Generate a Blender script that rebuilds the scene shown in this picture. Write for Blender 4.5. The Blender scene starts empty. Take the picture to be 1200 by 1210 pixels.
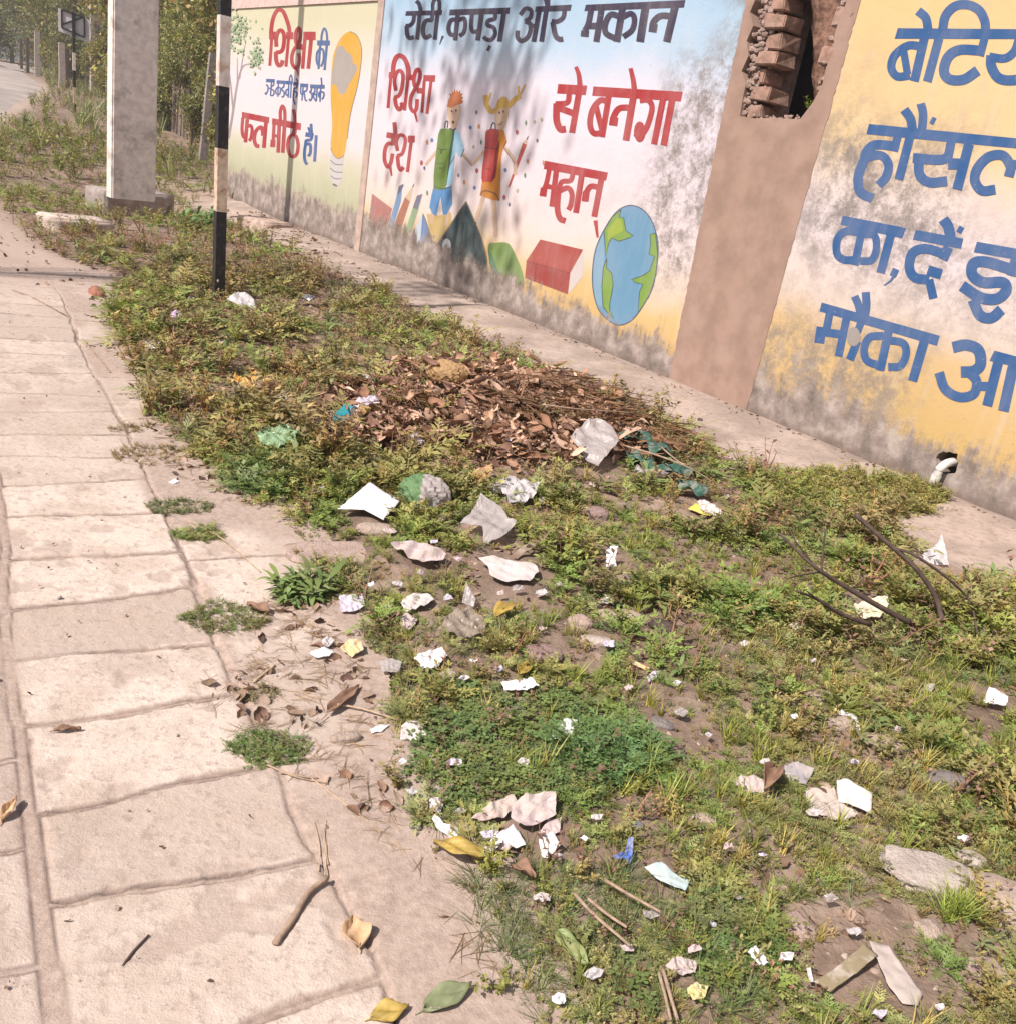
import bpy, bmesh, math, random
import numpy as np
from mathutils import Vector, Matrix
from mathutils.geometry import tessellate_polygon

# ------------------------------------------------------------------ camera, light, exposure
scene = bpy.context.scene
COL = scene.collection
EYE = 1.55
F = 1091.0158                       # focal length in photo pixels (photo 1200 x 1210)
RC = np.array([[0.98497806, 0.17267952, 0.0],
               [0.06196957, -0.35347947, 0.9333874],
               [0.16117689, -0.91936611, -0.3588704]])
cam_d = bpy.data.cameras.new('camera')
cam_d.sensor_fit = 'HORIZONTAL'; cam_d.sensor_width = 36.0
cam_d.lens = F / 1200 * 36.0
cam_d.clip_start = 0.05; cam_d.clip_end = 2000.0
cam = bpy.data.objects.new('camera', cam_d); COL.objects.link(cam)
M = Matrix.Identity(4)
for i in range(3):
    M[i][0] = RC[i, 0]; M[i][1] = -RC[i, 1]; M[i][2] = -RC[i, 2]
M[2][3] = EYE
cam.matrix_world = M
scene.camera = cam

SUN_EL = math.radians(50.0)
SUN_AZ = math.radians(46.0)         # horizontal direction the light travels, from +X towards +Y
LD = Vector((math.cos(SUN_AZ)*math.cos(SUN_EL), math.sin(SUN_AZ)*math.cos(SUN_EL), -math.sin(SUN_EL)))
sun_d = bpy.data.lights.new('sun', 'SUN'); sun_d.energy = 4.6; sun_d.angle = math.radians(0.53)
sun_d.color = (1.0, 0.93, 0.865)
sun = bpy.data.objects.new('sun', sun_d); COL.objects.link(sun)
sun.rotation_euler = LD.to_track_quat('-Z', 'Y').to_euler()
world = bpy.data.worlds.new('World'); scene.world = world; world.use_nodes = True
wn = world.node_tree; sky = wn.nodes.new('ShaderNodeTexSky')
sky.sky_type = 'NISHITA'; sky.sun_disc = False
sky.sun_elevation = SUN_EL; sky.sun_rotation = math.atan2(-LD.x, -LD.y)
sky.air_density = 1.0; sky.dust_density = 3.0; sky.ozone_density = 1.0
bg = wn.nodes['Background']; bg.inputs[1].default_value = 0.075
wn.links.new(sky.outputs[0], bg.inputs[0])
vs = scene.view_settings
vs.view_transform = 'Standard'; vs.look = 'None'; vs.exposure = 0.45; vs.gamma = 1.0; vs.use_curve_mapping = False
scene.cycles.max_bounces = 6; scene.cycles.transparent_max_bounces = 12
scene.cycles.diffuse_bounces = 2; scene.cycles.transmission_bounces = 3

# ------------------------------------------------------------------ noise and terrain
def _hash(ix, iy, seed):
    h = (ix.astype(np.int64)*374761393 + iy.astype(np.int64)*668265263 + seed*1442695041) & 0x7fffffff
    h = ((h ^ (h >> 13))*1274126177) & 0x7fffffff
    return ((h ^ (h >> 16)) & 0xffff)/65535.0
def vnoise(x, y, seed=0):
    x = np.asarray(x, float); y = np.asarray(y, float)
    ix = np.floor(x); iy = np.floor(y); fx = x-ix; fy = y-iy
    fx = fx*fx*(3-2*fx); fy = fy*fy*(3-2*fy)
    a = _hash(ix, iy, seed); b = _hash(ix+1, iy, seed); c = _hash(ix, iy+1, seed); d = _hash(ix+1, iy+1, seed)
    return (a*(1-fx)+b*fx)*(1-fy)+(c*(1-fx)+d*fx)*fy
def fbm(x, y, oct=4, seed=0):
    s = 0; a = 0.5; t = 0
    x = np.asarray(x, float); y = np.asarray(y, float)
    for o in range(oct):
        s = s+a*vnoise(x*2**o, y*2**o, seed+o*17); t += a; a *= 0.5
    return s/t
def sstep(a, b, x):
    t = np.clip((np.asarray(x, float)-a)/(b-a), 0, 1); return t*t*(3-2*t)

P_DIR = np.array([-0.54, 0.842]); C_DIR = np.array([0.842, 0.54])      # along / across the paved path
WALL_D = np.array([-0.606147936, 0.795351922]); WALL_N = np.array([-0.795351922, -0.606147936])
WALL_O = np.array([2.91856308, 5.13797103])
EDGE_S = [0.0, 0.99, 1.9, 2.66, 3.47, 3.97, 4.7, 5.84, 8.64, 10.2, 12.6, 14.5, 16.5, 20, 23, 30, 45, 60, 90]
EDGE_W = [0.86, 0.92, 0.99, 1.09, 1.12, 1.03, 0.86, 0.87, 1.15, 0.72, 0.50, 0.22, 0.12, 0.35, 0.85, 1.7, 3.7, 4.5, 5.0]
def sw(x, y): return x*P_DIR[0]+y*P_DIR[1], x*C_DIR[0]+y*C_DIR[1]
def dwall(x, y): return (x-WALL_O[0])*WALL_N[0]+(y-WALL_O[1])*WALL_N[1]
def edge_w(s): return np.interp(s, EDGE_S, EDGE_W)
PILE = (-0.28, 5.55)
def macro(x, y):
    x = np.asarray(x, float); y = np.asarray(y, float)
    z = 0.03*np.clip(y-14.0, 0, 62) + 0.0008*np.clip(y-14, 0, 8)**2*0
    s, w = sw(x, y); dw = dwall(x, y)
    veg = sstep(0.0, 0.35, w-edge_w(s))*sstep(0.75, 1.35, dw)*sstep(30, 16, y)
    z = z + veg*(0.015+0.055*fbm(x*1.3, y*1.3, 3, 5))
    z = z + 0.20*np.exp(-(((x-PILE[0])*0.8-(y-PILE[1])*0.25)**2/0.42+((y-PILE[1])*0.75+(x-PILE[0])*0.25)**2/0.42))
    z = z - 0.20*np.exp(-((x+6.2)**2+(y-13.6)**2)/2.6)
    z = z + 0.05*sstep(1.15, 0.0, dw)*sstep(-0.5, 0.1, dw)*sstep(20, 16, y)
    return z
def micro(x, y):
    s, w = sw(x, y); dw = dwall(x, y)
    veg = sstep(-0.1, 0.3, w-edge_w(s))*sstep(0.9, 1.3, dw)
    return veg*(0.05*(fbm(x*5, y*5, 4, 31)-0.5)+0.012*(fbm(x*26, y*26, 2, 77)-0.5)) + 0.006*(fbm(x*9, y*9, 3, 9)-0.5)
def gz(x, y): return macro(x, y)+micro(x, y)

def rays(px, py):
    px = np.asarray(px, float); py = np.asarray(py, float)
    d = np.stack([px-600, py-605, np.full_like(px, F)], -1)
    return d @ RC.T
def G(px, py, up=0.0):
    """photo pixel -> point of the ground seen there (height up above it)"""
    d = rays(px, py); sh = d.shape[:-1]; d = d.reshape(-1, 3); d = d/np.linalg.norm(d, axis=1)[:, None]
    ts = 0.8*(400/0.8)**np.linspace(0, 1, 700)
    out = np.empty_like(d)
    for i, q in enumerate(d):
        g = EYE+q[2]*ts-up-macro(q[0]*ts, q[1]*ts)
        k = int(np.argmax(g < 0)) if (g < 0).any() else len(ts)-1
        a, b = ts[max(k-1, 0)], ts[k]
        for _ in range(25):
            m = (a+b)/2
            if EYE+q[2]*m-up-float(macro(q[0]*m, q[1]*m)) < 0: b = m
            else: a = m
        out[i] = (q[0]*b, q[1]*b, EYE+q[2]*b)
    return out.reshape(*sh, 3)
def PL(px, py, z):
    """photo pixel -> point at height z"""
    d = rays(px, py); return np.array([0, 0, EYE])+d*((z-EYE)/d[2])
def Gv(px, py, up=0.0): return Vector([float(c) for c in G(px, py, up)])
def pix(x, y, z):
    v = np.stack([x, y, np.asarray(z, float)-EYE], -1) @ RC
    zz = np.where(np.abs(v[..., 2]) < 1e-3, 1e-3, v[..., 2])
    X = 600+F*v[..., 0]/zz; Y = 605+F*v[..., 1]/zz
    return np.where(v[..., 2] > 0.05, X, -9999), np.where(v[..., 2] > 0.05, Y, -9999)
def WP(px, py):
    """photo pixel -> (u along the wall, v up) on the wall's face"""
    d = rays(px, py)
    t = (WALL_O @ WALL_N)/(d[..., 0]*WALL_N[0]+d[..., 1]*WALL_N[1])
    x = d[..., 0]*t; y = d[..., 1]*t
    return -((x-WALL_O[0])*WALL_D[0]+(y-WALL_O[1])*WALL_D[1]), EYE+d[..., 2]*t
def inpoly(px, py, poly):
    px = np.asarray(px, float); py = np.asarray(py, float); r = np.zeros(px.shape, bool)
    n = len(poly)
    for i in range(n):
        x1, y1 = poly[i]; x2, y2 = poly[(i+1) % n]
        if y1 == y2: continue
        c = ((y1 > py) != (y2 > py)) & (px < (x2-x1)*(py-y1)/(y2-y1)+x1)
        r ^= c
    return r

# ------------------------------------------------------------------ material helpers
MATS = {}
class NT:
    def __init__(s, name):
        s.m = bpy.data.materials.new(name); s.m.use_nodes = True; s.t = s.m.node_tree
        s.b = s.t.nodes['Principled BSDF']; s.out = s.t.nodes['Material Output']
        s.tc = s.t.nodes.new('ShaderNodeTexCoord')
        s.co = s.tc.outputs['Object']
    def n(s, typ, **kw):
        nd = s.t.nodes.new(typ)
        for k, v in kw.items(): setattr(nd, k, v)
        return nd
    def put(s, sock, v):
        if hasattr(v, 'is_output'): s.t.links.new(v, sock)
        elif isinstance(v, (tuple, list)) and len(v) == 3 and sock.type == 'RGBA': sock.default_value = (*v, 1)
        else: sock.default_value = v
    def noise(s, scale, detail=4, rough=0.55, co=None, dist=0.0):
        nd = s.n('ShaderNodeTexNoise'); s.put(nd.inputs['Vector'], co or s.co)
        nd.inputs['Scale'].default_value = scale; nd.inputs['Detail'].default_value = detail
        nd.inputs['Roughness'].default_value = rough; nd.inputs['Distortion'].default_value = dist
        return nd.outputs[0]
    def vor(s, scale, feature='F1', co=None):
        nd = s.n('ShaderNodeTexVoronoi', feature=feature); s.put(nd.inputs['Vector'], co or s.co)
        nd.inputs['Scale'].default_value = scale; return nd.outputs[0]
    def math(s, op, a, b=0.0, c=None):
        nd = s.n('ShaderNodeMath', operation=op); s.put(nd.inputs[0], a); s.put(nd.inputs[1], b)
        if c is not None: s.put(nd.inputs[2], c)
        return nd.outputs[0]
    def map(s, v, a, b, lo=0.0, hi=1.0, smooth=True):
        nd = s.n('ShaderNodeMapRange', interpolation_type='SMOOTHSTEP' if smooth else 'LINEAR')
        s.put(nd.inputs[0], v); s.put(nd.inputs[1], a); s.put(nd.inputs[2], b); s.put(nd.inputs[3], lo); s.put(nd.inputs[4], hi)
        return nd.outputs[0]
    def mix(s, f, a, b, mode='MIX'):
        nd = s.n('ShaderNodeMix', data_type='RGBA', blend_type=mode)
        s.put(nd.inputs[0], f); s.put(nd.inputs[6], a); s.put(nd.inputs[7], b); return nd.outputs[2]
    def ramp(s, f, stops):
        nd = s.n('ShaderNodeValToRGB'); e = nd.color_ramp.elements
        while len(e) > 1: e.remove(e[-1])
        e[0].position = stops[0][0]; e[0].color = (*stops[0][1], 1)
        for p, c in stops[1:]:
            k = e.new(p); k.color = (*c, 1)
        s.put(nd.inputs[0], f); return nd.outputs[0]
    def xyz(s):
        nd = s.n('ShaderNodeSeparateXYZ'); s.put(nd.inputs[0], s.co); return nd.outputs
    def scaled(s, v3):
        nd = s.n('ShaderNodeVectorMath', operation='MULTIPLY'); s.put(nd.inputs[0], s.co); nd.inputs[1].default_value = v3
        return nd.outputs[0]
    def attr(s, name):
        nd = s.n('ShaderNodeAttribute', attribute_name=name); return nd.outputs[0]
    def bump(s, h, strength=0.3, dist=0.01):
        nd = s.n('ShaderNodeBump'); s.put(nd.inputs['Height'], h); nd.inputs['Strength'].default_value = strength
        nd.inputs['Distance'].default_value = dist; s.t.links.new(nd.outputs[0], s.b.inputs['Normal'])
    def fin(s, col, rough=0.85, spec=0.25):
        s.put(s.b.inputs['Base Color'], col); s.put(s.b.inputs['Roughness'], rough)
        s.b.inputs['Specular IOR Level'].default_value = spec
        return s.m
def mat_simple(name, col, rough=0.8, var=0.12, scale=30, bump=0.0, spec=0.25, dirt=None, dirt_amt=0.4, dirt_scale=8, metallic=0.0):
    if name in MATS: return MATS[name]
    t = NT(name); nz = t.noise(scale, 5)
    lo = tuple(c*(1-var) for c in col); hi = tuple(min(1, c*(1+var)) for c in col)
    c = t.mix(t.map(nz, 0.3, 0.7), lo, hi)
    if dirt: c = t.mix(t.math('MULTIPLY', t.map(t.noise(dirt_scale, 5, 0.65), 0.5, 0.68), dirt_amt), c, dirt)
    if bump: t.bump(nz, bump, 0.01)
    t.b.inputs['Metallic'].default_value = metallic
    MATS[name] = t.fin(c, rough, spec); return MATS[name]
def mat_leaf(name, trans=0.35, rough=0.55, spec=0.3):
    t = NT(name); col = t.attr('tint')
    t.fin(col, rough, spec)
    tr = t.n('ShaderNodeBsdfTranslucent'); t.put(tr.inputs[0], t.mix(1.0, col, (1.0, 1.0, 0.55), 'MULTIPLY'))
    mx = t.n('ShaderNodeMixShader'); mx.inputs[0].default_value = trans
    t.t.links.new(t.b.outputs[0], mx.inputs[1]); t.t.links.new(tr.outputs[0], mx.inputs[2])
    t.t.links.new(mx.outputs[0], t.out.inputs[0]); return t.m
def mat_film(name, col, clear=0.4, rough=0.35):
    """thin plastic film: partly see-through, a little shiny, lets light through"""
    t = NT(name); nz = t.noise(22, 4)
    c = t.mix(t.map(nz, 0.3, 0.7), tuple(x*0.82 for x in col), col)
    t.fin(c, rough, 0.5)
    tl = t.n('ShaderNodeBsdfTranslucent'); t.put(tl.inputs[0], c)
    m1 = t.n('ShaderNodeMixShader'); m1.inputs[0].default_value = 0.3
    t.t.links.new(t.b.outputs[0], m1.inputs[1]); t.t.links.new(tl.outputs[0], m1.inputs[2])
    tp = t.n('ShaderNodeBsdfTransparent')
    m2 = t.n('ShaderNodeMixShader'); m2.inputs[0].default_value = clear
    t.t.links.new(m1.outputs[0], m2.inputs[1]); t.t.links.new(tp.outputs[0], m2.inputs[2])
    t.t.links.new(m2.outputs[0], t.out.inputs[0]); return t.m

# ------------------------------------------------------------------ object helpers
def link(name, me, parent=None):
    o = bpy.data.objects.new(name, me); COL.objects.link(o)
    if parent: o.parent = parent
    return o
def tag(o, label, cat, group=None, kind=None):
    if label: o['label'] = label
    if cat: o['category'] = cat
    if group: o['group'] = group
    if kind: o['kind'] = kind
    return o
def struct(o, label=None):
    o['kind'] = 'structure'
    if label: o['label'] = label
    return o
def empty(name, loc, label, cat, group=None, rz=0.0):
    o = link(name, None); o.location = loc; o.rotation_euler = (0, 0, rz); o.empty_display_size = 0.1
    return tag(o, label, cat, group)
def mesh(name, verts, faces, mat, parent=None, smooth=False, tint=None):
    me = bpy.data.meshes.new(name); v = np.asarray(verts, np.float32)
    if isinstance(faces, np.ndarray):
        k = faces.shape[1]; nf = len(faces)
        me.vertices.add(len(v)); me.vertices.foreach_set('co', v.ravel())
        me.loops.add(nf*k); me.loops.foreach_set('vertex_index', faces.astype(np.int32).ravel())
        me.polygons.add(nf); me.polygons.foreach_set('loop_start', np.arange(0, nf*k, k, dtype=np.int32))
        me.update(calc_edges=True)
    else:
        me.from_pydata([tuple(map(float, p)) for p in v], [], [list(map(int, f)) for f in faces]); me.update()
    if smooth: me.polygons.foreach_set('use_smooth', np.ones(len(me.polygons), bool))
    if tint is not None:
        a = me.attributes.new('tint', 'FLOAT_COLOR', 'POINT')
        t = np.concatenate([np.asarray(tint, np.float32), np.ones((len(v), 1), np.float32)], 1)
        a.data.foreach_set('color', t.ravel())
    for m in (mat if isinstance(mat, (list, tuple)) else [mat]): me.materials.append(m)
    return link(name, me, parent)
def from_bm(name, bm, mat, parent=None, smooth=False):
    me = bpy.data.meshes.new(name); bm.to_mesh(me); bm.free()
    if smooth: me.polygons.foreach_set('use_smooth', np.ones(len(me.polygons), bool))
    for m in (mat if isinstance(mat, (list, tuple)) else [mat]): me.materials.append(m)
    return link(name, me, parent)
def bm_box(bm, c, s, rot=None, jit=0.0, rnd=None):
    vs_ = []
    for x in (-.5, .5):
        for y in (-.5, .5):
            for z in (-.5, .5):
                p = Vector((x*s[0], y*s[1], z*s[2]))
                if jit: p += Vector([rnd.uniform(-jit, jit) for _ in range(3)])
                if rot is not None: p = rot @ p
                vs_.append(bm.verts.new(p+Vector(c)))
    for f in ((0, 1, 3, 2), (4, 6, 7, 5), (0, 4, 5, 1), (2, 3, 7, 6), (0, 2, 6, 4), (1, 5, 7, 3)):
        bm.faces.new([vs_[i] for i in f])
    return vs_
def tube(pts, rads, seg=8, cap=True):
    """tapered tube along points -> verts, faces"""
    pts = [Vector(p) for p in pts]; V = []; Fc = []
    up = Vector((0.13, 0.21, 1)).normalized()
    for i, p in enumerate(pts):
        d = (pts[min(i+1, len(pts)-1)]-pts[max(i-1, 0)]).normalized()
        a = d.cross(up)
        if a.length < 1e-4: a = d.cross(Vector((1, 0, 0)))
        a.normalize(); b = a.cross(d)
        for k in range(seg):
            t = 2*math.pi*k/seg; V.append(p+(a*math.cos(t)+b*math.sin(t))*rads[i])
    for i in range(len(pts)-1):
        for k in range(seg):
            k2 = (k+1) % seg; Fc.append((i*seg+k, i*seg+k2, (i+1)*seg+k2, (i+1)*seg+k))
    if cap:
        Fc.append(tuple(range(seg))[::-1]); Fc.append(tuple((len(pts)-1)*seg+k for k in range(seg)))
    return V, Fc
class Soup:
    """verts + faces collected for one mesh"""
    def __init__(s): s.v = []; s.f = []
    def add(s, V, Fc):
        o = len(s.v); s.v.extend([tuple(p) for p in V]); s.f.extend([tuple(i+o for i in f) for f in Fc])
    def build(s, name, mat, parent=None, smooth=True): return mesh(name, s.v, s.f, mat, parent, smooth)
def smooth_line(pts, n=6, closed=False):
    P = [np.array(p, float) for p in pts]; m = len(P)
    if m < 3 and not closed: return [tuple(P[0]+(P[-1]-P[0])*i/3) for i in range(4)]
    out = []
    rng = range(m if closed else m-1)
    for i in rng:
        p1 = P[i]; p2 = P[(i+1) % m]
        p0 = P[(i-1) % m] if (closed or i > 0) else 2*p1-p2
        p3 = P[(i+2) % m] if (closed or i+2 < m) else 2*p2-p1
        for k in range(n):
            t = k/n
            out.append(tuple(0.5*((2*p1)+(-p0+p2)*t+(2*p0-5*p1+4*p2-p3)*t*t+(-p0+3*p1-3*p2+p3)*t**3)))
    if not closed: out.append(tuple(P[-1]))
    return out
# ------------------------------------------------------------------ ground, path, road, apron
def polar_grid(nr, na, r0, r1, cx, cy, a0, a1):
    r = r0*(r1/r0)**np.linspace(0, 1, nr); a = np.linspace(a0, a1, na)
    R_, A_ = np.meshgrid(r, a, indexing='ij')
    x = cx+R_*np.sin(A_); y = cy+R_*np.cos(A_)
    idx = np.arange(nr*na).reshape(nr, na)
    q = np.stack([idx[:-1, :-1], idx[:-1, 1:], idx[1:, 1:], idx[1:, :-1]], -1).reshape(-1, 4)[:, ::-1]
    return x.ravel(), y.ravel(), q
gx, gy, gq = polar_grid(900, 760, 0.35, 300, 0, -0.2, -1.75, 1.75)
s_, w_ = sw(gx, gy); dw_ = dwall(gx, gy)
gzv = gz(gx, gy)
under = sstep(0.25, 0.0, w_-edge_w(s_))*sstep(9.2, 8.4, s_)*sstep(-1.6, -1.4, w_)
gzv = gzv-0.035*under - 0.035*sstep(1.0, 0.8, dw_)*sstep(-0.3, 0.0, dw_)*sstep(-6, -4, -(gy-17))
def ground_mat():
    t = NT('soil')
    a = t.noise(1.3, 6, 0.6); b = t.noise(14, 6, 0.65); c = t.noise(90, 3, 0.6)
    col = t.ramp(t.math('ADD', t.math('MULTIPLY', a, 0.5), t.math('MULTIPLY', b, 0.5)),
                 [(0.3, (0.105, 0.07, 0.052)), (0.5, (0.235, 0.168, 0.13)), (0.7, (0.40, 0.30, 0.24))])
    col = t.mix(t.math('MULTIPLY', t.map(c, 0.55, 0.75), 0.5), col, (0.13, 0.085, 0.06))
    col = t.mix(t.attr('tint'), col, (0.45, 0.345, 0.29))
    t.bump(t.math('ADD', t.math('MULTIPLY', b, 1.0), t.math('MULTIPLY', c, 0.5)), 0.55, 0.02)
    return t.fin(col, 0.95, 0.1)
# dusty, sandy share of the soil: bare verge beside the road
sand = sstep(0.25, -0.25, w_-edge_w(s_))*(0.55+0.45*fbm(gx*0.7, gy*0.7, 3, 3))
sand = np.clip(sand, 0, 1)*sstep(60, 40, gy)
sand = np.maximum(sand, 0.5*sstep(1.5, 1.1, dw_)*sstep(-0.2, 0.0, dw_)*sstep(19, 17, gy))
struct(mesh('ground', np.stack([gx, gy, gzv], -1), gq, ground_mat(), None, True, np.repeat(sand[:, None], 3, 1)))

# paved path: rows of worn sandstone slabs, joints filled with grit
JS = [0.62, 1.18, 1.58, 1.89, 2.23, 2.54, 2.87, 3.20, 3.57, 3.90, 4.21, 4.51, 4.86, 5.17, 5.57, 5.97, 6.32, 6.67, 7.02, 7.35, 7.7, 8.05, 8.4, 8.8]
JS_R = [0.75, 1.42, 1.93, 2.30, 2.70, 3.14, 3.42, 3.84, 4.30, 4.70, 5.1, 5.5, 6.0, 6.40, 6.9, 7.2, 7.55, 7.9, 8.3, 8.8]
JS_L = [0.5, 0.98, 1.42, 1.80, 2.1, 2.44, 2.80, 3.1, 3.5, 3.8, 4.15, 4.6, 5.0, 5.4, 5.8, 6.2, 6.6, 7.0, 7.4, 7.9, 8.4, 8.8]
def path_fields(S, W):
    ws = W+0.022*(fbm(S*3, W*3, 3, 21)-0.5)*2; ss = S+0.02*(fbm(S*4, W*4, 3, 22)-0.5)*2
    lw = 0.09+0.012*np.sin(S*2.1); rw = 0.665+0.015*np.sin(S*1.7+1)
    dl = np.abs(ws-lw)-0.012*(1+0.6*sstep(2.2, 1.0, S)); dr = np.abs(ws-rw)-0.003; dl2 = np.full(S.shape, 9.0)
    def jd(js, tilt):
        d = np.full(S.shape, 9.0); k = np.zeros(S.shape, int)
        for i, j in enumerate(js):
            wid = 0.002+0.004*((i*7) % 5)/5.0
            dd = np.abs(ss-(j+tilt*(0.015*math.sin(i*2.3))*(W-0.35)*6))-wid
            d = np.minimum(d, dd); k = k+(ss > j)
        return d, k
    d1, k1 = jd(JS, 1); d2, k2 = jd(JS_R, 1); d3, k3 = jd(JS_L, 1)
    mid = (ws > lw) & (ws < rw); right = ws >= rw; left = (ws <= lw) & (ws > -0.49)
    far = ws <= -0.49
    dj = np.where(mid, d1, np.where(right, d2, np.where(left, d3, np.abs(np.mod(ss, 0.41)-0.2)-0.01)))
    kid = np.where(mid, k1, np.where(right, 40+k2, np.where(left, 80+k3, 120+np.floor(ss/0.41).astype(int))))
    d = np.minimum(np.minimum(dj, dl), np.minimum(dr, dl2))
    return d, kid, right
ns, nw = 1400, 400
Sg, Wg = np.meshgrid(0.35+8.6*(np.linspace(0, 1, ns)**1.35), np.linspace(-1.5, 1.3, nw), indexing='ij')
d, kid, right = path_fields(Sg, Wg)
px_ = Sg*P_DIR[0]+Wg*C_DIR[0]; py_ = Sg*P_DIR[1]+Wg*C_DIR[1]
slabh = _hash(kid, kid*3+1, 5); slabt = _hash(kid, kid*5+2, 8)-0.5; slabu = _hash(kid, kid*9+4, 12)-0.5
rn = fbm(Sg*9, Wg*9, 4, 61); rf = fbm(Sg*55, Wg*55, 3, 62)
top = 0.003+0.004*slabh+0.008*slabt*(Wg-0.3)+0.006*(rn-0.5)+0.0030*(rf-0.5)-0.005*sstep(0.66, 0.8, rf)*0.6
edn = d+0.003-0.034*(fbm(Sg*18, Wg*18, 4, 63)-0.25)*sstep(.35, .62, fbm(Sg*2.2, Wg*2.2, 2, 60))
edge = sstep(0.0, 0.006, edn)
crack = sstep(0.006, 0.0, np.abs(d-0.003))*(.45+.55*sstep(.40, .52, fbm(Sg*3.1, Wg*3.1, 3, 59)))
grit = -0.003+0.007*(fbm(Sg*12, Wg*12, 3, 64)-0.5)+0.003*(rf-0.5)
bury = np.where(right, sstep(0.70, 0.40, fbm(Sg*1.9+3, Wg*1.9, 3, 65)-0.14*sstep(.8, 1.05, Wg))*0.93, 0.0)
bury = np.maximum(bury, sstep(0.62, 0.72, fbm(Sg*1.3+9, Wg*1.3, 3, 66))*0.55)
bury = np.maximum(bury, sstep(-0.02, -0.12, Wg-0.09)*(0.75+0.25*sstep(.6, .4, fbm(Sg*2, Wg*2, 2, 58))))
bury = np.maximum(bury, sstep(7.2, 8.6, Sg+0.8*(fbm(Sg*2, Wg*2, 3, 67)-0.5)))
bury = np.maximum(bury, sstep(-0.18, 0.06, Wg-edge_w(Sg)+0.25*(fbm(Sg*3, Wg*3, 3, 68)-0.5)))
h = grit+(top-grit)*edge
h = h-0.006*crack
h = h*(1-bury)+bury*(0.008+0.010*(fbm(Sg*8, Wg*8, 4, 69)-0.5)+0.002*(rf-0.5))
chip = sstep(.64, .72, fbm(Sg*7, Wg*7, 4, 57)); h = h-0.004*chip*(1-bury)
bury = np.maximum(bury, sstep(.06, .01, np.abs(Wg-.665-.03*(fbm(Sg*5, Wg*0+2, 3, 55)-.5)))*sstep(.42, .60, fbm(Sg*1.6, Wg*1.6, 3, 56)))
seam = .8*sstep(.05, .015, np.abs(Wg-0.09-.012*np.sin(Sg*2.1))); h = h*(1-seam)+seam*(.002+.006*(rn-.5))
stone = edge*(1-bury)*(1-.6*chip)*(1-.7*seam)
tone = (_hash(kid, kid*2+7, 15))
idx = np.arange(ns*nw).reshape(ns, nw)
pq = np.stack([idx[:-1, :-1], idx[:-1, 1:], idx[1:, 1:], idx[1:, :-1]], -1).reshape(-1, 4)[:, ::-1]
# cut away the part of the sheet that lies under the weeds
keep = (Wg-edge_w(Sg)) < 0.10+0.25*(fbm(Sg*2.5, Wg*2.5, 3, 70)-0.5)
pq = pq[keep.ravel()[pq].all(1)]
def path_mat():
    t = NT('sandstone_paving'); at = t.n('ShaderNodeAttribute', attribute_name='tint')
    sp = t.n('ShaderNodeSeparateColor'); t.put(sp.inputs[0], at.outputs[0])
    a = t.noise(5, 5, 0.6); b = t.noise(42, 6, 0.7); c = t.noise(160, 3, 0.7)
    st = t.mix(sp.outputs[1], (0.445, 0.355, 0.30), (0.645, 0.535, 0.46))
    st = t.mix(t.math('MULTIPLY', t.map(a, 0.42, 0.66), 0.6), st, (0.455, 0.35, 0.285))
    g = t.noise(1.6, 6, 0.7); st = t.mix(t.math('MULTIPLY', t.map(g, 0.52, 0.68), 0.5), st, (0.34, 0.265, 0.22))
    st = t.mix(t.math('MULTIPLY', t.map(b, 0.5, 0.72), 0.45), st, (0.32, 0.24, 0.205))
    st = t.mix(t.math('MULTIPLY', t.map(c, 0.56, 0.7), 0.4), st, (0.67, 0.56, 0.50))
    di = t.ramp(b, [(0.3, (0.31, 0.228, 0.187)), (0.7, (0.49, 0.38, 0.32))])
    e = t.noise(26, 5, 0.75); st = t.mix(t.math('MULTIPLY', t.map(e, 0.54, 0.64), 0.62), st, (0.34, 0.26, 0.22))
    pit = t.map(t.vor(75), 0.05, 0.22, 1.0, 0.0); st = t.mix(t.math('MULTIPLY', t.math('MULTIPLY', pit, t.map(e, 0.42, 0.56)), 0.75), st, (0.27, 0.20, 0.175))
    t.bump(t.math('ADD', t.math('ADD', t.math('MULTIPLY', b, 1.0), t.math('MULTIPLY', c, 0.7)), t.math('MULTIPLY', e, 1.2)), 0.38, 0.012)
    col = t.mix(sp.outputs[0], di, st); col = t.mix(t.math('MULTIPLY', sp.outputs[2], 0.75), col, (0.10, 0.07, 0.06))
    return t.fin(col, 0.92, 0.12)
tint = np.stack([stone, tone, crack*(1-bury)], -1).reshape(-1, 3)
struct(mesh('path', np.stack([px_, py_, h+macro(px_, py_)*0], -1).reshape(-1, 3), pq, path_mat(), None, True, tint))

# road: pale dusty asphalt bending away to the left
redge = [G(x, y)[:2] for x, y in ((15, 79), (40, 90), (57, 108), (30, 125), (0, 145))]
redge = [np.array((-36.4, 62.3))]+redge[0:]
ln = [np.array((-78.0, 60.0)), np.array((-50.0, 65.0))]+[np.array(p) for p in redge]+[np.array([-9.0, 11]), np.array([-6.4, 6.0]), np.array([-3.6, 1.2]), np.array([-1.0, -3.2])]
ln = np.array(smooth_line(ln, 14))
tang = np.gradient(ln, axis=0); tang /= np.linalg.norm(tang, axis=1)[:, None]
off = np.stack([tang[:, 1], -tang[:, 0]], -1)
cols_ = []
for k in np.linspace(0, 1, 9):
    p = ln+off*(6.5*k)
    wob = 0.25*(fbm(ln[:, 0]*0.8, ln[:, 1]*0.8, 3, 40)-0.5)*(k == 0)
    p = p+off*np.asarray(wob)[:, None]
    cols_.append(np.stack([p[:, 0], p[:, 1], macro(p[:, 0], p[:, 1])+(0.035 if k > 0.1 else -0.02)], -1))
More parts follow.
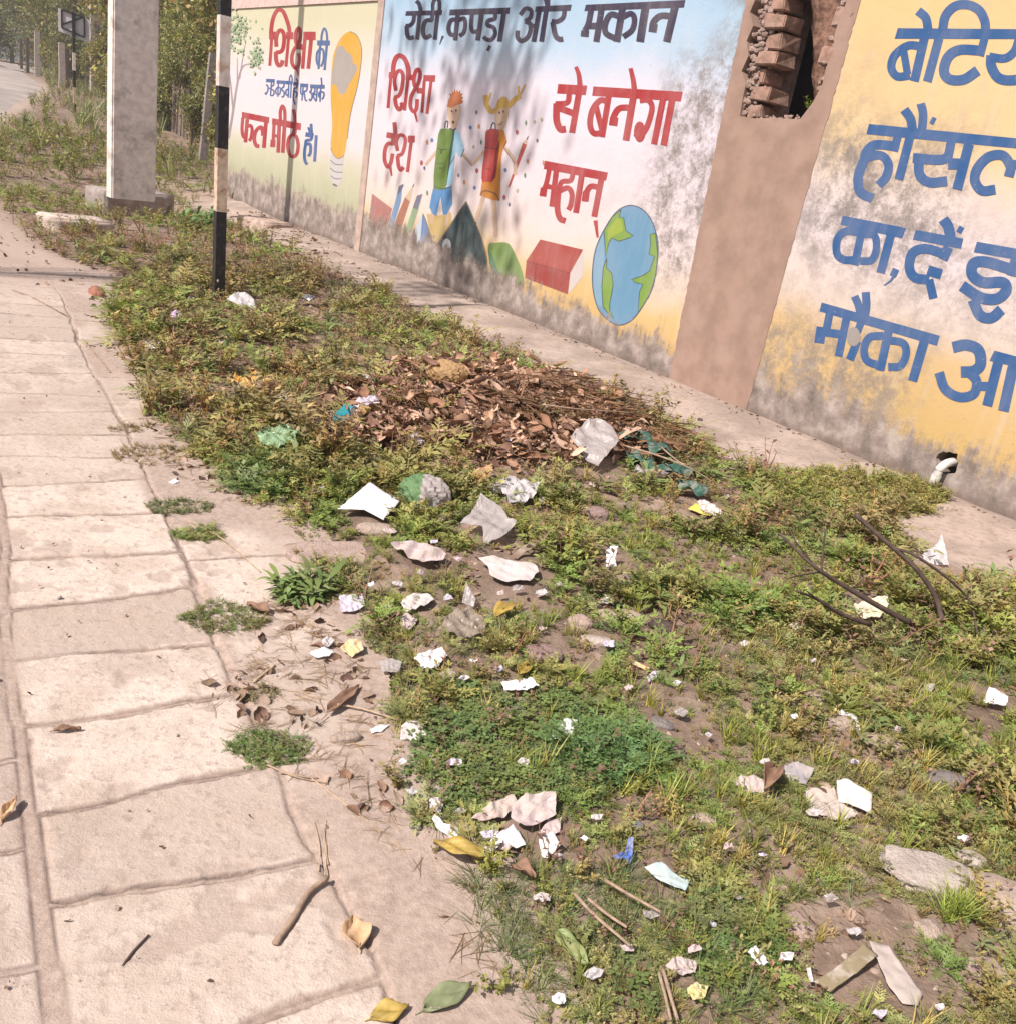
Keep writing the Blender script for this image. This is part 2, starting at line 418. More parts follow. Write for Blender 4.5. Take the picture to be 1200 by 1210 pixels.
rv = np.stack(cols_, 1); m_ = rv.shape[0]; idx = np.arange(m_*9).reshape(m_, 9)
rq = np.stack([idx[:-1, :-1], idx[:-1, 1:], idx[1:, 1:], idx[1:, :-1]], -1).reshape(-1, 4)
def road_mat():
    t = NT('dusty_asphalt'); a = t.noise(0.9, 5); b = t.noise(60, 4, 0.7)
    c = t.mix(t.map(a, 0.35, 0.65), (0.30, 0.26, 0.24), (0.44, 0.37, 0.33))
    c = t.mix(t.math('MULTIPLY', t.map(b, 0.5, 0.7), 0.4), c, (0.2, 0.18, 0.17))
    t.bump(b, 0.3, 0.01); return t.fin(c, 0.9, 0.15)
struct(mesh('road', rv.reshape(-1, 3), rq, road_mat(), None, True))

# apron: strip of concrete at the foot of the wall
ua = np.linspace(-13.4, 3.4, 420); da = np.linspace(-0.02, 1.16, 44)
U, D = np.meshgrid(ua, da, indexing='ij')
D2 = D+np.where(D > 1.0, 0.16*(fbm(U*1.8, D*0+3, 4, 91)-0.5), 0)
ax = WALL_O[0]-U*WALL_D[0]+D2*WALL_N[0]; ay = WALL_O[1]-U*WALL_D[1]+D2*WALL_N[1]
az = macro(ax, ay)+0.010+0.010*(fbm(ax*4, ay*4, 4, 92)-0.5)+0.004*(fbm(ax*22, ay*22, 2, 93)-0.5)-0.05*sstep(1.04, 1.15, D)
idx = np.arange(U.size).reshape(U.shape)
aq = np.stack([idx[:-1, :-1], idx[:-1, 1:], idx[1:, 1:], idx[1:, :-1]], -1).reshape(-1, 4)
def apron_mat():
    t = NT('worn_concrete'); a = t.noise(2.2, 6, 0.65); b = t.noise(24, 6, 0.7); c = t.noise(120, 3, 0.6)
    col = t.mix(t.map(a, 0.35, 0.65), (0.30, 0.235, 0.20), (0.44, 0.35, 0.30))
    col = t.mix(t.math('MULTIPLY', t.map(b, 0.46, 0.66), 0.6), col, (0.23, 0.175, 0.145))
    k1 = t.map(t.noise(0.9, 7, 0.75), 0.5, 0.66); col = t.mix(t.math('MULTIPLY', k1, 0.5), col, (0.20, 0.155, 0.13))
    col = t.mix(t.math('MULTIPLY', t.map(c, 0.58, 0.72), 0.4), col, (0.56, 0.455, 0.40))
    t.bump(t.math('ADD', b, c), 0.3, 0.008); return t.fin(col, 0.93, 0.12)
struct(mesh('pavement', np.stack([ax, ay, az], -1).reshape(-1, 3), aq, apron_mat(), None, True))

# ------------------------------------------------------------------ the painted boundary wall
wall = empty('boundary_wall', (float(WALL_O[0]), float(WALL_O[1]), 0.0),
             'long painted boundary wall with Hindi slogans and school pictures beside the weeds', 'wall',
             rz=math.atan2(-WALL_D[1], -WALL_D[0]))
def grime_of(t):
    x, y, z = t.xyz()
    n1 = t.noise(1.7, 5, 0.6); n2 = t.noise(9, 6, 0.7); n3 = t.noise(1.0, 5, 0.7, co=t.scaled((7.0, 7.0, 1.1)))
    n4 = t.noise(1.0, 6, 0.75, co=t.scaled((22.0, 22.0, 1.6)))
    v = t.math('ADD', z, t.math('MULTIPLY', t.math('SUBTRACT', n1, 0.5), -0.5)); v = t.math('ADD', v, t.math('MULTIPLY', t.math('SUBTRACT', n4, 0.5), -0.3))
    v = t.math('ADD', v, t.math('MULTIPLY', t.math('SUBTRACT', n2, 0.5), -0.42))
    v = t.math('ADD', v, t.math('MULTIPLY', t.math('SUBTRACT', n3, 0.5), -0.42))
    # less of it towards the globe, more towards the far mountains
    v = t.math('ADD', v, t.map(x, -8.0, -4.5, -0.17, 0.0))
    f = t.map(v, 0.25, 0.44, 1.0, 0.0)
    col = t.ramp(t.noise(6, 6, 0.7), [(0.34, (0.15, 0.122, 0.107)), (0.5, (0.27, 0.22, 0.195)), (0.64, (0.41, 0.345, 0.31))])
    return f, col, (x, y, z), n2
def wall_mat(name, stops, wear, extra=None):
    t = NT(name); gf, gc, (x, y, z), n2 = grime_of(t)
    n1 = t.noise(1.1, 5, 0.6)
    vv = t.math('ADD', z, t.math('MULTIPLY', t.math('SUBTRACT', n1, 0.5), 0.5))
    vv = t.math('DIVIDE', vv, 3.2)
    col = t.ramp(vv, [(p/3.2, c) for p, c in stops])
    # vertical brush streaks and blotches of thin paint
    st = t.noise(1.0, 4, 0.6, co=t.scaled((9, 9, 0.9)))
    col = t.mix(t.math('MULTIPLY', t.map(st, 0.5, 0.75), 0.22), col, (0.60, 0.55, 0.53))
    blot = t.noise(3.1, 9, 0.80)
    wf = t.map(blot, 0.535, 0.68)
    if extra:
        for (x0, x1, z0, z1, amt) in extra:      # patches where damp has blackened the paint
            px = t.math('MULTIPLY', t.map(x, x0-0.35, x0+0.15), t.map(x, x1-0.1, x1+0.2, 1.0, 0.0))
            pz = t.math('MULTIPLY', t.map(z, z0-0.3, z0+0.2), t.map(z, z1-0.2, z1+0.3, 1.0, 0.0))
            fine = t.noise(5, 10, 0.85)
            k = t.math('MULTIPLY', t.math('MULTIPLY', px, pz), t.map(fine, 0.40, 0.62))
            col = t.mix(t.math('MULTIPLY', k, amt), col, (0.21, 0.18, 0.165))
    col = t.mix(t.math('MULTIPLY', wf, wear), col, (0.42, 0.36, 0.32))
    sp = t.noise(38, 4, 0.6)
    col = t.mix(t.math('MULTIPLY', t.map(sp, 0.64, 0.74), 0.6), col, (0.20, 0.16, 0.14))
    col = t.mix(gf, col, gc)
    foot = t.map(t.math('ADD', z, t.math('MULTIPLY', n2, -0.12)), -0.02, 0.10, 1.0, 0.0)
    col = t.mix(t.math('MULTIPLY', foot, 0.7), col, (0.15, 0.11, 0.09))
    hgt = t.math('ADD', t.math('MULTIPLY', n2, t.math('ADD', gf, 0.35)), t.math('MULTIPLY', sp, 0.25))
    t.bump(hgt, 0.35, 0.02)
    return t.fin(col, 0.85, 0.2)
MA = wall_mat('painted_plaster_cream', [(0.3, (0.440, 0.360, 0.288)), (0.6, (0.400, 0.398, 0.272)), (0.95, (0.496, 0.474, 0.352)), (1.25, (0.624, 0.551, 0.560)), (2.0, (0.640, 0.558, 0.592)), (2.3, (0.592, 0.543, 0.480)), (2.75, (0.528, 0.497, 0.352))], 0.18)
MB = wall_mat('painted_plaster_sky', [(0.25, (0.528, 0.344, 0.136)), (0.52, (0.576, 0.405, 0.192)), (0.72, (0.632, 0.505, 0.416)), (1.0, (0.640, 0.543, 0.528)), (1.5, (0.640, 0.558, 0.600)), (2.15, (0.616, 0.566, 0.632)), (2.5, (0.400, 0.505, 0.624)), (3.0, (0.304, 0.444, 0.576))], 0.16,
              extra=[(-3.65, -2.9, 0.8, 2.4, 1.0), (-5.2, -3.9, 1.1, 1.6, 0.18), (-3.2, -2.8, 2.1, 3.0, 0.7)])
MC = wall_mat('painted_plaster_yellow', [(0.25, (0.512, 0.344, 0.136)), (0.78, (0.560, 0.390, 0.200)), (0.98, (0.608, 0.497, 0.432)), (1.4, (0.632, 0.543, 0.560)), (1.72, (0.624, 0.520, 0.480)), (1.98, (0.624, 0.459, 0.264)), (2.9, (0.616, 0.436, 0.216))], 0.5,
              extra=[(-2.0, -1.0, 1.25, 2.05, 0.95), (-1.2, 0.4, 1.05, 1.5, 0.5), (-2.15, -0.9, 0.3, 0.85, 0.7), (-2.0, -1.45, 1.45, 1.95, 0.75), (-2.1, -0.2, 1.0, 1.6, 0.3), (-2.2, -1.1, 0.3, 0.62, 0.9), (-2.2, -1.8, 1.9, 2.5, 0.3)])
MP = mat_simple('brown_plaster', (0.315, 0.212, 0.168), 0.9, 0.14, 5, 0.25, 0.15, dirt=(0.37, 0.262, 0.215), dirt_amt=0.6, dirt_scale=3)
MJ = mat_simple('bare_mortar', (0.30, 0.215, 0.185), 0.92, 0.3, 22, 0.9, 0.1, dirt=(0.40, 0.31, 0.27), dirt_amt=0.7, dirt_scale=14)
MBR = mat_simple('old_brick', (0.32, 0.20, 0.155), 0.92, 0.28, 14, 0.8, 0.1, dirt=(0.40, 0.30, 0.26), dirt_amt=0.7, dirt_scale=10)
MCOP = mat_simple('pink_coping', (0.56, 0.42, 0.38), 0.9, 0.12, 12, 0.3, 0.15)

def slab_part(name, outer, holes, y0, depth, mat, parent, hole_depth=None):
    """flat front at y0 facing the road, with holes; sides go back by depth"""
    loops = [[Vector((u, y0, v)) for u, v in outer]]+[[Vector((u, y0, v)) for u, v in h] for h in holes]
    allp = [p for l in loops for p in l]
    tr = tessellate_polygon([[Vector((p.x, p.z, 0)) for p in l] for l in loops])
    V = [tuple(p) for p in allp]; Fc = [tuple(t) for t in tr]
    b = 0
    for li, l in enumerate(loops):
        n = len(l); o = len(V); dd = depth if li == 0 else (hole_depth or depth)
        V += [(p.x, y0+dd, p.z) for p in l]
        for i in range(n): Fc.append((b+i, b+(i+1) % n, o+(i+1) % n, o+i))
        b += n
    bm = bmesh.new(); bv = [bm.verts.new(p) for p in V]
    for f in Fc:
        try: bm.faces.new([bv[i] for i in f])
        except ValueError: pass
    bmesh.ops.recalc_face_normals(bm, faces=bm.faces)
    o = from_bm(name, bm, mat, parent); return o
def rag(p0, p1, n, amp, rnd):
    out = []
    for i in range(n):
        t = i/n; out.append((p0[0]+(p1[0]-p0[0])*t+rnd.uniform(-amp, amp), p0[1]+(p1[1]-p0[1])*t+rnd.uniform(-amp, amp)*0.3))
    return out
rw_ = random.Random(4)
slab_part('wall_panel', [(-14.75, -0.2), (-9.04, -0.2), (-9.04, 2.955), (-14.75, 2.955)], [], 0.0, 0.23, MA, wall)
slab_part('coping', [(-14.78, 2.958), (-9.04, 2.958), (-9.04, 3.14), (-14.78, 3.14)], [], -0.02, 0.27, MCOP, wall)
slab_part('joint_strip', [(-9.037, -0.2), (-8.875, -0.2), (-8.875, 3.2), (-9.037, 3.2)], [], -0.012, 0.24, mat_simple('joint_plaster', (0.43, 0.325, 0.275), 0.9, 0.15, 8, 0.3), wall)
slab_part('wall_panel', [(-8.872, -0.2)]+[(-2.95, -0.2), (-2.97, 1.5), (-3.04, 3.2), (-8.872, 3.2)], [], 0.0, 0.23, MB, wall)
# right panel with the ragged hole the drain pipe comes out of
hc = WP(1119, 547); hole = []
for i in range(18):
    a = 2*math.pi*i/18
    hole.append((float(hc[0])+0.072*math.cos(a)*rw_.uniform(0.8, 1.2), float(hc[1])+0.078*math.sin(a)*rw_.uniform(0.8, 1.2)))
slab_part('wall_panel', [(-2.165, -0.2), (3.4, -0.2), (3.4, 3.2), (-2.13, 3.2)], [hole], 0.0, 0.23, MC, wall)
mesh('pipe_hole', [(hc[0]-.15, 0.2, hc[1]-.15), (hc[0]+.15, 0.2, hc[1]-.15), (hc[0]+.15, 0.2, hc[1]+.15), (hc[0]-.15, 0.2, hc[1]+.15)], [(0, 1, 2, 3)], MJ, wall)
# plastered pier with the broken-out brickwork
notch = [WP(x, y) for x, y in ((961, 120), (945, 141), (915, 139), (893, 140), (874, 137), (877, 118), (881, 100), (876, 84), (884, 66), (882, 48), (890, 30), (886, 14), (892, 0))]
notch = [(float(a), float(b)) for a, b in notch]
nr = [(float(a), float(b)) for a, b in [WP(x, y) for x, y in ((1001, 0), (992, 22), (986, 40), (985, 60), (976, 80), (972, 98))]]
pier = [(-2.985, -0.2)]+rag((-2.137, -0.2), (-2.10, 2.1), 50, 0.005, rw_)+rag((-2.10, 2.1), (-2.085, 3.2), 40, 0.007, rw_)+[(-2.092, 3.8)]+[(-2.25, 3.8), (nr[0][0]+0.04, 3.4)]+nr+notch+[(notch[-1][0]-0.02, 3.4), (-2.95, 3.8), (-3.085, 3.8)]+rag((-3.095, 3.2), (-3.06, 2.0), 50, 0.007, rw_)+rag((-3.06, 2.0), (-2.985, 0.0), 50, 0.006, rw_)
slab_part('plaster_pier', pier, [], -0.005, 0.10, MP, wall)
def rubble(cx, cy, cz, r, n, rnd, S):
    for _ in range(n):
        bm = bmesh.new(); bmesh.ops.create_icosphere(bm, subdivisions=1, radius=1)
        q = r*rnd.uniform(0.3, 1.0); o = Vector((cx+rnd.gauss(0, r*1.1), cy+rnd.uniform(-0.02, 0.05), cz+rnd.gauss(0, r*1.1)))
        V = [o+Vector((v.co.x*q*rnd.uniform(.7, 1.3), v.co.y*q*0.8, v.co.z*q*rnd.uniform(.6, 1.1))) for v in bm.verts]
        Fc = [tuple(v.index for v in f.verts) for f in bm.faces]; S.add(V, Fc); bm.free()
bm = bmesh.new()
# the brick wall the plaster hid: left jamb, sill and right jamb of the break, a dark gap between
for (u0, u1, v0, v1) in ((-3.08, -2.80, 2.03, 3.8), (-2.27, -2.10, 2.03, 3.8)):
    bm_box(bm, ((u0+u1)/2, 0.255, (v0+v1)/2), (u1-u0, 0.30, v1-v0))
bm_box(bm, (-2.59, 0.29, 0.915), (0.98, 0.36, 2.23))
from_bm('brick_core', bm, MJ, wall)
mesh('void_back', [(-3.1, 0.62, 1.9), (-2.1, 0.62, 1.9), (-2.1, 0.62, 3.9), (-3.1, 0.62, 3.9)], [(0, 1, 2, 3)], mat_simple('painted_cavity_shade', (0.03, 0.02, 0.018), 0.95, 0.3, 10), wall)  # near-black backing plate: the deep shade of the cavity is put into its colour
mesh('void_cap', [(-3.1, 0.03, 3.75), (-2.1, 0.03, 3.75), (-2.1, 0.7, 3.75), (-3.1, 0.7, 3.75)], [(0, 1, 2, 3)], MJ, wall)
zz = 2.055; k = 0
rub = Soup()
while zz < 3.5:
    hh = 0.092
    wd = (0.15, 0.20, 0.12, 0.18)[k % 4]
    bm = bmesh.new()
    bm_box(bm, (-2.865+wd/2+0.02*math.sin(k*2.1), 0.120+0.014*math.sin(k*3.3+1), zz+hh/2), (wd, 0.21, hh), Matrix.Rotation(rw_.uniform(-.07, .07), 3, 'Z') @ Matrix.Rotation(rw_.uniform(-.05, .05), 3, 'Y'), 0.014, rw_)
    bmesh.ops.bevel(bm, geom=bm.edges[:], offset=0.008, segments=2, affect='EDGES')
    from_bm('brick', bm, MBR, wall, False)
    if k % 2 == 0:
        bm = bmesh.new(); wd2 = 0.07+0.035*(k % 3)
        bm_box(bm, (-2.21-wd2/2+0.03, 0.10, zz+hh/2+0.14), (wd2, 0.19, hh*1.25), Matrix.Rotation(rw_.uniform(-.1, .1), 3, 'Z'), 0.012, rw_)
        bmesh.ops.bevel(bm, geom=bm.edges[:], offset=0.010, segments=2, affect='EDGES')
        from_bm('brick', bm, MBR, wall, False)
    rubble(-2.88, 0.03, zz+hh+0.01, 0.030, 40, rw_, rub); rubble(-2.83, 0.07, zz+hh+0.005, 0.025, 24, rw_, rub); rubble(-2.20, 0.03, zz+0.05, 0.030, 30, rw_, rub)
    zz += hh+0.026; k += 1
for i in range(16): rubble(-2.87+0.042*i, 0.04, 2.05, 0.024, 9, rw_, rub)
rub.build('mortar_rubble', MJ, wall, False)
# ------------------------------------------------------------------ lettering and pictures painted on the wall
def paint_mat():
    t = NT('wall_paint'); gf, gc, (x, y, z), n2 = grime_of(t)
    col = t.attr('tint')
    bl = t.noise(2.6, 5, 0.6); st = t.noise(1.0, 4, 0.6, co=t.scaled((11, 11, 1.0))); fi = t.noise(30, 5, 0.7)
    col = t.mix(t.map(bl, 0.35, 0.65, 0.0, 0.07), col, (0.72, 0.64, 0.62))
    col = t.mix(t.math('MULTIPLY', t.map(st, 0.45, 0.75), 0.12), col, (0.50, 0.43, 0.40))
    col = t.mix(t.math('MULTIPLY', t.map(fi, 0.60, 0.72), 0.22), col, (0.66, 0.58, 0.55))
    t.fin(t.mix(gf, col, gc), 0.7, 0.25)
    # where the paint has flaked off the wall below shows
    fl = t.map(t.noise(13, 7, 0.75), 0.74, 0.76)
    fl = t.math('MAXIMUM', fl, t.map(gf, 0.55, 0.95))
    tp = t.n('ShaderNodeBsdfTransparent'); mx = t.n('ShaderNodeMixShader'); t.put(mx.inputs[0], fl)
    t.t.links.new(t.b.outputs[0], mx.inputs[1]); t.t.links.new(tp.outputs[0], mx.inputs[2]); t.t.links.new(mx.outputs[0], t.out.inputs[0])
    return t.m
PAINT = paint_mat()
RED = (0.42, 0.045, 0.05); BLUE = (0.035, 0.115, 0.30); NAVY = (0.045, 0.035, 0.07); SBLUE = (0.06, 0.13, 0.32); LINE = (0.05, 0.045, 0.05)
def col_small(name, sc): return name == 'painted_word' and sc >= 10
class Painting:
    def __init__(s, name, x0, y0, sc, label=None):
        s.name = name; s.T = lambda p: (x0+p[0]/sc, y0+p[1]/sc); s.sc = sc
        s.v = []; s.f = []; s.c = []; s.k = 0; s.label = label; s.fat = 1.28 if col_small(name, sc) else 1.06 if name == 'painted_word' else 1.0
    def _emit(s, pts, faces, col):
        o = len(s.v); s.k += 1; n = len(pts)
        for i, p in enumerate(pts):
            u, v = WP(*s.T(p)); s.v.append((float(u), -(0.0012+0.0001*s.k+0.00006*i/n), float(v)))
        s.f += [tuple(i+o for i in f) for f in faces]; s.c += [tuple(0.78*q for q in col)]*n
        return s
    def poly(s, pts, col, rnd=False):
        if rnd: pts = smooth_line(pts, 4, True)
        tr = tessellate_polygon([[Vector((p[0], p[1], 0)) for p in pts]])
        return s._emit(pts, [tuple(t) for t in tr], col)
    def line(s, w, pts, col, w2=None, straight=False):
        L = pts if straight else smooth_line(pts, 6)
        n = len(L); A = np.array(L, float); tg = np.gradient(A, axis=0)
        tg /= np.maximum(np.linalg.norm(tg, axis=1), 1e-6)[:, None]
        nm = np.stack([-tg[:, 1], tg[:, 0]], -1); W = np.linspace(w, w2 if w2 is not None else w, n)[:, None]/2
        P = np.empty((2*n, 2)); P[0::2] = A+nm*W; P[1::2] = A-nm*W
        return s._emit([tuple(p) for p in P], [(2*i, 2*i+1, 2*i+3, 2*i+2) for i in range(n-1)], col)
    def lines(s, col, *items):
        for it in items: s.line(it[0]*s.fat, it[1], col, it[2] if len(it) > 2 else None)
        return s
    def dot(s, cx, cy, rx, ry, col, n=12):
        return s.poly([(cx+rx*math.cos(2*math.pi*i/n), cy+ry*math.sin(2*math.pi*i/n)) for i in range(n)], col)
    def done(s):
        f = []
        for q in s.f:
            a = np.array([(s.v[i][0], s.v[i][2]) for i in q]); ar = 0.5*np.sum(a[:, 0]*np.roll(a[:, 1], -1)-np.roll(a[:, 0], -1)*a[:, 1])
            f.append(q if ar > 0 else tuple(reversed(q)))
        o = mesh(s.name, s.v, f, PAINT, wall, False, s.c)
        if s.label: o['label'] = s.label
        return o
W_ = 'painted_word'
Painting(W_, 300, 0, 12, 'red word at the head of the cream panel').lines(RED,
    (44, [(250, 500), (250, 400), (275, 260), (325, 155), (372, 135), (420, 165), (470, 280), (503, 400), (512, 520)]),
    (34, [(258, 470), (245, 700), (228, 930)]), (34, [(500, 480), (480, 700), (458, 942)]),
    (44, [(322, 660), (318, 560), (338, 465), (385, 425), (428, 480), (430, 600), (400, 715), (315, 745)]),
    (46, [(312, 730), (320, 850), (350, 920), (392, 910), (412, 850)]), (88, [(218, 500), (310, 500)]), (78, [(462, 500), (560, 502)]), (92, [(705, 505), (880, 505)]),
    (40, [(650, 640), (605, 610), (592, 530), (605, 440), (640, 395), (662, 450), (655, 560), (615, 640), (570, 705), (542, 800), (548, 900), (590, 960), (632, 930), (650, 830), (638, 750)]),
    (36, [(612, 950), (632, 1075)], 14), (62, [(600, 655), (722, 665)]), (38, [(728, 530), (695, 970)]), (42, [(818, 530), (775, 970)])).done()
Painting(W_, 300, 0, 12, 'small blue word beside the red heading').lines(SBLUE,
    (24, [(958, 590), (968, 480), (1000, 400), (1034, 460), (1045, 590)]), (56, [(900, 605), (1080, 606)]), (28, [(1040, 610), (1005, 990)]), (26, [(945, 620), (920, 975)]),
    (24, [(940, 690), (902, 740), (892, 840), (908, 912), (934, 905)]), (24, [(945, 690), (985, 705), (994, 800), (982, 880), (955, 940)])).done()
Painting(W_, 280, 80, 10, 'small blue line of lettering in the middle of the cream panel').lines(SBLUE,
    (32, [(345, 148), (450, 153)]), (14, [(410, 165), (398, 330)]), (14, [(345, 198), (366, 212), (368, 262), (345, 310), (335, 290)]), (13, [(366, 243), (405, 240)]),
    (14, [(440, 165), (434, 205), (412, 216), (410, 250), (438, 270), (434, 318), (405, 330)]),
    (32, [(470, 165), (660, 176)]), (13, [(492, 178), (485, 340)]), (13, [(490, 225), (464, 252), (464, 300), (485, 312)]), (13, [(492, 225), (516, 242), (513, 290), (498, 320)]),
    (14, [(560, 185), (555, 225), (536, 236), (536, 262), (560, 285), (555, 333), (530, 345)]), (13, [(615, 190), (608, 350)]), (13, [(612, 250), (586, 262), (582, 310), (606, 328)]),
    (13, [(645, 185), (635, 355)]), (13, [(622, 168), (626, 110), (643, 85), (654, 120), (654, 180)]),
    (30, [(668, 185), (727, 190)]), (14, [(700, 125), (716, 150), (722, 188)]), (14, [(715, 198), (705, 235), (682, 242), (673, 280), (700, 282), (714, 310), (700, 350)]), (14, [(672, 285), (668, 360), (680, 400), (690, 435)]),
    (32, [(750, 203), (845, 208)]), (13, [(758, 215), (756, 290), (772, 318), (783, 305)]), (13, [(787, 215), (770, 385)]), (14, [(835, 220), (825, 268), (800, 278), (803, 330), (812, 378), (832, 388)]),
    (34, [(868, 216), (1040, 222)]), (14, [(885, 230), (880, 268), (864, 284), (886, 303), (890, 350), (870, 385), (854, 365)]), (14, [(925, 235), (920, 288), (905, 297), (912, 350), (935, 390)]),
    (13, [(952, 235), (940, 395)]), (12, [(912, 312), (950, 312)]), (13, [(995, 235), (985, 400)]), (14, [(992, 275), (972, 300), (973, 340), (990, 346)]), (14, [(997, 278), (1030, 292), (1028, 340), (1008, 370)]), (14, [(1000, 115), (1008, 215)])).done()
p = Painting(W_, 280, 80, 10, 'faded red words above the green foot of the cream panel')
p.poly([(60, 518), (385, 583), (380, 655), (60, 590)], RED).poly([(420, 593), (762, 655), (755, 737), (415, 665)], RED)
p.lines(RED, (30, [(72, 585), (62, 720), (76, 808), (108, 822)]), (34, [(125, 605), (102, 880)]), (30, [(120, 695), (165, 682), (182, 740), (166, 830), (145, 862)]),
    (30, [(270, 700), (302, 742), (304, 800)]), (36, [(345, 640), (320, 945)]), (34, [(335, 755), (285, 700), (228, 745), (207, 840), (230, 918), (268, 922)]),
    (30, [(442, 655), (430, 870)]), (46, [(430, 850), (425, 935)]), (30, [(430, 800), (500, 806)]), (34, [(502, 670), (490, 1000)]), (34, [(565, 680), (545, 1002)]), (30, [(518, 640), (515, 520), (540, 450), (566, 500), (571, 640)]),
    (40, [(690, 715), (678, 775)]), (30, [(668, 490), (685, 560), (691, 660)]))
p.line(40, [(668, 780), (618, 830), (602, 930), (630, 1030), (672, 1048), (712, 1010), (726, 910), (708, 820), (668, 778)], RED).done()
Painting(W_, 280, 80, 10, 'small blue word and stop at the end of the faded red line').lines(SBLUE, (42, [(812, 785), (908, 800)]), (26, [(878, 660), (886, 785)]), (22, [(845, 700), (872, 785)]),
    (28, [(886, 805), (875, 848), (822, 860), (816, 902)]), (28, [(820, 902), (868, 905), (870, 1000), (845, 1045)]), (28, [(815, 890), (800, 1000), (806, 1095), (832, 1142)]), (28, [(940, 795), (920, 1107)])).done()
p = Painting(W_, 440, 50, 7.56, 'red word under the left end of the dark heading').poly([(460, 290), (566, 292), (560, 352), (455, 343)], RED)
p.lines(RED, (52, [(148, 290), (215, 295)]), (46, [(300, 308), (362, 312)]), (40, [(186, 290), (192, 200), (215, 135), (250, 117), (290, 145), (320, 220), (328, 320)]), (26, [(168, 305), (142, 585)]), (28, [(320, 315), (290, 607)]),
    (32, [(213, 430), (200, 350), (216, 275), (252, 252), (276, 300), (265, 410), (240, 472), (198, 492)]), (34, [(204, 490), (215, 560), (240, 598), (264, 572), (264, 535)]),
    (32, [(440, 425), (390, 405), (372, 335), (390, 255), (415, 242), (430, 290), (410, 370), (375, 430), (347, 490), (342, 570), (368, 615), (395, 590), (404, 505)]), (26, [(378, 610), (402, 707)], 14), (46, [(400, 428), (468, 432)]), (26, [(466, 340), (445, 627)]), (26, [(526, 345), (490, 635)])).done()
Painting(W_, 440, 50, 7.56, 'short red word low beside the green satchel').lines(RED, (46, [(128, 824), (215, 840)]), (58, [(318, 862), (382, 862)]), (34, [(198, 712), (205, 770), (212, 850)], 38),
    (34, [(190, 845), (185, 918)]), (32, [(190, 905), (140, 905), (115, 960), (112, 1050), (137, 1110), (165, 1080), (184, 992)]), (28, [(158, 1095), (176, 1192)], 14),
    (30, [(228, 968), (215, 890), (245, 828), (290, 842), (295, 900), (270, 990), (222, 1012)]), (32, [(226, 1012), (236, 1100), (256, 1138), (280, 1112)]), (28, [(350, 875), (315, 1157)])).done()
p = Painting(W_, 470, 0, 7.5, 'dark first words of the heading on the sky blue band').poly([(75, 97), (397, 87), (390, 132), (68, 138)], NAVY).poly([(462, 82), (994, 64), (986, 120), (455, 134)], NAVY)
p.lines(NAVY, (34, [(150, 120), (140, 188), (110, 222), (72, 226)]), (36, [(82, 225), (85, 300), (108, 335), (146, 326)]), (34, [(196, 105), (175, 350)]), (34, [(165, 5), (192, 35), (208, 105)]),
    (32, [(310, 115), (304, 185)]), (36, [(312, 178), (258, 180), (232, 222), (226, 290), (250, 332), (302, 308)]), (34, [(356, 115), (330, 350)]), (30, [(314, 110), (314, 30), (343, -20), (370, 15), (371, 110)]), (20, [(402, 315), (373, 392)], 8),
    (38, [(536, 115), (510, 357)]), (36, [(525, 172), (475, 178), (452, 240), (466, 298), (512, 312)]), (34, [(535, 180), (590, 162), (600, 220), (585, 288), (548, 316)]),
    (34, [(660, 120), (652, 220), (668, 278), (722, 270)]), (40, [(746, 115), (710, 357)]), (34, [(866, 115), (860, 163), (806, 180), (796, 220), (850, 242), (864, 300), (830, 350), (785, 346), (762, 322)]), (24, [(818, 402), (798, 448)]), (40, [(942, 112), (903, 366)])).done()
p = Painting(W_, 600, 0, 5.4545, 'dark last words of the heading on the sky blue band').poly([(178, 40), (410, 28), (402, 68), (172, 76)], NAVY).poly([(500, 29), (1142, -2), (1132, 47), (490, 70)], NAVY)
p.lines(NAVY, (26, [(78, 95), (112, 54), (148, 66), (145, 110), (108, 136)]), (28, [(110, 134), (146, 160), (132, 230), (90, 262), (62, 240), (62, 195)]), (26, [(130, 165), (185, 165)]), (30, [(202, 60), (165, 268)]), (30, [(248, 50), (215, 268)]), (20, [(238, -15), (252, 48)]), (18, [(262, -15), (262, 46)]),
    (28, [(365, 60), (355, 110), (320, 136), (280, 136)]), (32, [(288, 140), (305, 225), (332, 252), (355, 248)]),
    (36, [(535, 60), (517, 150), (495, 195)]), (48, [(497, 195), (492, 235)]), (40, [(510, 165), (590, 166)]), (38, [(602, 55), (568, 268)]),
    (42, [(737, 50), (700, 268)]), (36, [(725, 108), (662, 92), (627, 150), (630, 212), (690, 246)]), (34, [(735, 110), (790, 86), (814, 120), (800, 190), (742, 236)]), (48, [(886, 38), (850, 268)]), (38, [(1062, 104), (985, 100), (940, 135), (932, 165)]), (50, [(938, 150), (930, 205)]), (46, [(1076, 40), (1022, 268)])).done()
p = Painting(W_, 630, 60, 5.5, 'largest red words, in the upper middle of the sky blue panel').poly([(160, 214), (348, 225), (338, 287), (152, 276)], RED).poly([(388, 230), (970, 265), (955, 328), (380, 291)], RED)
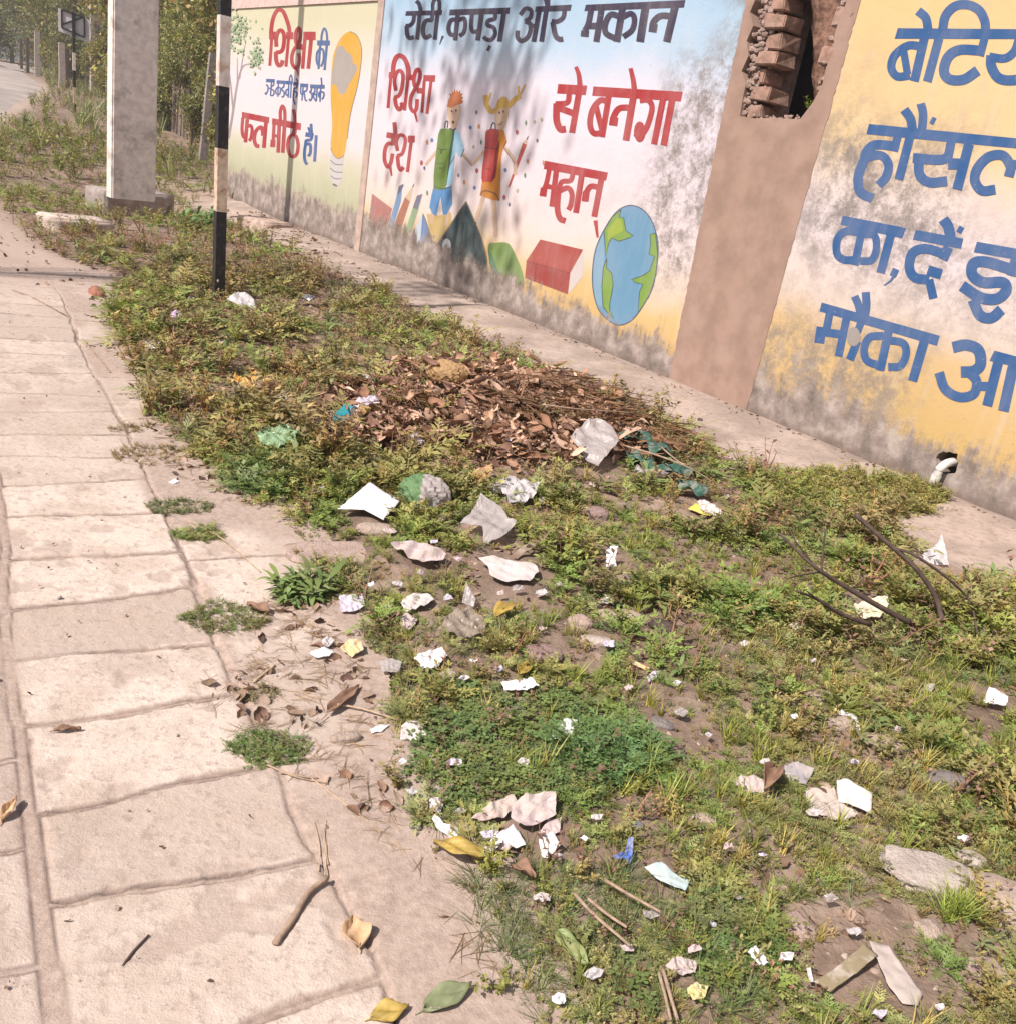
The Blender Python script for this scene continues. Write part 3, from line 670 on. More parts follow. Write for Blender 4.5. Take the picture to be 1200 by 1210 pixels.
p.lines(RED, (24, [(275, 102), (295, 160), (302, 235)], 36), (34, [(232, 275), (218, 335), (142, 345)]), (42, [(150, 340), (150, 450), (175, 508), (210, 506)]), (40, [(150, 365), (268, 408)]), (38, [(296, 265), (250, 532)]),
    (36, [(490, 285), (445, 560)]), (36, [(480, 328), (430, 322), (380, 390), (367, 480), (392, 535), (450, 530)]), (34, [(405, 355), (445, 520)]), (38, [(640, 368), (560, 372), (525, 415), (520, 440)]), (52, [(524, 430), (516, 485)]), (42, [(652, 280), (600, 582)]), (26, [(630, 112), (648, 190), (656, 265)], 38),
    (34, [(690, 322), (745, 320), (770, 370), (742, 480), (705, 545)]), (64, [(700, 480), (682, 560)]), (38, [(842, 310), (783, 606)]), (40, [(902, 312), (845, 613)])).dot(690, 525, 38, 68, RED).done()
p = Painting(W_, 630, 60, 5.5, 'red word above the painted globe').poly([(75, 713), (483, 790), (470, 843), (65, 767)], RED)
p.lines(RED, (30, [(103, 765), (86, 850), (68, 900)]), (42, [(68, 890), (60, 945)]), (30, [(80, 878), (140, 890)]), (34, [(148, 775), (120, 1012)]), (30, [(256, 795), (240, 842), (182, 852), (165, 915)]), (32, [(165, 912), (222, 890), (250, 930), (242, 1000), (226, 1033)]), (36, [(162, 905), (155, 1020), (172, 1088), (208, 1105)]),
    (36, [(316, 790), (275, 1052)]), (34, [(428, 888), (372, 880), (338, 925)]), (42, [(342, 915), (334, 978)]), (36, [(442, 825), (394, 1077)]), (26, [(402, 1102), (416, 1212)], 14)).done()
p = Painting(W_, 1000, 0, 6, 'topmost blue word on the yellow panel').poly([(362, 198), (1380, 206), (1380, 276), (340, 273)], BLUE)
p.lines(BLUE, (60, [(505, 75), (560, 125), (578, 210)]), (60, [(552, 265), (480, 575)]), (56, [(530, 328), (435, 322), (342, 390), (317, 480), (360, 540), (450, 532)]), (50, [(405, 365), (432, 525)]),
    (62, [(680, 212), (702, 110), (770, 42), (860, 32), (940, 72), (980, 150), (985, 225)]), (60, [(655, 270), (572, 577)]), (54, [(978, 270), (945, 395)]), (68, [(955, 357), (805, 352), (722, 400), (690, 500), (730, 560), (830, 562), (930, 498)]),
    (56, [(1222, 275), (1190, 362), (1120, 412), (1012, 400)]), (68, [(1026, 390), (1027, 470), (1080, 552), (1180, 567), (1290, 540)]), (60, [(1320, 270), (1240, 590)])).done()
p = Painting(W_, 1000, 110, 6, 'second blue word down on the yellow panel').poly([(158, 217), (1380, 336), (1376, 408), (140, 290)], BLUE)
p.lines(BLUE, (62, [(408, 115), (452, 180), (466, 255)]), (58, [(526, 72), (542, 150), (534, 260)]), (30, [(600, 218), (624, 172)]), (54, [(362, 305), (336, 412)]), (64, [(345, 375), (205, 366), (142, 415), (125, 480)]), (60, [(140, 452), (240, 440), (296, 500), (282, 590), (226, 652)]), (64, [(125, 470), (82, 590), (98, 700), (186, 746)]),
    (60, [(452, 300), (370, 612)]), (60, [(742, 340), (716, 470)]), (66, [(738, 440), (660, 472), (470, 458)]), (66, [(512, 470), (520, 580), (592, 632), (714, 622)]), (74, [(720, 500), (842, 502)]), (66, [(868, 360), (784, 682)]),
    (66, [(1056, 682), (962, 690), (910, 620), (930, 530), (1010, 450), (1110, 442), (1162, 520), (1150, 592)]), (60, [(1150, 500), (1260, 512)]), (64, [(1320, 400), (1240, 725)])).done()
p = Painting(W_, 970, 240, 5.217, 'third line of blue words on the yellow panel').poly([(132, 76), (522, 152), (500, 217), (118, 132)], BLUE).poly([(582, 164), (876, 218), (862, 281), (565, 224)], BLUE).poly([(960, 237), (1330, 302), (1330, 370), (940, 302)], BLUE)
p.lines(BLUE, (46, [(257, 135), (206, 382)]), (46, [(245, 182), (155, 172), (100, 220), (97, 310), (140, 348), (212, 350)]), (44, [(258, 190), (328, 200), (340, 280), (310, 350), (236, 356)]), (50, [(432, 185), (366, 430)]), (40, [(462, 405), (440, 452)]), (20, [(456, 435), (430, 475), (388, 507)], 8),
    (62, [(752, 98), (785, 150), (802, 245)]), (56, [(785, 270), (750, 348)]), (56, [(760, 312), (640, 280), (562, 310), (544, 400), (580, 458), (665, 472)]), (84, [(708, 395), (690, 455)]), (50, [(665, 470), (692, 587)]), (32, [(868, 145), (848, 180)]),
    (56, [(1200, 340), (1172, 447)]), (64, [(1185, 412), (1020, 362), (940, 372), (932, 440), (1000, 488), (1120, 488), (1140, 540), (1080, 590), (980, 580), (868, 508)]), (62, [(935, 595), (980, 690), (1050, 706), (1112, 655)])).done()
p = Painting(W_, 950, 330, 4.8, 'lowest blue words on the yellow panel').poly([(98, 131), (768, 320), (752, 377), (85, 181)], BLUE).poly([(1078, 404), (1330, 470), (1318, 524), (1050, 462)], BLUE)
p.lines(BLUE, (42, [(285, 95), (308, 150), (322, 220)]), (44, [(348, 72), (352, 150), (340, 225)]), (42, [(146, 180), (120, 310)]), (54, [(98, 270), (84, 362)]), (44, [(115, 300), (212, 312)]), (42, [(238, 225), (194, 437)]), (44, [(300, 350), (258, 457)]), (40, [(325, 235), (300, 300)]),
    (46, [(482, 275), (430, 517)]), (42, [(450, 320), (372, 328), (340, 390), (356, 460), (434, 492)]), (42, [(482, 345), (560, 362), (578, 420), (545, 490), (476, 497)]), (50, [(684, 340), (614, 577)]),
    (60, [(842, 386), (920, 372), (988, 402), (1000, 480), (960, 520), (888, 525)]), (52, [(940, 530), (978, 580), (960, 650), (880, 668), (800, 622), (765, 528)]), (48, [(975, 605), (1055, 608)]), (54, [(1104, 455), (1038, 717)]), (58, [(1188, 480), (1130, 747)])).dot(280, 325, 39, 55, (0.34, 0.30, 0.28)).done()

SKIN = (0.66, 0.46, 0.33)
p = Painting('painted_boy', 500, 90, 6.371, 'red haired boy with a green satchel')
p.lines(SKIN, (22, [(112, 555), (20, 668)]), (24, [(78, 990), (62, 1110)]), (24, [(188, 1000), (176, 1120)]))
p.poly([(190, 225), (278, 212), (282, 290), (264, 350), (246, 388), (214, 388), (192, 330)], SKIN, True)
p.poly([(245, 390), (275, 420), (312, 540), (285, 610), (262, 592), (250, 560), (240, 600), (220, 822), (175, 820), (205, 660), (230, 480)], (0.33, 0.60, 0.78))
p.line(26, [(296, 582), (345, 635), (375, 668)], SKIN)
p.poly([(82, 828), (150, 845), (215, 822), (222, 960), (205, 990), (180, 1042), (150, 1040), (133, 905), (100, 1052), (75, 1037), (48, 985), (65, 890)], (0.10, 0.28, 0.55))
p.poly([(215, 400), (240, 400), (232, 480), (205, 650), (178, 815), (155, 845), (130, 840), (180, 500)], (0.05, 0.13, 0.07))
p.poly([(140, 394), (215, 398), (222, 430), (200, 560), (172, 830), (148, 846), (80, 822), (110, 480), (122, 420)], (0.16, 0.27, 0.05), True)
p.poly([(182, 228), (190, 180), (206, 152), (198, 128), (218, 132), (221, 108), (233, 122), (238, 92), (249, 119), (260, 96), (265, 121), (284, 103), (281, 129), (300, 128), (289, 149), (304, 160), (292, 175), (304, 188), (290, 205), (262, 214), (215, 237)], (0.55, 0.17, 0.05))
p.lines(LINE, (5, [(112, 545), (150, 552), (182, 548)]), (9, [(140, 548), (138, 580)]), (5, [(115, 655), (150, 655)]), (6, [(118, 690), (148, 692)]), (8, [(165, 390), (170, 345), (188, 340), (185, 388)]), (8, [(200, 390), (228, 402), (252, 390)]), (5, [(240, 600), (190, 690)]), (5, [(312, 545), (285, 612)]), (4, [(85, 828), (150, 848), (215, 826)]), (4, [(296, 590), (370, 672)]))
p.dot(217, 262, 6, 10, (0.1, 0.05, 0.04)).dot(250, 257, 6, 10, (0.1, 0.05, 0.04)).dot(228, 345, 9, 12, (0.08, 0.03, 0.03)).done()
p = Painting('painted_girl', 500, 90, 6.371, 'girl with yellow plaits, an orange dress and a red satchel')
p.line(30, [(455, 895), (425, 1000), (398, 1085)], SKIN).line(34, [(528, 925), (540, 1060), (545, 1210)], SKIN)
p.poly([(545, 270), (600, 228), (642, 240), (636, 310), (612, 388), (572, 402), (542, 350)], SKIN, True)
p.line(26, [(462, 562), (410, 625), (368, 668)], SKIN)
p.poly([(568, 400), (606, 403), (632, 490), (602, 545), (588, 620), (576, 938), (520, 930), (430, 897), (443, 790), (530, 770), (556, 540)], (0.62, 0.24, 0.04))
p.line(28, [(606, 530), (670, 610), (690, 665), (688, 740)], SKIN)
p.poly([(548, 545), (578, 470), (572, 560), (545, 760), (520, 792), (500, 790)], (0.22, 0.03, 0.03))
p.poly([(478, 408), (530, 394), (572, 410), (562, 500), (545, 560), (520, 775), (488, 792), (440, 772), (465, 540), (468, 450)], (0.46, 0.05, 0.045), True)
HAIR = (0.66, 0.42, 0.10)
p.poly([(540, 285), (545, 230), (562, 180), (592, 153), (625, 155), (646, 190), (652, 242), (602, 233), (565, 256)], HAIR)
p.lines(HAIR, (38, [(552, 255), (510, 262), (480, 215), (468, 140)]), (38, [(645, 225), (690, 172), (732, 148)]), (16, [(722, 150), (714, 72)]), (14, [(722, 150), (768, 60)]), (16, [(490, 190), (512, 122)]))
p.lines(LINE, (5, [(463, 535), (548, 545)]), (8, [(510, 400), (520, 358), (540, 352), (545, 396)]), (6, [(430, 895), (460, 862), (540, 882), (575, 935)]), (4, [(602, 545), (628, 490)]), (5, [(560, 360), (578, 365), (592, 345)]), (4, [(612, 540), (690, 660)]), (4, [(470, 690), (512, 700)]))
p.dot(575, 272, 6, 10, (0.1, 0.05, 0.04)).dot(605, 265, 6, 10, (0.1, 0.05, 0.04)).done()
p = Painting('painted_pencil', 500, 90, 6.371, 'red pencil held by the painted girl').poly([(748, 498), (778, 515), (690, 735), (650, 838), (640, 828)], (0.5, 0.08, 0.06)).poly([(752, 492), (782, 462), (780, 512)], (0.66, 0.48, 0.34)).line(12, [(778, 475), (790, 448)], LINE, 3).done()
p = Painting('painted_confetti', 500, 90, 6.371)
CC = [(0.12, 0.13, 0.25), (0.42, 0.10, 0.12), (0.45, 0.42, 0.28), (0.15, 0.26, 0.16), (0.15, 0.22, 0.5), (0.55, 0.28, 0.12)]
for i, (x, y) in enumerate([(402, 270), (420, 377), (356, 385), (437, 495), (381, 530), (405, 710), (267, 745), (310, 797), (388, 838), (772, 350), (837, 343), (705, 420), (857, 483), (785, 640), (619, 705), (765, 745), (708, 860), (610, 910), (648, 965), (32, 495), (68, 480), (33, 877), (890, 325), (-10, 650), (12, 690), (905, 650)]):
    p.dot(x, y, 8+2*(i % 3), 15+4*(i % 2), CC[(i*5) % 6])
p.done()
p = Painting('painted_pencils', 430, 200, 6.316, 'blue pen, brown pencil and green crayon in a row')
p.poly([(290, 110), (262, 128), (240, 220), (172, 470), (208, 470), (278, 240)], (0.20, 0.32, 0.50)).poly([(292, 108), (300, 118), (280, 160), (255, 190), (262, 128)], (0.15, 0.16, 0.25))
p.poly([(345, 240), (310, 205), (258, 330), (210, 470), (268, 475)], (0.42, 0.18, 0.12)).poly([(376, 108), (310, 208), (348, 242)], (0.62, 0.48, 0.34)).line(9, [(366, 130), (378, 106)], LINE, 3)
p.poly([(438, 185), (398, 198), (365, 290), (295, 510), (335, 520), (412, 290)], (0.30, 0.42, 0.24)).poly([(440, 182), (398, 196), (368, 285), (400, 300)], (0.20, 0.19, 0.28)).done()
Painting('painted_book', 430, 200, 6.316, 'faded pink book behind the pencils').poly([(60, 178), (212, 292), (165, 480), (25, 470)], (0.46, 0.20, 0.18)).line(6, [(62, 180), (28, 470)], (0.66, 0.55, 0.45)).done()
p = Painting('painted_mountains', 430, 200, 6.316, 'blue and dark green peaks with sand between them')
p.poly([(470, 330), (560, 345), (650, 320), (660, 420), (522, 590), (490, 470)], (0.58, 0.42, 0.17))
p.poly([(442, 330), (345, 505), (320, 640), (400, 800), (520, 800), (522, 600), (470, 400)], (0.13, 0.24, 0.46)).poly([(440, 330), (342, 510), (325, 640), (400, 700), (425, 500)], (0.55, 0.60, 0.66))
p.poly([(765, 240), (525, 592), (505, 800), (760, 830), (925, 850), (922, 690), (880, 520)], (0.03, 0.065, 0.075)).poly([(765, 330), (700, 450), (660, 760), (900, 800), (880, 640)], (0.065, 0.115, 0.115))
for x in (690, 740, 775, 830): p.line(26, [(x, 390), (x-8, 480+(x % 70)), (x-14, 600)], (0.025, 0.06, 0.065), 4)
p.lines((0.22, 0.15, 0.08), (9, [(765, 240), (640, 425), (525, 592)]), (9, [(765, 240), (880, 520), (922, 690)]), (7, [(442, 330), (470, 400), (522, 590)]))
p.poly([(585, 575), (595, 535), (622, 516), (650, 548), (655, 640), (662, 735), (600, 735), (598, 650)], (0.62, 0.64, 0.68), True).dot(612, 575, 8, 18, (0.2, 0.25, 0.35)).done()
Painting('painted_bush', 430, 200, 6.316, 'round green bush at the foot of the dark peak').poly([(930, 565), (980, 548), (1076, 552), (1130, 640), (1185, 780), (1170, 880), (1010, 880), (940, 700)], (0.20, 0.31, 0.09), True).poly([(930, 600), (960, 640), (1040, 880), (1000, 880), (935, 700)], (0.10, 0.22, 0.12)).done()
p = Painting('painted_book', 600, 220, 5, 'thick closed red book')
p.poly([(190, 314), (442, 374), (366, 512), (108, 440)], (0.42, 0.085, 0.07)).poly([(108, 442), (366, 514), (352, 638), (100, 542)], (0.36, 0.07, 0.06)).poly([(442, 378), (442, 530), (356, 638), (367, 512)], (0.66, 0.58, 0.56))
p.lines((0.2, 0.05, 0.05), (4, [(108, 441), (366, 513)]), (4, [(165, 458), (155, 560)]), (4, [(262, 485), (250, 598)])).done()
p = Painting('painted_globe', 600, 220, 5, 'blue and green globe beside the red book')
GL = smooth_line([(720, 112), (800, 142), (855, 220), (883, 330), (880, 450), (855, 590), (800, 700), (730, 790), (655, 820), (590, 790), (530, 720), (500, 600), (500, 470), (520, 360), (570, 250), (640, 150)], 5, True)
GREEN = (0.22, 0.36, 0.07)
p.poly(GL, (0.155, 0.325, 0.49)).poly([(525, 360), (560, 280), (568, 420), (552, 560), (560, 720), (520, 690), (503, 590), (503, 470)], (0.24, 0.40, 0.54))
lands = [[(668, 138), (655, 180), (682, 186), (695, 262), (738, 293), (712, 306), (652, 325), (612, 305), (592, 340), (575, 422), (572, 340), (566, 262), (615, 180)],
         [(582, 425), (580, 480), (612, 515), (620, 585), (600, 690), (600, 735), (628, 785), (585, 745), (560, 710), (553, 590), (562, 480)],
         [(870, 276), (838, 285), (842, 340), (832, 402), (864, 415), (836, 500), (800, 525), (728, 552), (760, 572), (797, 578), (775, 625), (768, 742), (830, 655), (873, 520), (883, 400)]]
for l in lands: p.poly(l, GREEN)
p.poly([(640, 190), (668, 200), (680, 262), (610, 300), (590, 320), (585, 260)], (0.34, 0.44, 0.06))
for l in lands: p.line(4.5, l+[l[0]], (0.06, 0.09, 0.08), straight=True)
p.line(6, GL+[GL[0]], (0.08, 0.11, 0.17), straight=True).done()
p = Painting('painted_bulb', 380, 20, 5.5, 'yellow light bulb with a bare grey patch')
p.poly([(62, 888), (148, 908), (132, 1060), (102, 1112), (78, 1085), (55, 1040)], (0.62, 0.59, 0.58))
p.poly([(185, 93), (230, 120), (258, 190), (258, 285), (235, 440), (190, 620), (168, 780), (148, 895), (110, 918), (80, 890), (60, 830), (70, 700), (60, 500), (70, 300), (90, 210), (130, 130)], (0.74, 0.40, 0.055), True)
p.poly([(100, 195), (135, 183), (170, 230), (200, 248), (205, 300), (230, 312), (232, 340), (210, 390), (185, 425), (165, 470), (150, 502), (115, 495), (95, 435), (65, 440), (70, 350)], (0.42, 0.37, 0.34))
p.lines((0.2, 0.17, 0.17), (4, [(60, 850), (80, 895), (112, 920), (148, 900)]), (5, [(60, 930), (90, 955), (140, 960)]), (5, [(58, 980), (90, 1005), (138, 1008)]), (5, [(60, 1030), (90, 1050), (130, 1050)]), (12, [(75, 1085), (102, 1098)]), (4, [(185, 93), (230, 118), (260, 190), (260, 285), (237, 440), (192, 620), (168, 790)])).done()
p = Painting('painted_tree', 260, 0, 4.84, 'pale green tree at the far end of the cream panel'); rp = random.Random(9)
TR = (0.36, 0.30, 0.30)
p.lines(TR, (16, [(50, 790), (75, 640), (100, 480), (130, 382), (178, 362)], 7), (11, [(75, 620), (62, 480), (52, 390)], 5), (9, [(100, 470), (100, 330)], 4), (9, [(112, 450), (145, 250)], 4))
for i in range(230):
    if i % 3: cx, cy = rp.gauss(95, 42), rp.gauss(170, 62)
    else: cx, cy = rp.gauss(212, 20), rp.gauss(315, 38)
    if cx < 58 or cy < 50: continue
    g = rp.random(); c = (0.26+0.25*g, 0.38+0.2*g, 0.22+0.16*g)
    p.poly([(cx+rp.uniform(4, 10)*math.cos(a), cy+rp.uniform(5, 13)*math.sin(a)) for a in (0, 1.2, 2.5, 3.8, 5.1)], c)
p.done()
# ------------------------------------------------------------------ posts, sign, blocks
def z_for(base, py_top, lo=0.0, hi=14.0):
    """height above base whose picture row is py_top"""
    for _ in range(40):
        m = (lo+hi)/2
        if float(pix(base[0], base[1], base[2]+m)[1]) > py_top: lo = m
        else: hi = m
    return lo
def depth(p): return float((np.array([p[0], p[1], p[2]-EYE]) @ RC)[2])
MCON = mat_simple('grey_concrete', (0.72, 0.635, 0.585), 0.9, 0.13, 14, 0.35, 0.15, dirt=(0.22, 0.185, 0.165), dirt_amt=0.5, dirt_scale=5)
MCON2 = mat_simple('dark_concrete', (0.30, 0.255, 0.23), 0.92, 0.2, 9, 0.5, 0.12, dirt=(0.46, 0.40, 0.36), dirt_amt=0.6, dirt_scale=7)
MSTONE = mat_simple('pale_kerb_stone', (0.50, 0.405, 0.345), 0.92, 0.2, 10, 0.6, 0.12, dirt=(0.33, 0.26, 0.22), dirt_amt=0.5, dirt_scale=6)
def worn_box(name, c, size, rz, mat, parent=None, seed=1, jit=0.02, bev=0.02, taper=1.0, cuts=5):
    rnd = random.Random(seed); bm = bmesh.new(); bmesh.ops.create_cube(bm, size=1)
    for v in bm.verts:
        k = taper if v.co.z > 0 else 1.0
        v.co = Vector((v.co.x*size[0]*k, v.co.y*size[1]*k, v.co.z*size[2]))
    bmesh.ops.bevel(bm, geom=bm.edges[:], offset=bev, segments=3, affect='EDGES')
    bmesh.ops.subdivide_edges(bm, edges=[e for e in bm.edges if e.calc_length() > 0.12], cuts=cuts, use_grid_fill=True)
    for v in bm.verts:
        p = v.co
        v.co = p+p.normalized()*jit*(float(fbm(p.x*7+seed, p.y*7+p.z*9, 3, seed))-0.5)*2
    o = from_bm(name, bm, mat, parent, True); o.location = c; o.rotation_euler = (0, 0, rz); return o
# big concrete pole on its block
A = PL(124, 256.5, -0.15); B = PL(206, 260, -0.15); e = (B-A)[:2]; Lb = float(np.linalg.norm(e)); e = e/Lb; bk = np.array([-e[1], e[0]])
if bk[1] < 0: bk = -bk
rzp = math.atan2(e[1], e[0])
pole = empty('concrete_pole', (float(A[0]+e[0]*Lb/2+bk[0]*.3), float(A[1]+e[1]*Lb/2+bk[1]*.3), float(A[2])), 'thick grey concrete pole standing on a square base block among the weeds', 'pole', rz=rzp)
worn_box('base_block', (0, -0.07, 0.10), (Lb, 0.46, 0.50), 0, MCON2, pole, 3, 0.012, 0.012)
PA = PL(132, 231, 0.2); PB_ = PL(184, 236, 0.2); pe = (PB_-PA)[:2]; wpo = float(np.linalg.norm(pe)); pdep = 0.20
bm = bmesh.new(); xo = 0.0
vsx = []
for (z, k) in ((0.32, 1.0), (2.2, 0.985), (4.5, 0.96), (7.5, 0.92)):
    ring = []
    for (sx, sy) in ((-1, -1), (1, -1), (1, 1), (-1, 1)):
        ring.append(bm.verts.new((xo+sx*wpo/2*k+0.0*z, sy*pdep/2*k, z)))
    vsx.append(ring)
for a, b in zip(vsx[:-1], vsx[1:]):
    for i in range(4): bm.faces.new((a[i], a[(i+1) % 4], b[(i+1) % 4], b[i]))
bm.faces.new(vsx[-1])
bmesh.ops.recalc_face_normals(bm, faces=bm.faces)
bmesh.ops.bevel(bm, geom=[e_ for e_ in bm.edges if abs(e_.verts[0].co.z-e_.verts[1].co.z) > 0.3], offset=0.018, segments=2, affect='EDGES')
BLOCK_AT = (float((A[0]+B[0])/2), float((A[1]+B[1])/2))
sh = from_bm('pole_shaft', bm, MCON, pole); ang_ = math.atan2(pe[1], pe[0])-rzp
pc = (PA+PB_)[:2]/2+np.array([-pe[1], pe[0]])/wpo*pdep/2-np.array([pole.location.x, pole.location.y])
sh.location = (float(pc[0]*math.cos(rzp)+pc[1]*math.sin(rzp)), float(-pc[0]*math.sin(rzp)+pc[1]*math.cos(rzp)), 0); sh.rotation_euler = (0, 0, ang_)
def flat_stone(px0, px1, h, dep, name, label, cat, mat, seed):
    a = G(*px0); b = G(*px1); e = (b-a)[:2]; L = float(np.linalg.norm(e)); e = e/L; k = np.array([-e[1], e[0]])
    if k[1] < 0: k = -k
    c = a[:2]+e*L/2+k*dep/2
    o = worn_box(name, (float(c[0]), float(c[1]), float(a[2])+h/2-0.03), (L, dep, h+0.06), math.atan2(e[1], e[0]), mat, None, seed, 0.018, 0.02)
    return tag(o, label, cat)
flat_stone((58, 272), (136, 277), 0.13, 0.42, 'kerb_stone', 'long flat pale stone in front of the big concrete pole', 'stone', MSTONE, 5)
flat_stone((279, 266), (317, 271), 0.15, 0.5, 'masonry_block', 'flat topped masonry block near the far foot of the wall', 'block', mat_simple('brown_block', (0.40, 0.30, 0.25), 0.92, 0.25, 12, 0.6), 6)
flat_stone((295, 336), (312, 340), 0.10, 0.15, 'old_brick', 'dark brown half brick in the weeds beyond the striped post', 'brick', MBR, 7)
flat_stone((113, 352), (127, 352), 0.07, 0.14, 'broken_brick', 'reddish broken brick at the path edge among dry leaves', 'brick', mat_simple('red_brick', (0.33, 0.15, 0.10), 0.92, 0.25, 20, 0.6), 8)

MBLK = mat_simple('black_paint', (0.016, 0.014, 0.017), 0.5, 0.3, 30, 0.1, 0.4, dirt=(0.12, 0.09, 0.08), dirt_amt=0.4, dirt_scale=20)
MWHT = mat_simple('soiled_white_paint', (0.66, 0.57, 0.53), 0.65, 0.12, 20, 0.1, 0.3, dirt=(0.40, 0.27, 0.18), dirt_amt=0.75, dirt_scale=9)
MRUST = mat_simple('rusty_white_paint', (0.55, 0.42, 0.32), 0.7, 0.2, 20, 0.1, 0.3, dirt=(0.33, 0.18, 0.10), dirt_amt=0.9, dirt_scale=14)
def striped(parent, rows, base, half, mats, rz, lean, top):
    """square post, one closed mesh, bands as material slots"""
    hs = [0.0 if r is None else z_for(base, r) for r in rows]+[top]
    hs[0] = -0.25
    bm = bmesh.new(); rings = []
    for h in hs:
        rings.append([bm.verts.new((lean[0]*h+half*(sx*math.cos(rz)-sy*math.sin(rz)), lean[1]*h+half*(sx*math.sin(rz)+sy*math.cos(rz)), h)) for sx, sy in ((-1, -1), (1, -1), (1, 1), (-1, 1))])
    for i in range(len(rings)-1):
        for k in range(4):
            f = bm.faces.new((rings[i][k], rings[i][(k+1) % 4], rings[i+1][(k+1) % 4], rings[i+1][k])); f.material_index = i % 2 if len(mats) == 2 else i % len(mats)
    bm.faces.new(rings[-1])
    return from_bm('post', bm, mats, parent)
b = G(258, 357)
sp = empty('striped_post', tuple(map(float, b)), 'black and white striped road sign post standing in the weeds', 'post')
striped(sp, (None, 250, 176, 103, 20, -60), b, 0.040, [MBLK, MRUST, MBLK, MWHT, MBLK, MWHT], math.radians(37), (-0.028, 0.0), 2.75)
# board of that sign, above the picture
bb = bmesh.new(); bm_box(bb, (-0.075, 0.045, 2.95), (0.62, 0.02, 0.62), Matrix.Rotation(math.radians(37), 3, 'Z'))
from_bm('sign_board', bb, MWHT, sp)
b = G(88.5, 133)
sg = empty('road_sign', tuple(map(float, b)), 'small road sign seen from behind on a thin striped post by the road bend', 'road sign')
dpt = depth(b)
striped(sg, (None, 122, 103, 83, 62), b, 1.5/F*dpt, [MBLK, MRUST, MBLK, MWHT, MBLK], 0.6, (-0.01, 0), z_for(b, 14))
k_ = dpt/F
bx = lambda px, py: ((px-88.0)*k_, z_for(b, py))
vdir = np.array([b[0], b[1]])/np.linalg.norm(b[:2]); rt = np.array([vdir[1], -vdir[0]])
def board_poly(pts, off): return [(float(rt[0]*x+vdir[0]*off), float(rt[1]*x+vdir[1]*off), float(z)) for x, z in pts]
def solid(name, pts, off, th, mat, parent):
    a = board_poly(pts, off); c = board_poly(pts, off+th); n = len(pts)
    return mesh(name, a+c, [tuple(range(n))[::-1], tuple(range(n, 2*n))]+[(i, (i+1) % n, n+(i+1) % n, n+i) for i in range(n)], mat, parent)
solid('sign_board', [bx(71.4, 39.7), bx(103.8, 47), bx(104.5, 20), bx(71.4, 12.6)], 0.06, 0.02, mat_simple('grey_sign_back', (0.58, 0.55, 0.55), 0.6, 0.08, 4), sg)
w2 = 0.022
fr = [(75, 35, 98.5, 41.5), (98.5, 41.5, 98.5, 18), (98.5, 18, 75, 14), (75, 14, 75, 35), (76, 31, 97, 18)]
for i, (xa, ya, xb, yb) in enumerate(fr):
    p0 = np.array(bx(xa, ya)); p1 = np.array(bx(xb, yb)); d_ = (p1-p0)/np.linalg.norm(p1-p0); nn = np.array([-d_[1], d_[0]])*w2
    solid('frame_bar', [tuple(p0-nn), tuple(p1-nn), tuple(p1+nn), tuple(p0+nn)], 0.02+0.002*i, 0.03, MBLK, sg)

MWOOD = mat_simple('grey_weathered_post', (0.20, 0.155, 0.13), 0.9, 0.25, 12, 0.5, 0.1)
MWOODD = mat_simple('dark_wood_post', (0.12, 0.085, 0.07), 0.9, 0.3, 12, 0.5, 0.1)
MPOST = mat_simple('stone_post', (0.42, 0.35, 0.31), 0.9, 0.18, 8, 0.3, 0.1)
def fpost(px, py, ptop, wpx, name, label, cat, mat, group=None, lean=(0, 0), top_h=None):
    b = G(px, py); k = depth(b)/F; h = top_h or z_for(b, ptop); w = wpx*k
    V = []; Fc = []
    n = 5
    for i in range(n+1):
        t = i/n; q = w/2*(1-0.12*t)
        for sx, sy in ((-1, -.8), (1, -.8), (1, .8), (-1, .8)):
            V.append((lean[0]*t+sx*q+0.03*w*math.sin(7*t+px), lean[1]*t+sy*q, -0.3+(h+0.3)*t))
    for i in range(n):
        for c in range(4): Fc.append((i*4+c, i*4+(c+1) % 4, i*4+4+(c+1) % 4, i*4+4+c))
    Fc.append((n*4, n*4+1, n*4+2, n*4+3))
    o = mesh(name, V, Fc, mat); o.location = tuple(map(float, b)); o.rotation_euler = (0, 0, 0.62)
    return tag(o, label, cat, group)
fpost(114, 113, -30, 14, 'stone_pole', 'tall slim grey pole just beside the small road sign', 'pole', MPOST, top_h=7)
fpost(103, 112, -30, 3, 'thin_pole', 'very thin pole close beside the tall slim grey pole', 'pole', MWOOD, top_h=7)
fpost(73.5, 104, 50, 7, 'fence_post', 'broad pale fence post left of the small road sign', 'fence post', MPOST, 'posts along the far fence')
fpost(79.5, 104, 58, 5, 'fence_post', 'dark fence post right against the broad pale one', 'fence post', MWOODD, 'posts along the far fence')
fpost(67.5, 96, 70, 5, 'fence_post', 'short grey fence post behind the broad pale one', 'fence post', MWOOD, 'posts along the far fence')
fpost(44.5, 90.5, 36, 6, 'fence_post', 'tall pale grey fence post near the road bend', 'fence post', MPOST, 'posts along the far fence')
fpost(33, 86, 44, 3.4, 'fence_post', 'dark thin fence post left of the tall pale grey one', 'fence post', MWOODD, 'posts along the far fence')
fpost(25.5, 82, 45, 3, 'fence_post', 'farthest dark thin fence post by the road', 'fence post', MWOODD, 'posts along the far fence')
fpost(238, 193, 60, 9, 'leaning_post', 'grey concrete fence post leaning over beside the striped post', 'fence post', mat_simple('lean_post', (0.26, 0.22, 0.20), 0.9, 0.25, 14, 0.4), lean=(0.17, 0.05))
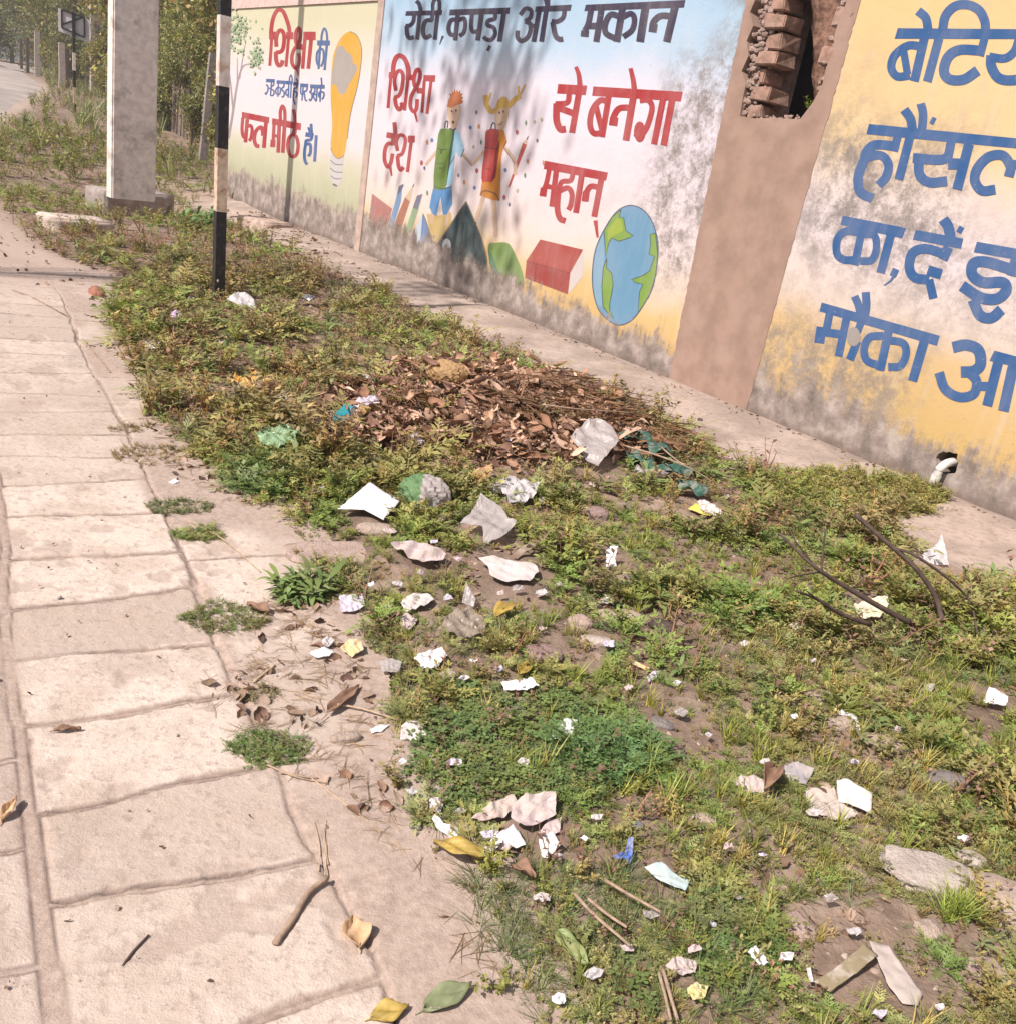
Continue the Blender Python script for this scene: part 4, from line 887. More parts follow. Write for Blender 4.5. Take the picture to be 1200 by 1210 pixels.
# fence of rough stakes between the concrete pole and the end of the wall
stf = []
rs = random.Random(21)
f0 = G(228, 168); f1 = G(186, 146); f2 = G(125, 117)
fence = empty('stake_fence', tuple(map(float, f0)), 'fence of rough upright stakes under the trees behind the concrete pole', 'fence')
for i in range(46):
    t = i/45; p = f0+(f1-f0)*t*2 if t < .5 else f1+(f2-f1)*(t-.5)*2
    h = rs.uniform(1.5, 2.1); r = rs.uniform(0.035, 0.075); q = p-f0
    V, Fc = tube([(q[0], q[1], q[2]-0.3), (q[0]+rs.uniform(-.06, .06), q[1]+rs.uniform(-.06, .06), q[2]+h*.5), (q[0]+rs.uniform(-.1, .1), q[1]+rs.uniform(-.1, .1), q[2]+h)], [r, r*.9, r*.75], 6)
    mesh('stake', V, Fc, MWOOD if i % 3 else MWOODD, fence, False)
for h in (0.55, 1.25):
    V, Fc = tube([(0, 0, h), tuple((f1-f0)+np.array([0, 0, h])), tuple((f2-f0)+np.array([0, 0, h+.05]))], [0.025, 0.025, 0.025], 5)
    mesh('rail', V, Fc, MWOODD, fence)

# drain pipe out of its hole
pp = WP(1120, 548); base = np.array([WALL_O[0]-WALL_D[0]*pp[0], WALL_O[1]-WALL_D[1]*pp[0], float(pp[1])])
dp = empty('drain_pipe', tuple(map(float, base)), 'short white plastic drain pipe bent down from a hole in the wall', 'pipe', rz=wall.rotation_euler[2])
MPVC = mat_simple('white_pvc', (0.62, 0.58, 0.55), 0.45, 0.06, 10, 0, 0.4, dirt=(0.4, 0.33, 0.28), dirt_amt=0.5, dirt_scale=30)
MPVCG = mat_simple('soiled_pvc', (0.42, 0.40, 0.36), 0.55, 0.15, 14, 0, 0.3, dirt=(0.25, 0.22, 0.16), dirt_amt=0.7, dirt_scale=25)
L_ = [(0.01, 0.18, 0.015), (0.005, 0.03, 0.012), (0, -0.03, 0.0), (-0.005, -0.065, -0.03), (-0.008, -0.07, -0.075)]
V, Fc = tube(smooth_line(L_, 5), [0.026]*21, 14); mesh('elbow', V, Fc, MPVC, dp, True)
V, Fc = tube([(-0.008, -0.07, -0.07), (-0.012, -0.072, -0.13), (-0.02, -0.074, -0.155)], [0.030, 0.030, 0.0295], 14); mesh('pipe_end', V, Fc, MPVCG, dp, True)

# ------------------------------------------------------------------ trees
LEAF = mat_leaf('tree_leaves', 0.3); BARK = mat_simple('brown_bark', (0.20, 0.14, 0.105), 0.95, 0.3, 18, 0.9, 0.1)
def leaf_cloud(rng, centres, n, size, cols, spread):
    """n small folded leaves in clumps round the centres -> verts, quads, tint"""
    c = np.asarray(centres, float); pick = rng.integers(0, len(c), n)
    p = c[pick, :3]+rng.normal(size=(n, 3))*(c[pick, 3:4]*spread)
    d = rng.normal(size=(n, 3)); d[:, 2] -= 0.5; d /= np.linalg.norm(d, axis=1)[:, None]
    u = np.cross(d, rng.normal(size=(n, 3))); u /= np.linalg.norm(u, axis=1)[:, None]
    s = size*rng.uniform(0.6, 1.35, (n, 1)); nn = np.cross(d, u)
    V = np.stack([p, p+d*s*0.5+u*s*0.26+nn*s*0.06, p+d*s, p+d*s*0.5-u*s*0.26+nn*s*0.06], 1).reshape(-1, 3)
    Q = np.arange(4*n).reshape(n, 4)
    cc = np.asarray(cols)[rng.integers(0, len(cols), n)]; clump = np.random.default_rng(7).uniform(0.72, 1.3, len(c))[pick][:, None]
    T = np.repeat(np.clip(cc*clump*rng.uniform(0.75, 1.25, (n, 1)), 0, 1), 4, 0)
    return V, Q, T
def make_tree(name, label, seed, h, crown_r, trunk_r, nleaf, size, cols, group=None, low=0.3, lean=(0, 0)):
    rng = np.random.default_rng(seed); rnd = random.Random(seed)
    t = empty(name, (0, 0, 0), label, 'tree', group)
    S = Soup(); top = (lean[0], lean[1], h*0.8)
    tr = [(0, 0, -0.3), (lean[0]*.1+rnd.uniform(-.08, .08), lean[1]*.1, h*0.2), (lean[0]*.45+rnd.uniform(-.15, .15), lean[1]*.45+rnd.uniform(-.15, .15), h*0.45), top]
    tl = smooth_line(tr, 5); S.add(*tube(tl, [trunk_r*(1.25-0.95*i/(len(tl)-1)) for i in range(len(tl))], 8))
    cs = []
    for k in range(22):
        a = rnd.uniform(0, 2*math.pi); zz = rnd.uniform(low, 1.0); rr = crown_r*math.sqrt(rnd.uniform(0.05, 1))*math.sin(math.pi*min(0.97, max(0.15, (zz-low)/(1-low)*0.75+0.2)))
        c = (lean[0]*zz+rr*math.cos(a), lean[1]*zz+rr*math.sin(a), h*zz)
        i0 = min(len(tl)-1, int(len(tl)*max(0.2, zz*0.8-.1))); b0 = tl[i0]
        mid = ((b0[0]+c[0])/2+rnd.uniform(-.1, .1), (b0[1]+c[1])/2+rnd.uniform(-.1, .1), (b0[2]+c[2])/2+0.1)
        S.add(*tube([b0, mid, c], [trunk_r*.4, trunk_r*.25, trunk_r*.08], 5))
        cs.append((*c, crown_r*rnd.uniform(0.2, 0.42)))
    S.build('trunk', BARK, t)
    V, Q, T = leaf_cloud(rng, cs, nleaf, size, cols, 0.62)
    mesh('crown', V, Q, LEAF, t, False, T); return t
def copy_tree(o, loc, rz, sc, label):
    c = o.copy(); COL.objects.link(c); c.location = loc; c.rotation_euler = (0, 0, rz); c.scale = (sc, sc, sc); c['label'] = label
    for ch in list(o.children):
        d = ch.copy(); COL.objects.link(d); d.parent = c
    return c
GR = [(0.22, 0.24, 0.08), (0.32, 0.32, 0.11), (0.12, 0.145, 0.05), (0.40, 0.34, 0.14)]
YG = [(0.30, 0.31, 0.07), (0.20, 0.22, 0.06), (0.36, 0.31, 0.10), (0.34, 0.23, 0.10)]
DK = [(0.10, 0.12, 0.045), (0.19, 0.195, 0.07), (0.27, 0.22, 0.10)]
TG = 'trees behind the far fence'
def at(x, y): return (x, y, float(macro(x, y)))
t1 = make_tree('roadside_tree', 'bushy olive green tree right behind the concrete pole', 11, 6.5, 2.0, 0.10, 15000, 0.15, GR, TG, 0.12)
t2 = make_tree('roadside_tree', 'yellow green leafy tree between the concrete pole and the wall end', 12, 5.5, 1.7, 0.08, 12000, 0.17, YG, TG, 0.16)
t3 = make_tree('roadside_tree', 'dark dense tree over the stakes left of the striped post', 13, 7.5, 2.4, 0.13, 15000, 0.15, DK, TG, 0.14)
def put_tree(o, x, y, rz, sc): o.location = at(x, y); o.rotation_euler = (0, 0, rz); o.scale = (sc, sc, sc)
put_tree(t3, -6.6, 22.6, 0.4, 0.85); put_tree(t2, -9.0, 26.8, 1.2, 0.95); put_tree(t1, -12.4, 32.6, 2.0, 1.05)
copy_tree(t3, at(-8.6, 30.0), 2.2, 1.0, 'tall dark tree between the two leafy trees left of the striped post')
copy_tree(t2, at(-16.0, 37.0), 3.3, 1.25, 'yellow green tree right of the tall slim grey pole')
copy_tree(t1, at(-18.6, 43.5), 4.2, 1.2, 'bushy tree behind the tall slim grey pole')
copy_tree(t3, at(-22.3, 48.5), 5.0, 1.15, 'dark tree behind the small road sign')
copy_tree(t1, at(-26.3, 52.5), 0.9, 1.15, 'bushy tree just left of the small road sign')
copy_tree(t2, at(-29.5, 58.0), 2.6, 1.5, 'yellow green tree over the tall pale grey fence post')
copy_tree(t3, at(-34.5, 64.0), 3.9, 1.1, 'dark tree above the farthest thin fence posts')
copy_tree(t1, at(-40.0, 70.0), 5.5, 1.3, 'olive tree at the far road bend')
copy_tree(t2, at(-48.0, 78.0), 1.8, 1.7, 'pale far tree at the left edge beyond the road bend')
copy_tree(t3, at(-46.0, 92.0), 0.2, 2.0, 'tallest hazy tree far beyond the road bend')
copy_tree(t1, at(-60.0, 90.0), 3.0, 2.1, 'broad hazy tree far off at the left edge')
copy_tree(t1, at(-13.0, 42.0), 1.0, 1.7, 'big tree at the back behind the concrete pole')
copy_tree(t3, at(-18.0, 54.0), 2.0, 1.9, 'big dark tree at the back behind the slim grey pole')
copy_tree(t1, at(-27.0, 68.0), 4.0, 2.0, 'big olive tree at the back above the road sign')
# a tall thin roadside tree left of the picture, whose crown dapples the far half of the wall
shade = make_tree('roadside_tree', 'tall slender tree standing left of the path', 31, 15.0, 1.7, 0.035, 1500, 0.19, GR, None, 0.68, (1.6, 1.2))
shade.location = at(-8.2, 3.4)
# old trunk inside the break in the wall and a seedling rooted there
tk = empty('tree_trunk', (float(WALL_O[0]+2.42*WALL_D[0]), float(WALL_O[1]+2.42*WALL_D[1]), 0.0), 'gnarled brown trunk seen inside the broken pier of the wall', 'trunk', rz=wall.rotation_euler[2])
V, Fc = tube(smooth_line([(0.05, 0.34, 2.02), (0.03, 0.32, 2.2), (-0.02, 0.31, 2.45), (-0.09, 0.31, 2.8), (-0.18, 0.33, 3.3), (-0.24, 0.36, 3.7)], 6), [0.035+0.0072*i for i in range(31)], 14)
V = [Vector(v)*1.0+Vector((0.014*math.sin(v[2]*9+v[0]*60), 0.012*math.sin(v[0]*90), 0)) for v in V]
MTK = mat_simple('red_brown_bark', (0.20, 0.115, 0.085), 0.95, 0.45, 26, 1.0, 0.1)
mesh('bark', V, Fc, MTK, tk, True)

# ------------------------------------------------------------------ litter
def folds(x, y, seed, n=7, f0=6, f1=26):
    r = random.Random(seed); s = 0
    for _ in range(n):
        a = r.uniform(0, 6.28); f = r.uniform(f0, f1); q = (x*math.cos(a)+y*math.sin(a))*f+r.random()
        s = s+(np.abs(q-np.floor(q)-0.5)*2-0.5)/n*2*(f0/f)**0.5
    return s
def frame_at(pts, lift, rise):
    n_ = max(pts, key=lambda p: p[1]); P = G(n_[0], n_[1], lift)
    vh = np.array([P[0], P[1], 0.0]); vh /= np.linalg.norm(vh)
    a = math.radians(rise); N = np.array([-vh[0]*math.sin(a), -vh[1]*math.sin(a), math.cos(a)])
    d = rays([p[0] for p in pts], [p[1] for p in pts]); C = np.array([0, 0, EYE])
    t = ((P-C) @ N)/(d @ N)
    return P, C+d*t[:, None], N, vh
LITTER = []
MP_ = {}
def paper_mat(name, col, spots=0.25, rough=0.75):
    if name not in MP_:
        t = NT(name); a = t.noise(18, 5, 0.6); b = t.noise(70, 4, 0.65)
        c = t.mix(t.math('MULTIPLY', t.map(a, 0.46, 0.66), min(1, spots*1.6)), col, tuple(x*0.62 for x in (0.75, 0.64, 0.55)))
        c = t.mix(t.math('MULTIPLY', t.map(b, 0.62, 0.72), spots*0.8), c, tuple(x*0.4 for x in col))
        t.bump(a, 0.2, 0.004); MP_[name] = t.fin(c, rough, 0.3)
    return MP_[name]
def scrap(name, label, cat, pts, mat, lift=0.03, amp=0.012, rise=6, seed=1, th=0.0012, group=None, curl=0.0, K=8, Mx=44, parent=None, part_of=None, ragged=0.018):
    """one torn or crumpled sheet whose outline is given in photo pixels; laid on the weeds as real geometry"""
    lift = lift*0.6; amp = amp*1.4
    P, W, N, vh = frame_at(pts, lift, rise)
    L = W-P; c = L.mean(0)
    rng = np.random.default_rng(seed)
    seg = np.linalg.norm(np.roll(L, -1, 0)-L, axis=1); cum = np.concatenate([[0], np.cumsum(seg)])
    q = np.linspace(0, cum[-1], Mx, endpoint=False); Lc = np.concatenate([L, L[:1]])
    Bd = np.stack([np.interp(q, cum, Lc[:, i]) for i in range(3)], -1)
    # keep the true corners
    for i in range(len(L)):
        j = int(np.argmin(np.abs(q-cum[i]))); Bd[j] = L[i]
    Bd = c+(Bd-c)*(1+ragged*rng.normal(size=(Mx, 1)))
    V = [c]+[c+(b-c)*(k/K) for k in range(1, K+1) for b in Bd]; V = np.array(V)
    e1 = np.array([vh[1], -vh[0], 0]); x = V @ e1; y = V @ vh
    size = max(0.05, float(np.ptp(x))); fs = 0.22/size
    rr = np.array([0]+[k/K for k in range(1, K+1) for _ in range(Mx)])
    hgt = amp*folds(x*fs, y*fs, seed, 8)+amp*0.5*(fbm(x*fs*14, y*fs*14, 3, seed)-0.5)+curl*(rr**2)*(0.5+0.8*np.sin(np.array([0]+[6.28*m/Mx*2+seed for _ in range(K) for m in range(Mx)])))
    V = V+N[None, :]*hgt[:, None]
    V[:, 2] = np.maximum(V[:, 2], -0.6*lift)
    Fc = [(0, 1+m, 1+(m+1) % Mx) for m in range(Mx)]
    for k in range(K-1):
        for m in range(Mx):
            a = 1+k*Mx+m; b = 1+k*Mx+(m+1) % Mx; Fc.append((a, a+Mx, b+Mx, b))
    o = mesh(name, V, Fc, mat, None, amp < 0.015); o.location = tuple(map(float, P))
    if th:
        md = o.modifiers.new('thickness', 'SOLIDIFY'); md.thickness = th; md.offset = 0
    LITTER.append((pts, P+c, float(np.linalg.norm(L-c, axis=1).max())))
    return tag(o, label, cat, group)
WHT = paper_mat('white_paper', (0.70, 0.67, 0.68), 0.22); WH2 = paper_mat('soiled_paper', (0.54, 0.48, 0.47), 0.4); PNK = paper_mat('pinkish_paper', (0.50, 0.395, 0.385), 0.4)
LIL = paper_mat('lilac_paper', (0.52, 0.46, 0.54), 0.25); GRY = paper_mat('grey_paper', (0.30, 0.265, 0.28), 0.3); PBL = paper_mat('pale_blue_foil', (0.42, 0.50, 0.50), 0.15, 0.4)
CLR = mat_film('clear_plastic', (0.62, 0.555, 0.54), 0.30); MLK = mat_film('milky_plastic', (0.74, 0.69, 0.70), 0.12); GRF = mat_film('pale_green_plastic', (0.42, 0.60, 0.36), 0.25); TAN = mat_film('tan_plastic', (0.55, 0.35, 0.17), 0.05, 0.6)
TEA = paper_mat('teal_plastic', (0.035, 0.33, 0.38), 0.15, 0.4); YEL = paper_mat('yellow_wrapper', (0.74, 0.55, 0.10), 0.2, 0.45); ORG = paper_mat('orange_wrapper', (0.60, 0.30, 0.05), 0.3, 0.5); BRN = paper_mat('brown_card', (0.23, 0.15, 0.10), 0.3)
DGR = paper_mat('dark_green_cloth', (0.03, 0.095, 0.07), 0.25, 0.8); BLU = paper_mat('blue_foil', (0.09, 0.16, 0.48), 0.3, 0.4); PUR = paper_mat('purple_wrapper', (0.50, 0.36, 0.55), 0.2, 0.5)
sc_ = scrap
sc_('paper_sheet', 'flat clean white paper sheet, the brightest piece, left of the green and white bag', 'paper', [(399, 602), (437, 570), (474, 592), (453, 614), (430, 602)], WHT, 0.05, 0.006, 14, 1)
sc_('plastic_sheet', 'large crumpled white plastic sheet right of the green and white bag', 'plastic', [(590, 566), (606, 561), (619, 567), (637, 571), (633, 583), (617, 594), (601, 594), (594, 580)], MLK, 0.06, 0.035, 14, 2)
sc_('plastic_scrap', 'small pinkish white plastic scrap touching the large crumpled sheet', 'plastic', [(558, 574), (580, 569), (592, 568), (594, 580), (575, 582)], MLK, 0.04, 0.018, 10, 3)
sc_('torn_plastic', 'torn dull grey plastic sheet with a pointed top below the crumpled white one', 'plastic', [(543, 618), (556, 606), (568, 585), (592, 600), (600, 612), (610, 616), (596, 634), (572, 641), (570, 622)], CLR, 0.05, 0.02, 16, 4)
sc_('paper_scrap', 'lilac crumpled paper lying on the brown leaf pile', 'paper', [(415, 479), (424, 470), (441, 466), (456, 468), (446, 480), (428, 490), (417, 489)], LIL, 0.05, 0.02, 18, 5)
sc_('paper_scrap', 'white paper tucked behind the teal packet', 'paper', [(377, 490), (392, 484), (408, 492), (404, 498), (386, 496)], WHT, 0.06, 0.012, 14, 6)
sc_('paper_scrap', 'white paper slip on the leaves right below the teal packet', 'paper', [(387, 510), (400, 502), (413, 508), (398, 512)], WHT, 0.04, 0.006, 8, 7)
sc_('paper_scrap', 'small lilac folded paper in the middle of the brown leaf pile', 'paper', [(484, 514), (492, 511), (503, 521), (496, 527), (487, 522)], LIL, 0.05, 0.01, 22, 8)
sc_('paper_strip', 'narrow white paper strip standing in the weeds behind the leaf pile', 'paper', [(426, 440), (432, 436), (446, 452), (444, 456)], WH2, 0.06, 0.006, 30, 9)
sc_('plastic_sheet', 'big dull translucent plastic sheet on the right side of the leaf pile', 'plastic', [(672, 516), (690, 500), (704, 493), (722, 503), (732, 520), (718, 536), (706, 551), (694, 545), (684, 528)], CLR, 0.08, 0.035, 24, 10)
sc_('wrapper', 'yellow and white torn wrapper beside the dark green rags', 'wrapper', [(823, 592), (832, 590), (852, 602), (851, 612), (838, 608), (826, 601)], WH2, 0.05, 0.012, 16, 11)
sc_('wrapper', 'bright yellow wrapper edge against the torn white one', 'wrapper', [(812, 601), (822, 594), (842, 606), (838, 610), (824, 606)], YEL, 0.04, 0.008, 12, 12)
sc_('paper_scrap', 'small upright white paper alone in green weeds right of the grey plastic', 'paper', [(716, 650), (721, 645), (730, 645), (726, 660), (728, 670), (715, 670)], WHT, 0.03, 0.01, 45, 13)
sc_('card_strip', 'dark brown card with a white curled edge above the folded printed packet', 'card', [(604, 657), (618, 645), (632, 637), (648, 623), (652, 627), (640, 640), (624, 650), (611, 660)], BRN, 0.04, 0.012, 22, 14)
sc_('printed_packet', 'folded white printed packet with a pale green corner', 'packet', [(564, 658), (584, 657), (632, 667), (636, 676), (625, 686), (598, 688), (580, 680), (576, 668)], WH2, 0.04, 0.014, 10, 15)
sc_('paper_heap', 'rumpled pinkish grey paper beside the flat pale slab', 'paper', [(461, 642), (478, 637), (505, 642), (528, 652), (524, 660), (502, 664), (484, 658)], PNK, 0.05, 0.035, 16, 16)
sc_('paper_scrap', 'bluish grey torn paper left of two close scraps in the weeds', 'paper', [(401, 704), (428, 702), (432, 716), (416, 724), (402, 722)], LIL, 0.03, 0.012, 14, 17)
sc_('paper_scrap', 'curled whitish paper with a brown underside near the clear brown film', 'paper', [(473, 712), (484, 702), (505, 700), (513, 708), (502, 716), (480, 722)], WH2, 0.04, 0.02, 14, 18)
sc_('paper_scrap', 'pinkish card piece just below the curled whitish paper', 'paper', [(472, 730), (480, 724), (494, 732), (486, 744), (475, 741)], PNK, 0.02, 0.008, 8, 19)
sc_('plastic_film', 'brownish clear film crumpled in the centre of the weeds', 'plastic', [(518, 744), (532, 722), (556, 718), (576, 736), (570, 752), (545, 756)], mat_film('brown_film', (0.44, 0.36, 0.29), 0.2), 0.04, 0.04, 12, 20)
sc_('plastic_shard', 'pointed grey plastic shard standing above the brownish film', 'plastic', [(546, 712), (551, 688), (562, 708), (560, 718)], CLR, 0.03, 0.006, 50, 21)
sc_('paper_scrap', 'white paper with a straight edge at the left fringe of the weeds', 'paper', [(366, 771), (384, 764), (395, 770), (388, 776), (372, 777)], WHT, 0.03, 0.008, 10, 22)
sc_('wrapper', 'yellow and white wrapper next to the white straight edged paper', 'wrapper', [(402, 766), (412, 755), (428, 757), (430, 768), (416, 776)], paper_mat('buff_wrapper', (0.66, 0.48, 0.24), 0.4), 0.03, 0.01, 14, 23)
sc_('plastic_scrap', 'small pale plastic cap shaped scrap above the yellow wrapper', 'plastic', [(380, 756), (388, 752), (396, 757), (390, 763), (382, 762)], MLK, 0.04, 0.012, 14, 24)
sc_('paper_scrap', 'pale grey paper in the weeds left of the creased white sheet', 'paper', [(448, 780), (462, 778), (475, 782), (472, 795), (452, 794)], CLR, 0.03, 0.008, 12, 25)
sc_('paper_sheet', 'creased bright white sheet above the dark clover patch', 'paper', [(489, 776), (505, 770), (522, 764), (529, 774), (514, 790), (500, 788)], WHT, 0.05, 0.016, 16, 26)
sc_('paper_scrap', 'folded white paper below the reddish rough stone', 'paper', [(592, 806), (610, 804), (628, 801), (637, 810), (622, 816), (596, 815)], WHT, 0.05, 0.012, 10, 27)
sc_('paper_scrap', 'upright whitish torn paper at the left tip of the clover patch', 'paper', [(474, 858), (482, 852), (496, 852), (505, 870), (492, 876), (473, 874)], WH2, 0.02, 0.010, 36, 28)
sc_('paper_scrap', 'tiny white paper bit beside the oblong tan stone', 'paper', [(437, 862), (448, 857), (460, 856), (452, 864), (440, 866)], WHT, 0.02, 0.006, 8, 29)
sc_('paper_scrap', 'white paper folded in two at the right end of the clover patch', 'paper', [(649, 874), (657, 860), (666, 849), (682, 852), (676, 866), (674, 878), (660, 876)], WHT, 0.04, 0.02, 20, 30)
sc_('paper_sheet', 'large pinkish folded sheet at the top of the paper heap below the clover', 'paper', [(603, 966), (606, 950), (622, 938), (656, 936), (657, 962), (640, 972), (618, 978)], PNK, 0.05, 0.02, 18, 31)
sc_('paper_sheet', 'brown shaded pink paper at the left side of the paper heap', 'paper', [(556, 968), (580, 948), (606, 940), (612, 950), (596, 964), (572, 972)], paper_mat('brown_pink_paper', (0.50, 0.38, 0.34), 0.5), 0.04, 0.02, 14, 32)
sc_('paper_scrap', 'small pink square of paper under the large pinkish sheet', 'paper', [(636, 984), (648, 968), (663, 966), (661, 984), (648, 988)], PNK, 0.02, 0.006, 8, 33)
sc_('paper_scrap', 'bent white paper strip in front of the large pinkish sheet', 'paper', [(566, 1006), (584, 988), (606, 974), (622, 998), (610, 1002), (598, 994), (578, 1008)], WHT, 0.04, 0.010, 14, 34)
sc_('paper_scrap', 'clean white square paper at the lower right of the paper heap', 'paper', [(636, 992), (652, 982), (663, 998), (646, 1015), (640, 1012)], WHT, 0.04, 0.005, 12, 35)
sc_('paper_strip', 'long white torn paper strip left of the paper heap', 'paper', [(510, 968), (514, 962), (524, 972), (553, 982), (552, 998), (538, 992), (520, 982)], WHT, 0.03, 0.012, 12, 36)
sc_('paper_scrap', 'crumpled bit of white paper above the long torn strip', 'paper', [(507, 944), (516, 940), (524, 950), (520, 962), (508, 956)], WH2, 0.03, 0.012, 18, 37)
sc_('foil_strip', 'pale blue foil strip curled in short grass', 'foil', [(761, 1026), (780, 1021), (815, 1042), (808, 1055), (796, 1050), (776, 1038)], PBL, 0.04, 0.006, 16, 38, curl=0.008)
sc_('ribbon', 'small twisted bright blue ribbon in short grass', 'ribbon', [(724, 1010), (738, 1008), (742, 990), (748, 990), (747, 1008), (744, 1022), (738, 1014), (727, 1016)], BLU, 0.03, 0.012, 20, 39)
sc_('paper_scrap', 'black and white scrap in the low green weed at the lower right', 'paper', [(883, 1124), (892, 1117), (900, 1124), (907, 1138), (896, 1142), (890, 1132)], WHT, 0.04, 0.015, 20, 40)
sc_('paper_scrap', 'pinkish paper with folds left of a brown curled leaf', 'paper', [(868, 926), (874, 917), (890, 916), (902, 922), (902, 936), (884, 938)], PNK, 0.03, 0.012, 14, 41)
sc_('printed_paper', 'white printed paper standing on edge, the largest on the right', 'paper', [(988, 922), (1000, 920), (1030, 938), (1029, 962), (1004, 950), (990, 948)], paper_mat('printed_paper', (0.60, 0.56, 0.57), 0.5), 0.04, 0.008, 40, 42)
sc_('paper_sheet', 'dusty beige paper lying under the printed paper on edge', 'paper', [(950, 934), (984, 928), (990, 946), (1014, 962), (994, 972), (970, 964), (952, 954)], paper_mat('dusty_paper', (0.52, 0.43, 0.38), 0.5), 0.015, 0.012, 5, 43)
sc_('paper_scrap', 'grey square plastic piece left of the printed paper on edge', 'plastic', [(924, 904), (942, 900), (962, 908), (952, 928), (932, 924)], GRY, 0.03, 0.010, 22, 44)
sc_('paper_scrap', 'narrow white paper bent double between two tan stones on the right', 'paper', [(988, 840), (996, 838), (1012, 848), (1018, 864), (1010, 864), (996, 852)], WHT, 0.04, 0.010, 20, 45)
sc_('paper_scrap', 'pointed white paper at the right edge in tall grass', 'paper', [(1161, 830), (1168, 812), (1176, 814), (1191, 824), (1188, 834), (1174, 832)], WHT, 0.04, 0.014, 30, 46)
sc_('paper_scrap', 'small white paper below the bare branches', 'paper', [(932, 738), (942, 732), (956, 737), (950, 743), (936, 743)], WHT, 0.04, 0.012, 10, 47)
sc_('wrapper', 'orange edged pale wrapper under the bare branches', 'wrapper', [(1008, 714), (1030, 706), (1048, 704), (1050, 714), (1040, 728), (1014, 730)], paper_mat('pale_wrapper', (0.64, 0.56, 0.42), 0.5), 0.04, 0.02, 14, 48)
sc_('white_bag', 'white plastic bag with an upright tip on the bare concrete', 'bag', [(1082, 664), (1094, 650), (1108, 642), (1112, 630), (1116, 646), (1120, 668), (1098, 668)], MLK, 0.03, 0.02, 38, 49)
sc_('plastic_film', 'crumpled clear plastic at the foot of the striped post', 'plastic', [(268, 352), (282, 344), (298, 350), (304, 366), (298, 374), (284, 362)], MLK, 0.05, 0.035, 16, 50)
sc_('paper_scrap', 'white paper scrap in weeds left of the striped post', 'paper', [(170, 404), (176, 401), (188, 402), (189, 411), (174, 412)], WHT, 0.08, 0.01, 24, 51)
sc_('wrapper', 'small purple and white wrapper left of the striped post', 'wrapper', [(201, 370), (208, 366), (214, 371), (210, 378), (203, 377)], PUR, 0.06, 0.012, 24, 52)
sc_('paper_scrap', 'tiny white paper in weeds right of the striped post', 'paper', [(357, 350), (364, 347), (373, 350), (366, 355)], WHT, 0.10, 0.01, 14, 53)
sc_('wrapper', 'orange and yellow crumpled wrapper in the left weeds', 'wrapper', [(270, 450), (278, 441), (290, 446), (303, 438), (302, 452), (290, 457), (280, 452)], ORG, 0.07, 0.03, 16, 54)
sc_('plastic_film', 'pale green clear plastic beside the teal packet', 'plastic', [(303, 512), (314, 504), (338, 503), (352, 508), (348, 522), (326, 528), (308, 522)], GRF, 0.14, 0.03, 16, 55)
sc_('paper_scrap', 'pinkish white scrap under the leafy weeds left of the flat white sheet', 'paper', [(365, 572), (376, 569), (391, 577), (386, 582), (370, 581)], LIL, 0.04, 0.014, 12, 56)
sc_('paper_scrap', 'tiny white bit on the bare slab beside the path weeds', 'paper', [(199, 570), (207, 565), (212, 569), (205, 572)], WHT, 0.012, 0.004, 4, 57)
sc_('wrapper', 'bright orange brown leaf like wrapper above the crumpled white sheet', 'wrapper', [(556, 562), (566, 552), (578, 548), (583, 556), (576, 564), (564, 565)], paper_mat('rust_wrapper', (0.48, 0.20, 0.07), 0.3), 0.06, 0.014, 20, 58)
sc_('wrapper', 'pale yellow stub on the bare dirt in the middle', 'wrapper', [(745, 784), (750, 781), (767, 789), (764, 793)], paper_mat('buff_wrapper', (0.66, 0.48, 0.24), 0.4), 0.012, 0.004, 8, 59)
sc_('paper_scrap', 'lilac scrap below the pale yellow stub', 'paper', [(763, 800), (770, 794), (780, 792), (776, 800), (766, 806)], LIL, 0.02, 0.008, 10, 60)
sc_('paper_scrap', 'smallest white scrap right of the lilac one on bare dirt', 'paper', [(792, 808), (800, 803), (805, 806), (800, 811)], WHT, 0.015, 0.006, 8, 61)
sc_('paper_scrap', 'small square pink white scrap on stony ground', 'paper', [(706, 712), (714, 703), (726, 704), (724, 712), (712, 714)], WH2, 0.02, 0.006, 14, 62)
sc_('paper_strip', 'pinkish grey wrapper with a fold lying by dry stalks near the bottom', 'paper', [(786, 1140), (800, 1130), (824, 1136), (820, 1150), (800, 1152)], PNK, 0.02, 0.012, 10, 63)
sc_('wrapper', 'yellow and pink wrapper scrap at the bottom among grass', 'wrapper', [(811, 1168), (822, 1160), (836, 1166), (832, 1180), (818, 1182)], paper_mat('straw_wrapper', (0.62, 0.50, 0.24), 0.5), 0.03, 0.012, 12, 64)
sc_('paper_scrap', 'thin white sliver left of the folded card strip', 'paper', [(952, 1144), (957, 1143), (961, 1160), (956, 1161)], WH2, 0.02, 0.003, 10, 65)
sc_('plastic_scrap', 'pale stone coloured scrap in weeds left of the dark clover patch', 'plastic', [(519, 796), (530, 790), (540, 796), (532, 806), (522, 804)], CLR, 0.03, 0.008, 12, 66)
sc_('paper_scrap', 'pale scrap above the pinkish grey stone in the middle weeds', 'paper', [(452, 626), (466, 620), (470, 628), (458, 632)], PNK, 0.04, 0.010, 12, 67)
